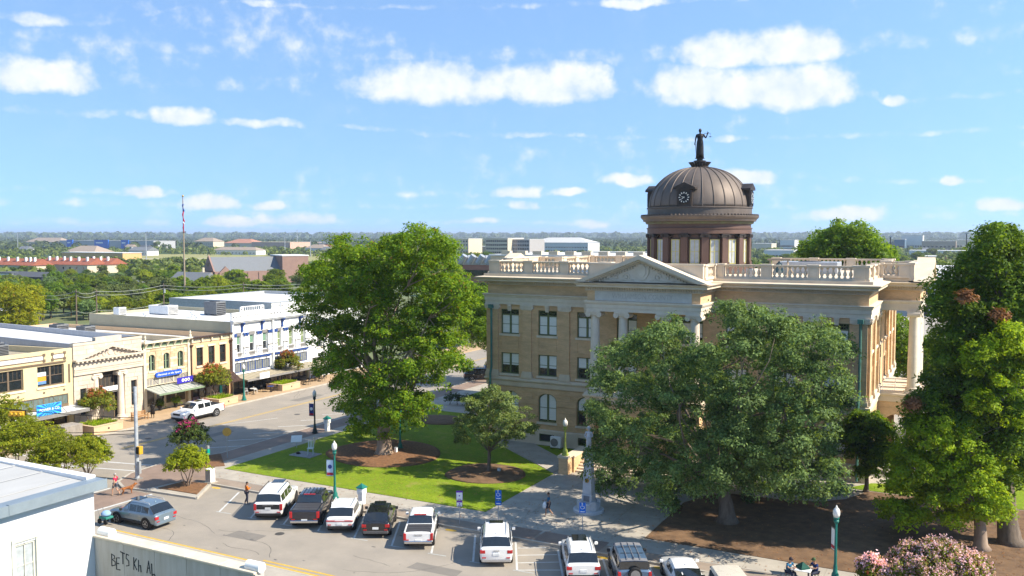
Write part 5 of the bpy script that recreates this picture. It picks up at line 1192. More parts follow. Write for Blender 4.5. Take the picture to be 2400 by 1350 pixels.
def vehicle(name, label, cat, loc, heading, L=4.8, W=1.9, H=1.75, pm=P_WHITE, roofm=None, belt=1.08, clear=.34, hood=1.05, wr=.36, ws_base=None, ws_top=None, rear_top=.38, rear_base=.05, pillars=(.38, .62), bed=None, bedm=None, lamps='corner', spare=False, rims=RIM, sunroof=None, rails=None, boxy=1.0, group=None, lower=TRIM, tailm=None, plate=True, roofribs=False, boot=None, text=None, trunk=None):
    t = thing(name, label, cat, loc, heading, group); hw = W / 2; xr, xf = -L / 2, L / 2
    wb = ws_base if ws_base is not None else xf - L * .27; wt = ws_top if ws_top is not None else wb - .75 * boxy
    hg, hr = hw * (.80 + .05 * (boxy < 1)), hw * (.70 + .07 * (boxy < 1))
    def cab(z=0, s=1): return (hg * s, H - .17 + z, hr * s, H - .045 + z, H + z)
    cx0 = xr + (bed or 0)                       # rear of the cabin
    R_ = []
    R_.append(('a', ring(xr, hw * .9, clear + .16, belt - .06)))
    R_.append(('b', ring(xr + .07, hw * .985, clear, belt)))
    if bed:
        R_.append(('c', ring(cx0 - .03, hw, clear, belt + .02)))
        R_.append(('d', ring(cx0 + .02, hw, clear, belt + .02, (hw * .80, belt + .04, hw * .75, belt + .05, belt + .05))))
        R_.append(('e', ring(cx0 + .16, hw, clear, belt + .02, cab(-.03))))
    elif boot:
        R_.append(('d', ring(xr + boot, hw, clear, belt + .02, (hw * .8, belt + .05, hw * .7, belt + .08, belt + .09))))
        R_.append(('e', ring(xr + boot + .75, hw, clear, belt + .02, cab(-.05))))
    else:
        R_.append(('d', ring(xr + rear_base + .08, hw, clear, belt + .02, (hw * .84, belt + .03, hw * .80, belt + .05, belt + .06))))
        R_.append(('e', ring(xr + rear_top, hw, clear, belt + .015, cab(-.06))))
    x0 = R_[-1][1][0][0]; span = wt - x0
    for k, f in enumerate(pillars): R_.append(('m%d' % k, ring(x0 + span * f, hw, clear, belt + .01 - .02 * k, cab(0))))
    R_.append(('w', ring(wt, hw, clear, belt - .02, cab(-.02, .99))))
    R_.append(('x', ring(wb, hw, clear, belt - .03, (hw * .82, hood + .03, hw * .66, hood + .05, hood + .07))))
    R_.append(('h', ring(xf - .42, hw * .985, clear, hood - .10))); R_.append(('i', ring(xf - .10, hw * .93, clear + .02, hood - .2))); R_.append(('j', ring(xf, hw * .84, clear + .1, hood - .34)))
    D = dict(R_); rings = [r for _, r in R_]
    mb = MB(); mb.loft(rings); body = mb.build('body', pm, t, 'auto', bevel=.035); body.modifiers['bevel'].segments = 2; body.modifiers['bevel'].angle_limit = R(22)
    n_ = len(rings[0]); Rr = lambda key, j: D[key][j]
    # index: 0 bottom, 1..8 right side (y<0), 9 top, 10..17 left
    keys = [k for k, _ in R_]; ci = keys.index('e')
    seq = keys[ci:keys.index('w') + 1]
    for a, b in zip(seq[:-1], seq[1:]):
        for s in (0, 1):
            j0, j1 = (5, 6) if not s else (13, 12)
            glass_patch(t, 'side_window', [Rr(a, j0), Rr(b, j0), Rr(b, j1), Rr(a, j1)], .88)
    for s in (0, 1):                            # front quarter light
        j0, j1 = (5, 6) if not s else (13, 12); p = [Rr('w', j0), tuple(np.array(Rr('w', j0)) * .3 + np.array(Rr('x', j1)) * .7), Rr('w', j1)]; glass_patch(t, 'quarter_light', p, .75)
    for nm, a, b, jj in (('windscreen', 'x', 'w', None), ('rear_window', 'd', 'e', None)):
        q = [Rr(a, 7), Rr(a, 9), Rr(a, 11), Rr(b, 11), Rr(b, 9), Rr(b, 7)]
        lo = [np.array(v) for v in q]
        z0, z1 = .07, .93
        L3 = [lo[i] * (1 - z0) + lo[5 - i] * z0 for i in range(3)]; U3 = [lo[i] * (1 - z1) + lo[5 - i] * z1 for i in range(3)]
        nrm = np.cross(L3[2] - L3[0], U3[0] - L3[0]); nrm /= np.linalg.norm(nrm)
        if nrm @ (L3[1] - np.array([0, 0, .5])) < 0: nrm = -nrm
        L3 = [v + nrm * .014 for v in L3]; U3 = [v + nrm * .014 for v in U3]
        sc = 1.12
        for v in L3 + U3: v[1] *= sc
        mbg = MB(); mbg.add(L3 + U3 + [v - nrm * .05 for v in L3 + U3], [(0, 1, 4, 3), (1, 2, 5, 4), (6, 9, 10, 7), (7, 10, 11, 8), (0, 3, 9, 6), (2, 8, 11, 5), (3, 4, 10, 9), (4, 5, 11, 10), (0, 6, 7, 1), (1, 7, 8, 2)]); mbg.build(nm, CGLASS, t)
    # lower cladding, bumpers
    m = MB(); m.box(xr - .02, xr + .3, -hw * .9, hw * .9, clear - .02, clear + .22); m.build('rear_bumper', lower, t, bevel=.05)
    m = MB(); m.box(xf - .25, xf + .02, -hw * .84, hw * .84, clear - .02, clear + .2); m.build('front_bumper', lower, t, bevel=.05)
    for s in (-1, 1): MB().box(-L * .27, L * .25, s * (hw - .07), s * (hw + .006), clear - .02, clear + .12).build('sill_trim', TRIM, t)
    # wheels
    ax = (xr + L * .205, xf - L * .185)
    for x in ax:
        for s in (-1, 1):
            MB().cyl((x, s * (hw - .28), wr + .02), (x, s * (hw + .008), wr + .02), wr + .075, n=22).build('wheel_arch', TRIM, t)
            w_ = MB().cyl((x, s * (hw - .24), wr), (x, s * (hw + .022), wr), wr, n=24).build('wheel', TYRE, t, 'auto')
            MB().cyl((x, s * (hw - .0), wr), (x, s * (hw + .03), wr), wr * .66, n=20).build('rim', rims, w_)
            sp = MB()
            for k in range(5):
                a = 2 * math.pi * k / 5 + .3; ca, sa = math.cos(a), math.sin(a); v = [(x + u * ca - v_ * sa, s * (hw + .034), wr + u * sa + v_ * ca) for u, v_ in ((wr * .2, -.05), (wr * .58, -.1), (wr * .58, .1), (wr * .2, .05))]; sp.add(v, [(0, 1, 2, 3)])
            sp.build('rim_openings', TRIM, w_, kind='stuff')
    # lamps
    for s in (-1, 1):
        if lamps == 'corner': m = MB().box(xr - .015, xr + .28, s * (hw * .66), s * (hw * .985), belt - .30, belt - .09)
        elif lamps == 'tall': m = MB().box(xr - .02, xr + .16, s * (hw * .80), s * (hw * .985), belt - .48, belt - .03)
        elif lamps == 'wide': m = MB().box(xr - .022, xr + .22, s * (hw * .34), s * (hw * .97), belt - .20, belt - .11)
        else: m = MB().box(xr - .02, xr + .14, s * (hw * .78), s * (hw * .95), belt - .42, belt - .12)
        m.build('tail_lamp', REDL, t, bevel=.02)
        MB().box(xf - .38, xf - .03, s * hw * .58, s * hw * .93, hood - .40, hood - .27).build('headlamp', CLEARL, t, bevel=.02)
        MB().box(xr - .03, xr + .02, s * hw * .62, s * hw * .86, clear + .24, clear + .30).build('reflector', REDL, t)
        mr = MB(); mr.box(wb - .28, wb - .12, s * (hw + .02), s * (hw + .22), belt - .02, belt + .16); mr.build('wing_mirror', tailm if tailm and 0 else (TRIM if pm is not P_WHITE else pm), t, bevel=.03)
        for f in (.25, .6): MB().box(x0 + (wb - x0) * f, x0 + (wb - x0) * f + .2, s * (hw - .02), s * (hw + .02), belt - .2, belt - .165).build('door_handle', pm if pm is P_WHITE else CHROME, t)
    if lamps == 'wide': MB().box(xr - .024, xr + .05, -hw * .34, hw * .34, belt - .19, belt - .15).build('lamp_bar', REDL, t)
    MB().box(xf - .06, xf + .012, -hw * .5, hw * .5, hood - .42, hood - .22).build('grille', TRIM, t)
    if plate: MB().box(xr - .028, xr + .02, -.2, .2, (belt - .42 if not bed else clear + .14), (belt - .27 if not bed else clear + .29)).build('number_plate', PLATE, t)
    if tailm: MB().box(xr - .012, xr + .06, -hw * .8, hw * .8, belt - .42, belt - .06).build('tailgate_panel', tailm, t, bevel=.02)
    if text: piece('lettering', text_mesh(text, .13, CHROME if pm is not P_WHITE else GREYP, extrude=.006), t, (xr - (.022 if not tailm else .02), 0, belt - .14), rot=(math.pi / 2, 0, -math.pi / 2))
    if rails:
        for s in (-1, 1): MB().tube([(x0 + .1, s * hr * .96, H - .06), (x0 + .2, s * hr * .96, H + .05), (wt - .1, s * hr * .97, H + .05), (wt + .02, s * hr * .97, H - .07)], .024, 6).build('roof_rail', rails, t)
    if sunroof:
        a, b = sunroof; MB().box(a, b, -hr * .62, hr * .62, H - .02, H + .014).build('sunroof', CGLASS, t, bevel=.01)
    if roofm:
        m = MB(); pts = [Rr('e', j) for j in (6, 7, 8, 9, 10, 11, 12)]; pts2 = [Rr('w', j) for j in (6, 7, 8, 9, 10, 11, 12)]; off = np.array([0, 0, .015]); A = [np.array(p) + off + np.array([-.04, 0, 0]) for p in pts]; B_ = [np.array(p) + off for p in pts2]; m.add(A + B_, [(i, i + 1, 8 + i, 7 + i) for i in range(6)]); m.build('hardtop', roofm, t)
        for k in range(1, 4): y = -hr + 2 * hr * k / 4; MB().box(x0 + .05, wt - .05, y - .015, y + .015, H + .0, H + .028).build('roof_rib', roofm, t)
        for f in (.35, .7): MB().box(x0 + (wt - x0) * f - .012, x0 + (wt - x0) * f + .012, -hr * .9, hr * .9, H, H + .024).build('roof_seam', TRIM, t)
    if roofribs:
        for k in range(5): y = -hr * .7 + hr * 1.4 * k / 4; MB().box(x0 + .1, wt - .2, y - .03, y + .03, H - .01, H + .018).build('roof_rib', pm, t)
    MB().tube([(x0 + .3, 0, H - .01), (x0 + .22, 0, H + .1)], [.05, .015], 5).build('antenna_fin', pm, t)
    if bed:
        z = belt + .085
        MB().box(xr + .1, cx0 - .1, -hw * .83, hw * .83, belt - .02, z).build('bed_cover', bedm or TONNEAU, t, bevel=.01)
        for k in range(1, 3): x = xr + .1 + (bed - .2) * k / 3; MB().box(x - .012, x + .012, -hw * .83, hw * .83, z, z + .008).build('cover_seam', TRIM, t)
        for s in (-1, 1): MB().box(xr + .03, cx0 - .06, s * hw * .84, s * hw * .95, belt - .05, belt + .1).build('bed_rail', pm, t, bevel=.02)
        MB().box(xr - .06, xr + .06, -hw * .93, hw * .93, clear + .02, clear + .2).build('chrome_bumper', CHROME, t, bevel=.03)
        MB().box(cx0 + .05, cx0 + .16, -.4, .4, H - .05, H + .0).build('brake_light', REDL, t)
    if spare:
        w_ = MB().cyl((xr - .24, 0, belt - .12), (xr - .02, 0, belt - .12), .38, n=24).build('spare_wheel', TYRE, t, 'auto'); MB().cyl((xr - .26, 0, belt - .12), (xr - .23, 0, belt - .12), .27, n=20).build('rim', GREYP, w_)
    return t
HD = R(118.6); hv = np.array([math.cos(HD), math.sin(HD)])
def parked(px, py, L, z=.38):
    p = G(px, py, z)[:2]; c = p + hv * L / 2; return (c[0], c[1], 0)
c = parked(628, 1208, 5.3); vehicle('parked_suv', 'large white SUV with a black tailgate panel, parked beside the orange-shirted person', 'car', c, HD, 5.3, 2.03, 1.94, P_WHITE, belt=1.22, hood=1.2, wr=.41, rear_top=.30, pillars=(.34, .66), lamps='tall', rails=TRIM, sunroof=(.15, 1.0), tailm=TRIM, text='EXPEDITION', rims=RIMD)
c = parked(713, 1228, 5.75); vehicle('pickup_truck', 'dark slate pickup with a grey folding bed cover and chrome bumper', 'pickup', c, HD, 5.75, 2.05, 1.92, P_DKBLUE, belt=1.25, hood=1.26, wr=.42, bed=1.75, ws_base=1.45, ws_top=.75, pillars=(.5,), lamps='tall', roofribs=True, clear=.42)
c = parked(796, 1238, 4.74); vehicle('parked_crossover', 'white crossover with a thin full-width red lamp bar', 'car', c, HD, 4.74, 1.86, 1.66, P_WHITE, belt=1.02, hood=1.0, rear_top=.8, rear_base=.12, pillars=(.38, .68), lamps='wide', rails=P_WHITE, boxy=.95, rims=RIMD)
c = parked(880, 1250, 4.6); vehicle('parked_crossover', 'black crossover with grey bumper between the white crossover and white pickup', 'car', c, HD, 4.6, 1.86, 1.70, P_BLACK, belt=1.06, hood=1.05, rear_top=.5, lamps='corner', sunroof=(-.2, .5), lower=mat('grey_plastic', (.09, .09, .095), .6))
c = parked(980, 1276, 5.39); vehicle('pickup_truck', 'white pickup with a dark tonneau cover and red tail lamps', 'pickup', c, HD, 5.39, 1.91, 1.79, P_WHITE, belt=1.12, hood=1.14, wr=.39, bed=1.62, ws_base=1.35, ws_top=.72, pillars=(.52,), lamps='tall', clear=.4, text='TACOMA')
c = parked(1163, 1316, 5.1); vehicle('parked_suv', 'white luxury SUV with black rear glass parked before the blue access sign', 'car', c, HD, 5.1, 1.99, 1.88, P_WHITE, belt=1.16, hood=1.15, wr=.40, rear_top=.42, lamps='corner', rails=SILV, sunroof=(.1, .6), text='LEXUS', lower=SILV)
vehicle('parked_suv', 'white SUV with a long glass sunroof beside the hatched access aisle', 'car', (-20.75, 48.35, 0), HD, 5.05, 1.98, 1.78, P_WHITE, belt=1.1, hood=1.08, wr=.39, rear_top=.5, lamps='corner', rails=SILV, sunroof=(-.35, .75))
vehicle('parked_off_roader', 'slate-blue off-roader with a grey hardtop and a spare wheel on its tailgate', 'car', (-17.62, 48.35, 0), HD, 4.7, 1.93, 1.85, P_AREA, roofm=mat('grey_hardtop', (.19, .19, .20), .7, var=.08), belt=1.22, hood=1.2, wr=.41, rear_top=.16, rear_base=.02, boxy=.55, lamps='tall', spare=True, plate=False)
vehicle('parked_sedan', 'white four-door sedan parked next to the slate-blue off-roader', 'car', (-14.5, 48.75, 0), HD, 4.9, 1.86, 1.46, P_WHITE, belt=.96, hood=.92, wr=.34, boot=.62, pillars=(.45,), lamps='corner')
vehicle('parked_van', 'cream van roof just rising into view beside the white sedan', 'van', (-11.45, 46.9, 0), HD, 5.0, 1.95, 2.1, P_CREAM, belt=1.2, hood=1.15, rear_top=.12, boxy=.8, lamps='tall')
vehicle('parked_hatchback', 'white hatchback in front of the two seated people', 'car', (-8.05, 48.7, 0), HD, 4.4, 1.8, 1.55, P_WHITE, belt=1.0, hood=.98, rear_top=.6)
vehicle('driving_crossover', 'silver-blue crossover driving along the front street', 'car', (-51.1, 41.95, 0), R(180), 4.72, 1.85, 1.70, P_SILVB, belt=1.04, hood=1.02, wr=.37, rear_top=.75, rear_base=.1, lamps='corner', rails=SILV, sunroof=(-.1, .7), lower=P_SILVB)
vehicle('pickup_truck', 'white crew-cab pickup driving down the main street past the shops', 'pickup', (-75.2, 69.3, 0), R(-90), 5.85, 2.03, 1.96, P_WHITE, belt=1.22, hood=1.24, wr=.43, bed=1.75, bedm=TRIM, ws_base=1.5, ws_top=.8, pillars=(.5,), lamps='tall', sunroof=(-.3, .5), clear=.42)
vehicle('parked_suv', 'black SUV parked at the kerb beyond the courthouse west side', 'car', (-60.5, 106.3, 0), R(35), 4.9, 1.93, 1.75, P_BLACK, rails=TRIM)
vehicle('parked_suv', 'navy blue SUV with red tail lamps parked behind the black SUV', 'car', (-61.0, 112.8, 0), R(35), 4.9, 1.95, 1.8, P_NAVY, rails=TRIM)
vehicle('parked_suv', 'white SUV on the rear street seen past the east portico column', 'car', (-3.6, 128, .14), R(200), 4.8, 1.9, 1.8, P_WHITE)
vehicle('parked_hatchback', 'white car on the rear street seen through the east portico', 'car', (-8.6, 117.5, 0), R(185), 4.5, 1.8, 1.5, P_WHITE)
# ------------------------------------------------------------------ near white building and the parapet with the writing
WSTUC = mat('white_stucco', (.66, .665, .67), .8, c2=(.58, .585, .59), scale=.5, bump=.25, bscale=30)
FLASH = mat('grey_flashing', (.30, .36, .40), .45, c2=(.24, .29, .33), scale=1.2, metal=.4)
ROLLR = mat('pale_rolled_roof', (.43, .43, .42), .85, c2=(.35, .35, .34), scale=.6, stretch=(1, .25, 1))
nb = thing('white_building', 'white stucco building with a pale roof and grey metal eave', 'building', (-48, 27, .1), world=True)
EX = -41.9
fr = Fr((EX, 31.3, 0), 'E')
wy = PXp(60, 1310, EX)[1] - 31.3
w = MB(fr); wall_holes(w, -22, 0, .1, 6.55, [(wy - .55, wy + .55, 2.35, 4.62)], 0, .22); w.build('east_wall', WSTUC, nb)
MB(Fr((-51, 31.3, 0), 'N')).quad((-9.1, 0, .1), (9.1, 0, .1), (9.1, 0, 6.55), (-9.1, 0, 6.55)).build('north_wall', WSTUC, nb)
MB().box(-60, EX - .25, 9.5, 31.05, .1, 6.4).build('core', MATS['unlit_room'], nb)
SASH = mat('cream_sash', (.62, .60, .50), .6)
kw = sash_window(1.1, 2.27, SASH, .0, mull=False, t=.1, sillm=SASH, gl=mat('pale_glass', (.42, .45, .46), .15, spec=.7))
o = place(kw, nb, fr((wy, 0.1, 2.35)), ROT['E']); m = MB(fr)
m.box(wy - .72, wy - .56, .0, .05, 2.2, 4.75); m.box(wy + .56, wy + .72, .0, .05, 2.2, 4.75); m.box(wy - .72, wy + .72, .0, .08, 4.753, 4.93); m.box(wy - .02, wy + .02, -.12, -.06, 2.4, 4.6); m.build('window_casing', SASH, nb)
MB().add([(-60, 9, 7.25), (EX - .25, 9, 6.75), (EX - .25, 31.1, 6.75), (-60, 31.1, 7.05), (-60, 9, 7.1), (EX - .25, 9, 6.6), (EX - .25, 31.1, 6.6), (-60, 31.1, 6.9)], [(0, 1, 2, 3), (4, 7, 6, 5), (0, 4, 5, 1), (1, 5, 6, 2), (2, 6, 7, 3), (3, 7, 4, 0)]).build('roof', ROLLR, nb)
for k in range(4): MB().box(EX - 1.5 - k * 2.4, EX - 1.46 - k * 2.4, 9.2, 31, 6.80 + k * .07, 6.83 + k * .07).build('roof_seam', ROLLR, nb)
m = MB(); m.prism([(EX - .35, 9.0), (EX + .45, 9.0), (EX + .45, 31.75), (EX - .35, 31.75)], 6.58, 6.86); m.build('eave_flashing', FLASH, nb, bevel=.03)
MB().box(EX + .46, EX + .49, 9, 31.78, 6.35, 6.87).build('eave_fascia', FLASH, nb)
for y in (26.3, 21): MB().box(EX + .3, EX + .51, y - .04, y + .04, 6.4, 6.9).build('flashing_joint', FLASH, nb)
m = MB(); m.box(-60, EX - .36, 31.15, 31.7, 6.6, 6.98); m.build('north_eave', WHITE, nb)
# parapet wall
CRM = mat('cream_coping', (.66, .58, .45), .8, c2=(.54, .46, .35), scale=1.5, stretch=(1, 1, 1))
GRW = mat('stained_concrete', (.50, .48, .44), .85, c2=(.36, .33, .28), scale=.8, stretch=(2.5, 1, .35), bump=.2)
pw = thing('parapet_wall', 'stained grey concrete parapet wall with a cream coping and black spray-painted letters', 'wall', (-35, 31.5, .1), world=True)
PX0, PX1, PT = EX + .02, -30.3, 3.85
edges = [PX0 + k * (PX1 - PX0) / 5 for k in range(6)]
for a, b in zip(edges[:-1], edges[1:]): MB().box(a + .01, b - .01, 31.25, 31.85, .1, PT - .12).build('wall_panel', GRW, pw)
for a, b in zip(edges[:-1], edges[1:]): MB().box(a + .004, b - .004, 31.15, 32.0, PT - .118, PT).build('coping_stone', CRM, pw, bevel=.02)
for x in (PX0 + .6, PX1 - .3):
    m = MB(); m.cyl((x - .5, 31.6, PT + .12), (x + .4, 31.6, PT + .12), .26, n=16); m.build('coping_roll', WHITE, pw, 'auto')
MB().box(PX1 + .03, 8, 31.2, 32.0, .1, 3.0).build('rusty_ledge', mat('rusty_tin_ledge', (.55, .56, .55), .6, c2=(.42, .16, .05), scale=1.1, stretch=(.5, 3, 1)), pw)
INK = mat('spray_ink', (.02, .02, .025), .8)
def strokes(chars, x, z, h, gap):
    """hand-sprayed letters as thin raised strokes on the wall face"""
    S = {'B': [[(0, 0), (0, 1), (.42, .88), (.45, .68), (.05, .55), (.5, .42), (.52, .15), (0, 0)]], 'E': [[(.5, 1), (.05, .95), (0, 0), (.55, .02)], [(.03, .5), (.4, .52)]], 'T': [[(-.05, 1.02), (.6, .93)], [(.3, .95), (.3, .05)]], 'S': [[(.5, .92), (.15, .98), (.1, .62), (.48, .45), (.5, .08), (.1, .0)]], 'K': [[(0, 0), (.02, 1)], [(.42, .95), (.03, .5), (.45, .02)]], 'h': [[(0, 0), (.02, .95)], [(.02, .45), (.3, .55), (.36, 0)]], 'A': [[(0, 0), (.28, 1), (.48, 0)], [(.1, .42), (.42, .42)]], 'L': [[(0, 1), (.05, 0), (.6, .05)], [(.1, .12), (.35, .2), (.5, .02)]]}
    for ch, dz in chars:
        if ch != ' ':
            for k, st in enumerate(S[ch]): MB().tube([(x + px * h * .8, 31.243, z + dz + pz * h) for px, pz in st], .028, 5).build('spray_letter', INK, pw)
        x += gap * (.75 if ch == ' ' else 1)
ltx = PYp(262, 1322, 31.24); strokes([('B', 0), ('E', -.12), ('T', .22), ('S', .2), (' ', 0), ('K', .1), ('h', .06), (' ', 0), ('A', .1), ('L', .0)], ltx[0], ltx[2] - .1, .66, .36)
# thing on the pavement by the corner
sc = thing('delivery_cart', 'green and blue hand cart with grey wheels by the white building corner', 'cart', G(249, 1226, .15)); MB().box(-.4, .4, -.3, .3, .35, .5).build('tray', mat('teal_green', (.03, .2, .16), .6), sc, bevel=.03); MB().lathe([(.02, .5), (.3, .55), (.34, .7), (.2, .85), (.02, .88)], n=12).build('blue_sack', mat('pale_blue_sack', (.25, .4, .62), .7), sc, True)
for sx in (-1, 1):
    for sy in (-1, 1): MB().cyl((sx * .3, sy * .33, .18), (sx * .3, sy * .25, .18), .18, n=14).build('wheel', TYRE, sc)
MB().tube([(-.4, -.2, .5), (-.6, -.2, 1.0), (-.6, .2, 1.0), (-.4, .2, .5)], .02, 6).build('handle', GREYP, sc)
# ------------------------------------------------------------------ trees
BARK = mat('bark_grey_brown', (.20, .155, .115), .95, c2=(.09, .07, .055), scale=5, stretch=(1, 1, .25), bump=.8, bscale=12)
BARKP = mat('bark_pale', (.36, .27, .20), .9, c2=(.22, .16, .12), scale=5, stretch=(1, 1, .3), bump=.5, bscale=10)
L_PECAN = leafmat('pecan_leaf', (.055, .13, .010), (.19, .285, .013), (.22, .10, .02), .5)
L_OAK = leafmat('live_oak_leaf', (.06, .115, .036), (.20, .29, .09), None, .4)
L_DARK = leafmat('dark_leaf', (.065, .14, .014), (.19, .29, .02), None, .5)
L_LIME = leafmat('lime_leaf', (.15, .26, .012), (.34, .45, .016), None, .5)
L_MYR = leafmat('myrtle_leaf', (.08, .12, .012), (.20, .21, .018), (.34, .07, .02))
L_BUSH = leafmat('hedge_leaf', (.022, .05, .014), (.05, .09, .022))
PINKF = leafmat('pink_blossom', (.62, .34, .40), (.78, .56, .62), None, .3)
MAGF = leafmat('magenta_blossom', (.45, .02, .16), (.6, .06, .22), None, .3)
REDF = leafmat('red_blossom', (.34, .08, .03), (.42, .15, .06), None, .3)
DRY = leafmat('dry_brown_leaf', (.20, .09, .04), (.34, .17, .08))

def quads_mesh(name, P, T, B, m):
    """leaf blades: centre P, half length vector T, half width vector B"""
    n = len(P); N_ = np.cross(T, B); N_ /= np.linalg.norm(N_, axis=1, keepdims=True) + 1e-9
    cup = N_ * (np.linalg.norm(B, axis=1, keepdims=True) * .35)
    v = np.stack([P - T, P + B * .95 - T * .1 + cup, P + T, P - B * .95 - T * .1 + cup], 1).reshape(-1, 3)
    me = bpy.data.meshes.new(name); me.vertices.add(n * 4); me.vertices.foreach_set('co', v.ravel().astype(np.float32))
    me.loops.add(n * 4); me.loops.foreach_set('vertex_index', np.arange(n * 4, dtype=np.int32)); me.polygons.add(n)
    me.polygons.foreach_set('loop_start', np.arange(n, dtype=np.int32) * 4); me.update(calc_edges=True); me.validate(); me.materials.append(m); return me
def unit(v): return v / (np.linalg.norm(v, axis=-1, keepdims=True) + 1e-9)
def leaf_cloud(blobs, n_leaf, size, clump=.6, per=26, flat=.6, droop=.0, shell=.72, asp=.5, seed=1, inner=.25):
    """blobs: (x,y,z,r). leaves gathered in small clumps near each blob's skin, fewer inside"""
    g = np.random.default_rng(seed); bl = np.array(blobs, float); wgt = bl[:, 3] ** 2.2; nc = max(8, int(n_leaf / per))
    idx = g.choice(len(bl), nc, p=wgt / wgt.sum()); d = unit(g.normal(size=(nc, 3))); d[:, 2] = np.where(d[:, 2] < -.35, -d[:, 2] * .8, d[:, 2]); d = unit(d)
    rad = np.where(g.random(nc) < inner, g.uniform(.25, shell, nc), g.uniform(shell, 1.04, nc))
    c = bl[idx, :3] + d * (bl[idx, 3] * rad)[:, None]
    cr = clump * g.uniform(.55, 1.25, nc)
    k = np.repeat(np.arange(nc), per); n = len(k)
    od = unit(g.normal(size=(n, 3)) + d[k] * .55 + np.array([0, 0, .4])); off = od * np.where(g.random(n) < .16, g.uniform(.9, 1.35, n), g.uniform(.5, 1.0, n))[:, None]; off[:, 2] *= flat
    P = c[k] + off * cr[k][:, None]
    P[:, 2] -= droop * np.sum(off[:, :2] ** 2, 1) * cr[k]
    nrm = unit(d[k] * .3 + od * .7 + np.array([0, 0, .4]) + g.normal(size=(n, 3)) * .38)
    t = unit(np.cross(nrm, g.normal(size=(n, 3))) + off * .5); b = unit(np.cross(nrm, t))
    s = size * g.uniform(.65, 1.3, n)
    return P, t * (s / 2)[:, None], b * (s * asp / 2)[:, None], c, d
def limb(mb, a, b, r0, r1, g, bend=.25, n=7):
    a = np.array(a, float); b = np.array(b, float); L_ = np.linalg.norm(b - a); mid = g.normal(size=3) * L_ * bend * .3; mid[2] = abs(mid[2]) * .3
    pts = [a + (b - a) * t + mid * math.sin(math.pi * t) + np.array([0, 0, -.12 * L_ * (t * (1 - t))]) * 0 for t in np.linspace(0, 1, n)]
    mb.tube(pts, [r0 + (r1 - r0) * t for t in np.linspace(0, 1, n)], 7); return pts
def tree(name, label, base, blobs, n_leaf, size, lm, bark=BARK, tr=.4, fork=.35, seed=1, cat='tree', group=None, clump=.6, per=26, flat=.6, droop=0, asp=.5, extra=(), stems=1, shell=.72, inner=.25, flower_name='blossom'):
    """blobs in world coordinates; everything is stored relative to the base"""
    base = np.array(base, float); t = thing(name, label, cat, base, group=group); g = np.random.default_rng(seed)
    bl = [(x - base[0], y - base[1], z - base[2], r) for x, y, z, r in blobs]
    zmin = min(b[2] - b[3] for b in bl); ztop = max(b[2] + b[3] for b in bl); cxy = np.mean([b[:2] for b in bl], 0)
    P, T, B, c, d = leaf_cloud(bl, n_leaf, size, clump, per, flat, droop, shell, asp, seed, inner)
    o = bpy.data.objects.new('crown', quads_mesh('crown', P, T, B, lm)); col.objects.link(o); o.parent = t
    for (em, frac, es, top) in extra:
        k = g.random(len(c)) < frac
        if top: k &= d[:, 2] > top
        cc = c[k]; m_ = 26; q = np.repeat(cc, m_, 0); off = g.normal(size=q.shape) * clump * .3; off[:, 2] *= 1.3
        nn = unit(g.normal(size=q.shape)); tt = unit(np.cross(nn, g.normal(size=q.shape))); bb = np.cross(nn, tt)
        me = quads_mesh(flower_name, q + off + d[k].repeat(m_, 0) * clump * .4, tt * es / 2, bb * es * .4, em); oo = bpy.data.objects.new(flower_name, me); col.objects.link(oo); oo.parent = t
    mb = MB()
    if stems == 1:
        zf = zmin + (ztop - zmin) * fork; ft = np.array([cxy[0] * .35, cxy[1] * .35, zf])
        n = 8; pts = [np.array([0, 0, -.1])] + [ft * s + np.array([g.normal() * .05 * tr, g.normal() * .05 * tr, 0]) for s in np.linspace(.06, 1, n)]
        pts[1][2] = .25
        rs = [tr * 1.75, tr * 1.25] + [tr * (1.05 - .42 * s) for s in np.linspace(0, 1, n - 1)]
        mb.tube(pts, rs, 10)
        bs = sorted(bl, key=lambda q: -q[3])[:16 if len(bl) < 90 else 22]
        for b in bs:
            s = np.clip((b[2] - zmin) / (ztop - zmin), .62, .95); st = pts[int(1 + s * (n - 2))] if b[2] < zf * 1.6 else ft
            limb(mb, st, b[:3], tr * g.uniform(.2, .34), tr * .05, g, .5)
        for k in g.choice(len(c), min(70, len(c)), replace=False):
            j = int(np.argmin(np.linalg.norm(np.array(bs)[:, :3] - c[k], axis=1))); limb(mb, bs[j][:3], c[k], tr * .09, tr * .02, g, n=4)
    else:
        for s in range(stems):
            a = 2 * math.pi * s / stems + g.random(); p0 = np.array([math.cos(a) * tr * 1.2, math.sin(a) * tr * 1.2, -.1]); b = bl[s % len(bl)]
            limb(mb, p0, np.array(b[:3]), tr, tr * .25, g, bend=.35)
        for k in g.choice(len(c), min(40, len(c)), replace=False):
            j = int(np.argmin(np.linalg.norm(np.array(bl)[:, :3] - c[k], axis=1))); limb(mb, bl[j][:3], c[k], tr * .3, tr * .08, g, n=4)
    mb.build('trunk', bark, t, True)
    return t
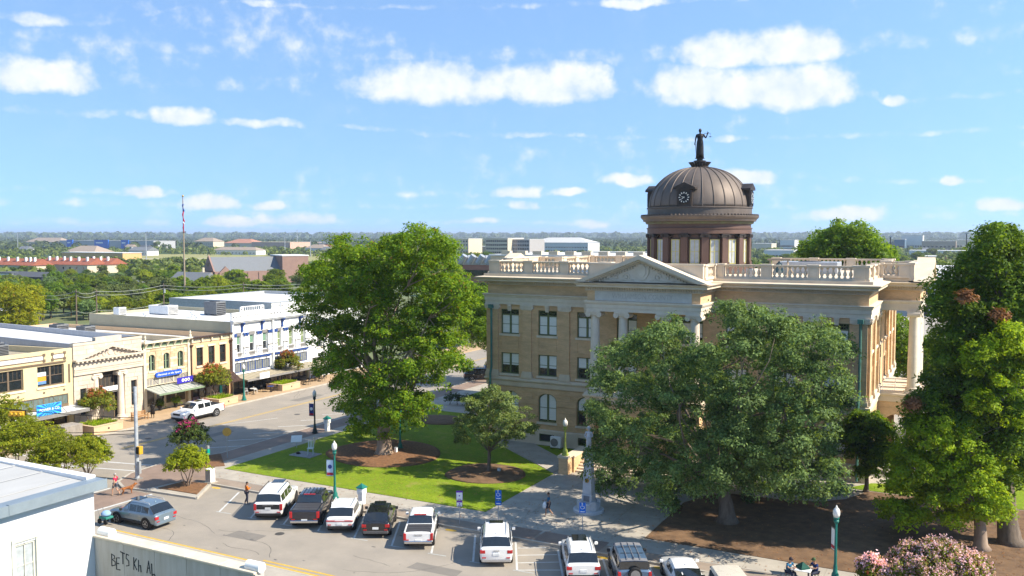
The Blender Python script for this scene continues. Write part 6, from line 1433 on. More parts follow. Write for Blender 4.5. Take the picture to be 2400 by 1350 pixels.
def pxblobs(base, specs, depth_r, seed=3, rep=3, wob=.15):
    """crown outline read off the photograph (px x, y, r) at the tree's own distance, then given depth around the trunk"""
    g = np.random.default_rng(seed); out = []; Yb = base[1]; fw = pix_dir(CXP, CYP); 
    xs = [PYp(x, y, Yb)[0] for x, y, r in specs]; cx = np.mean(xs)
    for x, y, r in specs:
        p = PYp(x, y, Yb); sc = np.linalg.norm(p - np.array([0, 0, CAM_H])) / F_PX; R_ = r * sc
        span = math.sqrt(max(.15, 1 - ((p[0] - cx) / (depth_r * 1.25)) ** 2)) * max(.1, depth_r - R_)
        for k in range(rep):
            dy = (0 if rep == 1 else (k / (rep - 1) * 2 - 1)) * span * g.uniform(.7, 1.05)
            q = PYp(x + g.normal() * r * wob, y + g.normal() * r * wob, Yb + dy); out.append((q[0], q[1], max(q[2], R_ * .5), R_ * g.uniform(.8, 1.05) * (1 if k == rep // 2 else .92)))
    return out

b = G(900, 1064, .2)
tree('pecan_tree', 'tall bright green pecan rising from the round mulch bed on the lawn', b, pxblobs(b, [
    (985, 585, 62), (925, 600, 60), (1025, 625, 55), (805, 615, 55), (870, 640, 70), (745, 660, 52), (965, 660, 75), (1050, 690, 55), (790, 700, 70), (728, 725, 38), (880, 720, 70), (1000, 740, 75), (1075, 740, 42), (775, 780, 62), (725, 790, 30), (845, 800, 52), (955, 820, 66), (1040, 805, 58), (800, 850, 55), (985, 890, 62), (1050, 860, 38), (860, 930, 62), (930, 950, 62), (830, 965, 48), (990, 960, 38), (880, 1005, 45), (945, 995, 34), (840, 1010, 26), (905, 880, 55), (820, 905, 40), (900, 780, 60), (700, 700, 22), (1095, 700, 25)], 7.2, 5), 150000, .27, L_PECAN, BARKP, .62, .3, 11, clump=.8, per=105, droop=.15)
b = G(1145, 1106, .2)
tree('young_oak', 'small round oak with pale leaf tips on the lawn beside the courthouse', b, pxblobs(b, [
    (1145, 945, 30), (1115, 965, 32), (1180, 960, 34), (1210, 985, 34), (1090, 1000, 30), (1150, 990, 40), (1130, 1025, 28), (1195, 1020, 34), (1230, 1010, 24), (1085, 1030, 18), (1165, 1035, 22), (1148, 920, 16), (1182, 930, 14)], 3.0, 6), 24000, .19, leafmat('young_oak_leaf', (.12, .20, .05), (.34, .43, .14), None, .45), BARK, .14, .35, 12, clump=.4, per=80)
b = G(1704, 1222, .17)
tree('live_oak', 'broad grey-green live oak spreading before the south portico', b, pxblobs(b, [
    (1545, 800, 42), (1588, 792, 36), (1725, 765, 46), (1790, 768, 48), (1850, 788, 50), (1500, 825, 48), (1660, 850, 38), (1690, 1125, 40), (1735, 1135, 36), (1655, 1155, 30), (1770, 1160, 30), (1905, 810, 55), (1950, 830, 45), (1450, 850, 50), (1560, 860, 65), (1740, 840, 70), (1830, 860, 70), (1925, 890, 55), (1640, 880, 65), (1430, 910, 48), (1500, 930, 62), (1405, 970, 38), (1590, 960, 65), (1720, 940, 70), (1820, 960, 70), (1900, 970, 60), (1960, 950, 40), (1430, 1020, 52), (1520, 1030, 60), (1610, 1040, 55), (1730, 1020, 55), (1840, 1050, 62), (1910, 1050, 50), (1400, 1080, 42), (1460, 1100, 48), (1560, 1110, 52), (1650, 1090, 40), (1790, 1110, 50), (1870, 1120, 48), (1930, 1110, 40), (1400, 1135, 28), (1455, 1150, 30), (1540, 1160, 40), (1560, 1195, 26), (1610, 1150, 30), (1700, 1120, 34), (1830, 1160, 34), (1950, 1150, 26), (1905, 1165, 24), (1690, 1050, 55), (1650, 1125, 42), (1745, 1085, 48), (1700, 1000, 60), (1600, 1110, 40), (1780, 1060, 50)], 9.0, 7), 225000, .205, L_OAK, BARK, .54, .2, 13, clump=.62, per=110, flat=.7, inner=.3)
b = G(2367, 1272, .17)
DKT = tree('dark_pecan', 'tall dark green pecan with dead brown clusters at the lawn edge', b, pxblobs((b[0], b[1] + 2), [
    (2340, 575, 38), (2320, 620, 50), (2390, 600, 50), (2280, 660, 50), (2225, 690, 36), (2350, 690, 65), (2255, 740, 50), (2215, 730, 32), (2300, 760, 62), (2390, 770, 60), (2225, 800, 42), (2260, 850, 55), (2210, 840, 28), (2330, 850, 65), (2410, 860, 60), (2220, 920, 52), (2170, 960, 38), (2300, 940, 60), (2250, 1000, 50), (2380, 960, 60), (2190, 1020, 36), (2340, 1040, 55), (2420, 1050, 55), (2400, 1130, 45), (2390, 700, 55), (2150, 1000, 26)], 6.5, 8), 135000, .27, L_DARK, BARK, .6, .3, 14, clump=.8, per=105, droop=.2)
b = G(2300, 1286, .17)
tree('lime_green_pecan', 'low bright lime-green pecan leaning over the mulch from a pale forked trunk', b, pxblobs(b, [
    (2190, 1045, 55), (2250, 1040, 50), (2140, 1090, 52), (2220, 1110, 62), (2290, 1100, 45), (2120, 1150, 45), (2190, 1170, 52), (2260, 1170, 50), (2310, 1160, 32), (2100, 1200, 30), (2150, 1215, 32), (2230, 1215, 38), (2290, 1205, 34), (2325, 1195, 32), (2330, 1110, 40), (2210, 1000, 30), (2300, 830, 45), (2340, 800, 45), (2380, 840, 40), (2260, 870, 38), (2350, 900, 48), (2300, 960, 40), (2380, 1000, 40)], 3.9, 9), 74000, .23, L_LIME, BARKP, .36, .35, 15, clump=.62, per=95, droop=.3)
for (x_, y_, r_) in ((2262, 700, .4), (2140, 950, .45), (2345, 740, .35)):
    q_ = PYp(x_, y_, DKT.location[1] - 4.5) - np.array(DKT.location); P, T, B, c, d = leaf_cloud([(q_[0], q_[1], q_[2], r_)], 500, .25, .4, 25, .9, .2, .4, .4, int(x_)); o = bpy.data.objects.new('dead_leaf_cluster', quads_mesh('dead_leaf_cluster', P, T, B, DRY)); col.objects.link(o); o.parent = DKT; o['kind'] = 'stuff'
b = G(2030, 1152, .17)
tree('dark_small_tree', 'small dark shaded tree standing between the live oak and the pecans', b, pxblobs(b, [(2030, 1000, 40), (1995, 1030, 35), (2070, 1020, 32), (2020, 1065, 40), (2060, 1085, 32), (2030, 1115, 25), (2075, 1060, 26)], 2.2, 10), 12000, .32, L_DARK, BARK, .16, .3, 16, clump=.5, droop=.2)
# trees behind the courthouse
def ball(cx, cy, zb, zt, rx, n, seed, rr=.42):
    g = np.random.default_rng(seed); out = []
    for i in range(n):
        d = unit(g.normal(size=3)); d[2] = d[2] * .9; z = (zb + zt) / 2 + d[2] * (zt - zb) / 2 * .62; f = g.uniform(.35, .65)
        out.append((cx + d[0] * rx * f * 1.05, cy + d[1] * rx * f * 1.05, z, rx * rr * g.uniform(.75, 1.1)))
    return out
tree('shade_tree', 'dark round tree at the corner behind the courthouse west side', (-57.5, 104, .15), ball(-57.5, 104, 3.0, 13.6, 5.6, 22, 21), 42000, .3, L_DARK, BARK, .35, .3, 21, clump=.7, per=36)
tree('shade_tree', 'tall leafy tree topping the balustrade north-east of the dome', (-15, 119, .15), [(q[0], q[1], q[2], q[3]) for q in pxblobs((-15, 119, 0), [(1980, 555, 30), (2020, 565, 32), (1925, 570, 24), (1950, 590, 35), (2010, 600, 40), (2060, 600, 28), (1890, 600, 24), (1960, 630, 40), (2040, 640, 40), (1900, 640, 35), (2080, 630, 20)], 6, 22)], 30000, .45, L_DARK, BARK, .5, .4, 22, clump=.9)
tree('shade_tree', 'leafy tree seen through the east portico columns', (-6.4, 110, .15), ball(-6.4, 110, 1.2, 12.5, 5.0, 18, 23), 26000, .3, L_PECAN, BARK, .35, .3, 23, clump=.7)
tree('shade_tree', 'green tree past the east lawn beside the side street', (7, 96, .15), ball(7, 96, 3, 13, 5, 18, 24), 14000, .42, L_DARK, BARK, .35, .3, 24, clump=.7)
tree('shade_tree', 'pale green tree across the rear street west of the dome', (-80, 137, .1), ball(-80, 137, 3, 12, 6, 18, 25), 16000, .42, L_PECAN, BARK, .35, .3, 25, clump=.7)

yb_ = G(42, 815); tree('yellow_elm', 'large bright yellow-green tree rising behind the yellow shop roofs', (yb_[0], yb_[1], .02), ball(yb_[0], yb_[1], 1.5, 12.2, 5.6, 24, 26), 26000, .34, leafmat('yellow_elm_leaf', (.16, .20, .012), (.36, .36, .02), (.4, .2, .03), .5), BARK, .3, .3, 26, clump=.7)
# crape myrtles
def myrtle(px, py, label, w, h, n, flower, seed, top=.1, frac=.3, lm=L_MYR, zb=.35, z=.15, fs=.16, name='crape_myrtle'):
    b = G(px, py, z); bl = [(b[0] + q[0] * w, b[1] + q[1] * w, z + h * q[2], w * q[3]) for q in ((0, 0, .8, .5), (-.5, .1, .66, .45), (.5, -.1, .68, .45), (.1, .5, .7, .42), (-.1, -.5, .64, .42), (-.55, -.3, .5, .35), (.55, .35, .52, .35), (0, 0, .58, .5))]
    return tree(name, label, b, bl, n, .2, lm, BARKP, .055, seed=seed, stems=5, clump=.32, per=20, extra=((flower, frac, fs, top),) if flower else ())
myrtle(228, 1003, 'crape myrtle with rusty red tips in the planter before the bank', 1.9, 4.0, 7000, REDF, 31, frac=.07, top=-1.1)
myrtle(500, 945, 'crape myrtle with pink and red tips before the peach shop', 2.2, 4.6, 8000, REDF, 32, frac=.08, top=-1.1)
myrtle(676, 903, 'crape myrtle with orange-red tips in the planter before the blue trimmed building', 1.9, 4.6, 6500, REDF, 33, frac=.12, top=-1.1)
myrtle(445, 1085, 'crape myrtle with magenta blossom in the corner mulch bed', 1.75, 3.7, 7000, MAGF, 34, frac=.08, top=-1.1, lm=leafmat('myrtle_deep_leaf', (.03, .06, .015), (.08, .11, .02)))
myrtle(440, 1140, 'bright lime-green crape myrtle in the kerbside mulch island', 1.75, 3.0, 8000, None, 35, lm=leafmat('myrtle_lime_leaf', (.14, .20, .012), (.32, .36, .015), None, .5))
t_ = myrtle(2200, 1400, 'large crape myrtle covered in pale pink blossom near the front street', 2.75, 2.2, 15000, PINKF, 36, top=-.1, frac=.85, fs=.12)
myrtle(2045, 1385, 'small spindly crape myrtle with pale pink blossom at its tips', .8, 1.9, 2500, PINKF, 37, top=-.1, frac=.6)
for i, (x, y, w_, h_) in enumerate(((60, 1130, 3.3, 4.6), (150, 1140, 2.9, 3.6), (205, 1118, 1.9, 3.2), (-5, 1085, 3.2, 5.6))):
    myrtle(x, y, ['leafy yellow-green shrub tree above the white building roof edge', 'bushy yellow-green shrub tree behind the white building roof', 'small yellow-green shrub tree nearest the crosswalk behind the white roof', 'taller yellow-green shrub tree by the yellow shop crosswalk'][i], w_, h_, 13000, None, 40 + i, frac=.02, lm=leafmat('myrtle_yellow_leaf', (.12, .18, .012), (.32, .34, .02), None, .5), name='shrub_tree')
# low hedge and planting by the west walk
def hedge(name, label, pts, w, h, n, seed, lm=L_BUSH):
    base = np.mean(np.array(pts), 0); t = thing(name, label, 'hedge', (base[0], base[1], .15)); bl = []
    for x, y in pts: bl.append((x - base[0], y - base[1], h * .5, h * .55))
    P, T, B, c, d = leaf_cloud(bl, n, .16, .28, 18, .8, 0, .6, .55, seed); P[:, 2] = np.maximum(P[:, 2], .03)
    o = bpy.data.objects.new('foliage', quads_mesh('foliage', P, T, B, lm)); col.objects.link(o); o.parent = t
    mb = MB(); g = np.random.default_rng(seed)
    for b in bl:
        for k in range(3): limb(mb, (b[0] + g.normal() * .1, b[1] + g.normal() * .1, -.05), (b[0] + g.normal() * .2, b[1] + g.normal() * .2, b[2]), .02, .008, g, n=3)
    mb.build('stems', BARK, t)
hedge('low_hedge', 'dark clipped hedge along the west courthouse walk', [(-54.5 + i * .9, 88.3 + .1 * math.sin(i)) for i in range(12)], 1, 1.3, 6500, 51)
hedge('low_hedge', 'shaded shrub clump under the east portico arches', [(-8.6 + i * .7, 79.2 + .5 * math.sin(i * 2)) for i in range(8)], 1, 1.6, 5000, 52)
# ---- the leafy belt beyond the roofs: one tree per object, six crown shapes
PROT = []
for k, (lm, hh, rx) in enumerate(((leafmat('belt_leaf_a', (.09, .16, .012), (.22, .28, .02), None, .5), 9, 5), (leafmat('belt_leaf_b', (.08, .12, .035), (.20, .24, .075), None, .45), 8, 5.6), (leafmat('elm_leaf', (.09, .16, .012), (.23, .30, .018), None, .5), 10, 5), (leafmat('belt_leaf_c', (.06, .13, .015), (.16, .25, .02), None, .5), 9, 5.2), (leafmat('cedar_elm_leaf', (.12, .19, .012), (.30, .33, .02), None, .5), 8.5, 4.6), (L_OAK, 6.5, 4.4))):
    bl = ball(0, 0, hh * .15, hh, rx, 26, 60 + k, .36); P, T, B, c, d = leaf_cloud(bl, 9000, .5, .85, 45, .75, 0, .7, .6, 60 + k)
    cm = quads_mesh('crown', P, T, B, lm); mb = MB(); g = np.random.default_rng(k); mb.tube([(0, 0, -.2), (0, 0, hh * .2), (.1, 0, hh * .45)], [.35, .26, .2], 7)
    for b_ in bl[:8]: limb(mb, (.05, 0, hh * .3), b_[:3], .13, .04, g, n=4)
    PROT.append((cm, mb.mesh('trunk', BARK, True), ['yellow-green rounded tree', 'grey-green live oak', 'bright green elm', 'dark green rounded tree', 'light green cedar elm', 'low grey-green oak'][k]))
NOGO = []
def mid_tree(x, y, s, k, group, tail):
    cm, tm, nm = PROT[k]; t = thing('town_tree', nm + ' ' + tail, 'tree', (x, y, -.05), rotz=random.uniform(0, 6.28), group=group); t.scale = (s * random.uniform(.9, 1.15), s * random.uniform(.9, 1.15), s * random.uniform(.85, 1.15))
    piece('crown', cm, t); piece('trunk', tm, t)
def far_clumps(name, label, dists, n, s0, s1, azr, seed, lm, avoid):
    """woods that read as one mass"""
    g = np.random.default_rng(seed); P = []; T = []; B = []
    az = g.uniform(azr[0], azr[1], n); di = np.sqrt(g.uniform(dists[0] ** 2, dists[1] ** 2, n)); x, y = -di * np.sin(az), di * np.cos(az)
    ok = np.array([not any(a0 < xx < a1 and b0 < yy < b1 for a0, a1, b0, b1 in avoid) for xx, yy in zip(x, y)]); x, y = x[ok], y[ok]; di = di[ok]; n = len(x)
    r = g.uniform(s0, s1, n); m = 46; k = np.repeat(np.arange(n), m); d = unit(g.normal(size=(len(k), 3))); d[:, 2] = np.abs(d[:, 2])
    hz = np.maximum(0, np.minimum(1, (di - 2500) / 5000)) * 12
    P = np.stack([x[k], y[k], hz[k] + r[k] * .35], 1) + d * (r[k] * g.uniform(.75, 1, len(k)))[:, None] * np.array([1, 1, .95])
    nr = unit(d + g.normal(size=d.shape) * .35); t = unit(np.cross(nr, g.normal(size=d.shape))); b_ = np.cross(nr, t); s = r[k] * g.uniform(.2, .42, len(k))
    o = bpy.data.objects.new(name, quads_mesh(name, P, t * s[:, None], b_ * s[:, None] * .8, lm)); col.objects.link(o); return tag(o, label, None, None, 'stuff')

# fallen leaves over lawn, beds and walk
g = np.random.default_rng(99); n = 2600; P = np.stack([g.uniform(-56, 10, n), g.uniform(52.5, 73, n), np.full(n, .2)], 1); P[:, 2] += ((P[:, 0] + 47.5) ** 2 + (P[:, 1] - 65.6) ** 2 < 30) * .12; T = unit(np.c_[g.normal(size=(n, 2)), g.normal(size=n) * .1]) * g.uniform(.05, .1, n)[:, None]; B = unit(np.cross(T, (0, 0, 1.0))) * .04
o = bpy.data.objects.new('fallen_leaves', quads_mesh('fallen_leaves', P, T, B, DRY)); col.objects.link(o); tag(o, 'dry fallen leaves scattered over the lawn, mulch and walks', None, None, 'stuff')
# ------------------------------------------------------------------ people, statues, dog
def skin_mesh(name, pts, edges, radii, m, parent, sub=1, root=0):
    """a skeleton of joints grown into one continuous tapering surface"""
    me = bpy.data.meshes.new(name); me.from_pydata([tuple(map(float, p)) for p in pts], edges, []); o = bpy.data.objects.new(name, me); col.objects.link(o); o.parent = parent
    md = o.modifiers.new('skin', 'SKIN'); md.use_smooth_shade = True; 
    for i, v in enumerate(me.skin_vertices[0].data):
        r = radii[i]; v.radius = (r, r) if not hasattr(r, '__len__') else r; v.use_root = (i == root)
    sb_ = o.modifiers.new('sub', 'SUBSURF'); sb_.levels = sub; sb_.render_levels = sub
    dg = bpy.context.evaluated_depsgraph_get(); ev = o.evaluated_get(dg); nm = bpy.data.meshes.new_from_object(ev); o.modifiers.clear(); o.data = nm; bpy.data.meshes.remove(me)
    nm.materials.clear(); nm.materials.append(m); nm.polygons.foreach_set('use_smooth', [True] * len(nm.polygons)); return o
SKINM = mat('skin', (.45, .26, .17), .55, var=.08); SKIND = mat('skin_tan', (.34, .19, .12), .55, var=.08); HAIRD = mat('dark_hair', (.03, .022, .018), .7); HAIRG = mat('grey_hair', (.35, .33, .31), .7)
def ellipsoid(mb, c, r, n=12, k=8, cut=-1):
    prof = [(r[0] * math.cos(a), r[2] * math.sin(a)) for a in np.linspace(-math.pi / 2, math.pi / 2, k + 1)]; prof = [(max(q, .001), z) for q, z in prof if z >= cut * r[2]]
    t = np.arange(n) * 2 * math.pi / n; v = np.vstack([np.stack([c[0] + q * np.cos(t), c[1] + q * r[1] / r[0] * np.sin(t), np.full(n, c[2] + z)], 1) for q, z in prof]); f = []
    for i in range(len(prof) - 1): f += [(i * n + j, i * n + (j + 1) % n, (i + 1) * n + (j + 1) % n, (i + 1) * n + j) for j in range(n)]
    return mb.add(v, f)
def person(name, label, loc, rotz, J, shirt, legs, skinm=SKINM, hair=HAIRD, h=1.75, sleeve='short', trouser='short', cat='person', group=None, hat=None, shoe=None, allm=None):
    """J: joint positions in metres for a 1.75 m figure facing -y; returns the root"""
    s = h / 1.75; t = thing(name, label, cat, loc, rotz, group); D = dict(pel=(0, 0, .95), chest=(0, 0, 1.25), neck=(0, 0, 1.48), head=(0, -.02, 1.62),
        shl=(.19, 0, 1.42), shr=(-.19, 0, 1.42), ell=(.25, .03, 1.14), elr=(-.25, .03, 1.14), wrl=(.26, -.06, .90), wrr=(-.26, -.06, .90),
        hil=(.10, 0, .92), hir=(-.10, 0, .92), knl=(.11, -.03, .50), knr=(-.11, -.03, .50), anl=(.11, 0, .09), anr=(-.11, 0, .09)); D.update(J)
    D = {k: np.array(v) * s for k, v in D.items()}
    sm = allm or skinm
    pts = []; ed = []; rad = []
    def J_(k, r, par=None):
        pts.append(D[k] if isinstance(k, str) else np.array(k)); rad.append(r); i = len(pts) - 1
        if par is not None: ed.append((par, i))
        return i
    p = J_('pel', (.14 * s, .11 * s)); ch = J_('chest', (.155 * s, .11 * s), p); nk = J_('neck', .055 * s, ch)
    for sd_ in 'lr':
        sh = J_('sh' + sd_, .062 * s, ch); el = J_('el' + sd_, .045 * s, sh); wr_ = J_('wr' + sd_, .030 * s, el)
        d = unit(D['wr' + sd_] - D['el' + sd_]); q = D['wr' + sd_] + d * .08 * s; pm_ = J_(q, .036 * s, wr_); sx = np.cross(d, (0, 0, 1.0)); sx = unit(sx) if np.linalg.norm(sx) > .1 else np.array([0, 1.0, 0])
        for k, ln in enumerate((.07, .085, .08, .065)): J_(q + d * ln * s + sx * (k - 1.5) * .02 * s + np.array([0, -.012 * s, 0]), .009 * s, pm_)
        J_(D['wr' + sd_] + d * .06 * s + sx * .05 * s, .010 * s, wr_)
        hi = J_('hi' + sd_, .095 * s, p); kn = J_('kn' + sd_, .06 * s, hi); an = J_('an' + sd_, .042 * s, kn); J_(D['an' + sd_] + np.array([0, -.15, -.05]) * s, .036 * s, an)
    skin_mesh('body', pts, ed, rad, sm, t)
    hm = MB(); c = D['head']; ellipsoid(hm, c, (.078 * s, .098 * s, .118 * s)); hm.add([c + np.array([-.014, -.09, .01]) * s, c + np.array([.014, -.09, .01]) * s, c + np.array([0, -.125, -.02]) * s, c + np.array([0, -.09, .045]) * s], [(0, 1, 2), (0, 2, 3), (1, 3, 2)])
    for e in (-1, 1): ellipsoid(hm, c + np.array([e * .08, 0, 0]) * s, (.012 * s, .02 * s, .03 * s), 6, 4)
    hm.tube([D['neck'] - np.array([0, 0, .03]), c - np.array([0, 0, .06]) * s], .05 * s, 8)
    hd = hm.build('head', sm, t, True)
    if not allm:
        for e in (-1, 1): MB().box(*(c[0] + e * .03 * s + np.array([-.012, .012]) * s), *(c[1] + np.array([-.1, -.085]) * s), *(c[2] + np.array([.005, .018]) * s)).build('eye', BLACKM, hd)
        MB().box(*(c[0] + np.array([-.025, .025]) * s), *(c[1] + np.array([-.094, -.08]) * s), *(c[2] + np.array([-.055, -.045]) * s)).build('mouth', mat('lip', (.3, .11, .09), .5), hd)
    hb = MB(); ellipsoid(hb, c + np.array([0, .014, .018]) * s, (.088 * s, .104 * s, .118 * s), cut=-.15); hb.build('hair', (allm or hair), t, True)
    if hat:
        hh = MB(); hh.lathe([(.098 * s, .0), (.098 * s, .07), (.06 * s, .12), (.01, .13)], tuple(c + np.array([0, .0, .05]) * s), 12); hh.lathe([(.09 * s, 0), (hat[1] * s, -.01), (hat[1] * s, .006), (.09 * s, .012)], tuple(c + np.array([0, -.03 if hat[1] < .15 else 0, .055]) * s), 14); hh.build('hat', hat[0], t, True)
    if allm: return t, D
    g = .022 * s; pts = [D['pel'] + np.array([0, 0, .02]), D['chest'], D['neck'] - np.array([0, 0, .07])]; ed = [(0, 1), (1, 2)]; rad = [(.155 * s, .125 * s), (.172 * s, .128 * s), .075 * s]
    for sd_ in 'lr':
        i = len(pts); pts.append(D['sh' + sd_]); rad.append(.075 * s); ed.append((1, i)); e = D['el' + sd_]; 
        if sleeve == 'short': pts.append(D['sh' + sd_] + (e - D['sh' + sd_]) * .72); rad.append(.064 * s); ed.append((i, i + 1))
        else: pts.append(e); rad.append(.058 * s); ed.append((i, i + 1)); pts.append(e + (D['wr' + sd_] - e) * .93); rad.append(.044 * s); ed.append((i + 1, i + 2))
    skin_mesh('shirt', pts, ed, rad, shirt, t)
    pts = [D['pel'] + np.array([0, 0, .03])]; ed = []; rad = [(.15 * s, .12 * s)]
    for sd_ in 'lr':
        i = len(pts); pts.append(D['hi' + sd_]); rad.append(.112 * s); ed.append((0, i)); k = D['kn' + sd_]
        if trouser == 'short': pts.append(D['hi' + sd_] + (k - D['hi' + sd_]) * .85); rad.append(.092 * s); ed.append((i, i + 1))
        else: pts.append(k); rad.append(.074 * s); ed.append((i, i + 1)); pts.append(k + (D['an' + sd_] - k) * .95); rad.append(.058 * s); ed.append((i + 1, i + 2))
    skin_mesh('shorts' if trouser == 'short' else 'trousers', pts, ed, rad, legs, t)
    for sd_ in 'lr':
        a = D['an' + sd_]; m = MB(); ellipsoid(m, a + np.array([0, -.07, -.045]) * s, (.05 * s, .135 * s, .05 * s)); m.build('shoe', shoe or HAIRG, t, True)
    return t, D
walk = dict(knl=(.10, -.18, .52), anl=(.10, -.2, .11), knr=(-.10, .02, .50), anr=(-.10, .3, .16), ell=(.26, .12, 1.16), wrl=(.25, .05, .92), elr=(-.26, -.05, 1.15), wrr=(-.22, -.27, 1.02))
RED_S = mat('crimson_shirt', (.42, .02, .07), .8, var=.08); ORG_S = mat('orange_shirt', (.62, .15, .01), .8, var=.08); BLU_S = mat('teal_blue_shirt', (.02, .13, .24), .8, var=.1); DEN = mat('dark_denim', (.03, .035, .06), .85, var=.1); GRYSH = mat('grey_shorts', (.10, .11, .14), .85, var=.1); NAVY_S = mat('navy_shirt', (.012, .035, .13), .85, var=.1)
p, D = person('person', 'person in a crimson shirt and grey shorts walking a dog over the brick corner', G(271, 1161, .01), R(-75), dict(walk, elr=(-.36, -.05, 1.2), wrr=(-.52, -.15, 1.1)), RED_S, GRYSH, hair=HAIRG, shoe=mat('tan_shoe', (.4, .3, .2), .8))
p, D = person('person', 'person in a bright orange shirt and dark trousers standing by the large white SUV', (-47.75, 48.5, 0), R(150), dict(ell=(.24, -.06, 1.16), wrl=(.08, -.24, 1.22), elr=(-.24, -.05, 1.16), wrr=(-.06, -.26, 1.24), head=(0, -.05, 1.6), knl=(.1, -.06, .5), anl=(.1, .12, .1)), ORG_S, DEN, sleeve='long', trouser='long', hair=HAIRD, skinm=SKIND, h=1.72)
p, D = person('person', 'person in a teal shirt and dark shorts walking past the monument with a white bag', (-26.35, 55.85, .16), R(-70), dict(walk, elr=(-.22, -.08, 1.14), wrr=(-.18, -.3, 1.1)), BLU_S, DEN, skinm=SKIND, h=1.75)
bg = thing('shopping_bag', 'white plastic bag carried by the person in the teal shirt', 'bag', (-26.6, 55.75, .75)); m = MB(); m.loft([[(x * k, y * k * .5, z) for x, y in ((-.16, -.16), (.16, -.16), (.16, .16), (-.16, .16))] for k, z in ((.7, -.02), (1, .05), (.95, .3), (.45, .44))]); m.build('bag_body', WHITE, bg, True, bevel=.03); MB().tube([(-.05, 0, .44), (0, 0, .56), (.05, 0, .44)], .01, 5).build('handle', WHITE, bg)
sit = dict(pel=(0, .05, .52), chest=(0, -.02, .84), neck=(0, -.08, 1.05), head=(0, -.14, 1.18), shl=(.19, -.05, 1.0), shr=(-.19, -.05, 1.0), ell=(.25, -.18, .8), elr=(-.25, -.18, .8), wrl=(.1, -.38, .82), wrr=(-.1, -.38, .82), hil=(.1, .03, .5), hir=(-.1, .03, .5), knl=(.14, -.38, .5), knr=(-.14, -.38, .5), anl=(.14, -.36, .09), anr=(-.14, -.36, .09))
p, D = person('person', 'person in a blue shirt and dark cap seated at the kerbside table', (-9.15, 51.85, .15), R(60), sit, BLU_S, DEN, h=1.78, trouser='long', hat=(mat('black_cap', (.03, .02, .025), .8), .13))
p, D = person('person', 'person in a navy shirt and green cap seated at the kerbside table', (-7.75, 52.45, .15), R(-40), sit, NAVY_S, DEN, skinm=SKIND, h=1.78, trouser='long', hat=(mat('green_cap', (.06, .10, .04), .8), .13))
tb = thing('folding_table', 'white-topped folding table between the two seated people', 'table', (-8.45, 51.95, .15)); MB().box(-.55, .55, -.4, .4, .72, .76).build('table_top', WHITE, tb, bevel=.01)
for sx in (-1, 1):
    for sy in (-1, 1): MB().cyl((sx * .48, sy * .33, 0), (sx * .48, sy * .33, .72), .02, n=6).build('leg', SILV, tb)
cd_ = thing('green_box_tent', 'dark green pointed cover standing on the folding table', 'cover', (-8.4, 52.05, .91)); MB().lathe([(.42, 0), (.40, .1), (.03, .36)], n=4).build('cover_top', mat('dark_green_cloth', (.01, .07, .05), .8), cd_); MB().lathe([(.36, -.0), (.36, .005), (.3, .004)], n=4).build('cover_hem', WHITE, cd_)
for i, (x, y, r_) in enumerate(((-9.22, 51.9, 60), (-7.7, 52.5, -40))):
    st_ = thing('stool', ['plain stool under the person in the blue shirt', 'plain stool under the person in the navy shirt'][i], 'stool', (x, y, .15)); MB().cyl((0, .04, .38), (0, .04, .43), .18, n=14).build('seat', WOODP, st_)
    for k in range(4): a = k * math.pi / 2 + .7; MB().cyl((.15 * math.cos(a), .04 + .15 * math.sin(a), 0), (.12 * math.cos(a), .04 + .12 * math.sin(a), .38), .018, n=6).build('leg', WOODP, st_)
# dog
d0 = G(300, 1158, .01); dg = thing('dog', 'reddish-brown dog on a leash beside the person in crimson', 'dog', d0, R(60)); DOGM = mat('red_brown_fur', (.36, .13, .035), .85, c2=(.22, .08, .025), scale=8)
P_ = [(-.34, 0, .50), (-.05, 0, .49), (.28, 0, .52), (.44, 0, .66), (.56, 0, .76), (.70, 0, .72), (-.44, 0, .53), (-.58, 0, .44), (-.66, 0, .36)]; E_ = [(0, 1), (1, 2), (2, 3), (3, 4), (4, 5), (0, 6), (6, 7), (7, 8)]; Ra = [.12, .11, .145, .09, .085, .04, .03, .028, .03]
for sx in (-.08, .08):
    i = len(P_); P_ += [(-.34, sx, .40), (-.28, sx, .28), (-.40, sx, .16), (-.37, sx, .03)]; E_ += [(0, i), (i, i + 1), (i + 1, i + 2), (i + 2, i + 3)]; Ra += [.08, .055, .032, .03]
    i = len(P_); P_ += [(.26, sx, .36), (.24, sx, .2), (.28, sx, .03)]; E_ += [(2, i), (i, i + 1), (i + 1, i + 2)]; Ra += [.06, .035, .03]
for sx in (-.06, .06): i = len(P_); P_ += [(.50, sx * 1.4, .82), (.46, sx * 1.7, .72)]; E_ += [(4, i), (i, i + 1)]; Ra += [.02, .02]
skin_mesh('body', P_, E_, Ra, DOGM, dg); 
for sx in (-.035, .035): MB().cyl((.63, sx, .785), (.645, sx, .79), .012, n=6).build('eye', BLACKM, dg)
MB().cyl((.735, 0, .725), (.75, 0, .725), .022, n=6).build('nose', BLACKM, dg); MB().lathe([(.1, -.015), (.1, .015)], (.42, 0, .64), 12).build('collar', BLACKM, dg)
ls = thing('dog_leash', 'thin dark leash between the person in crimson and the dog', 'leash', d0); e_ = G(285, 1142, .9) - d0; MB().tube([(0.2, .35, .62), (e_[0] * .5 + .1, e_[1] * .5 + .15, .62), (e_[0], e_[1], 1.0)], .012, 5).build('strap', BLACKM, ls)

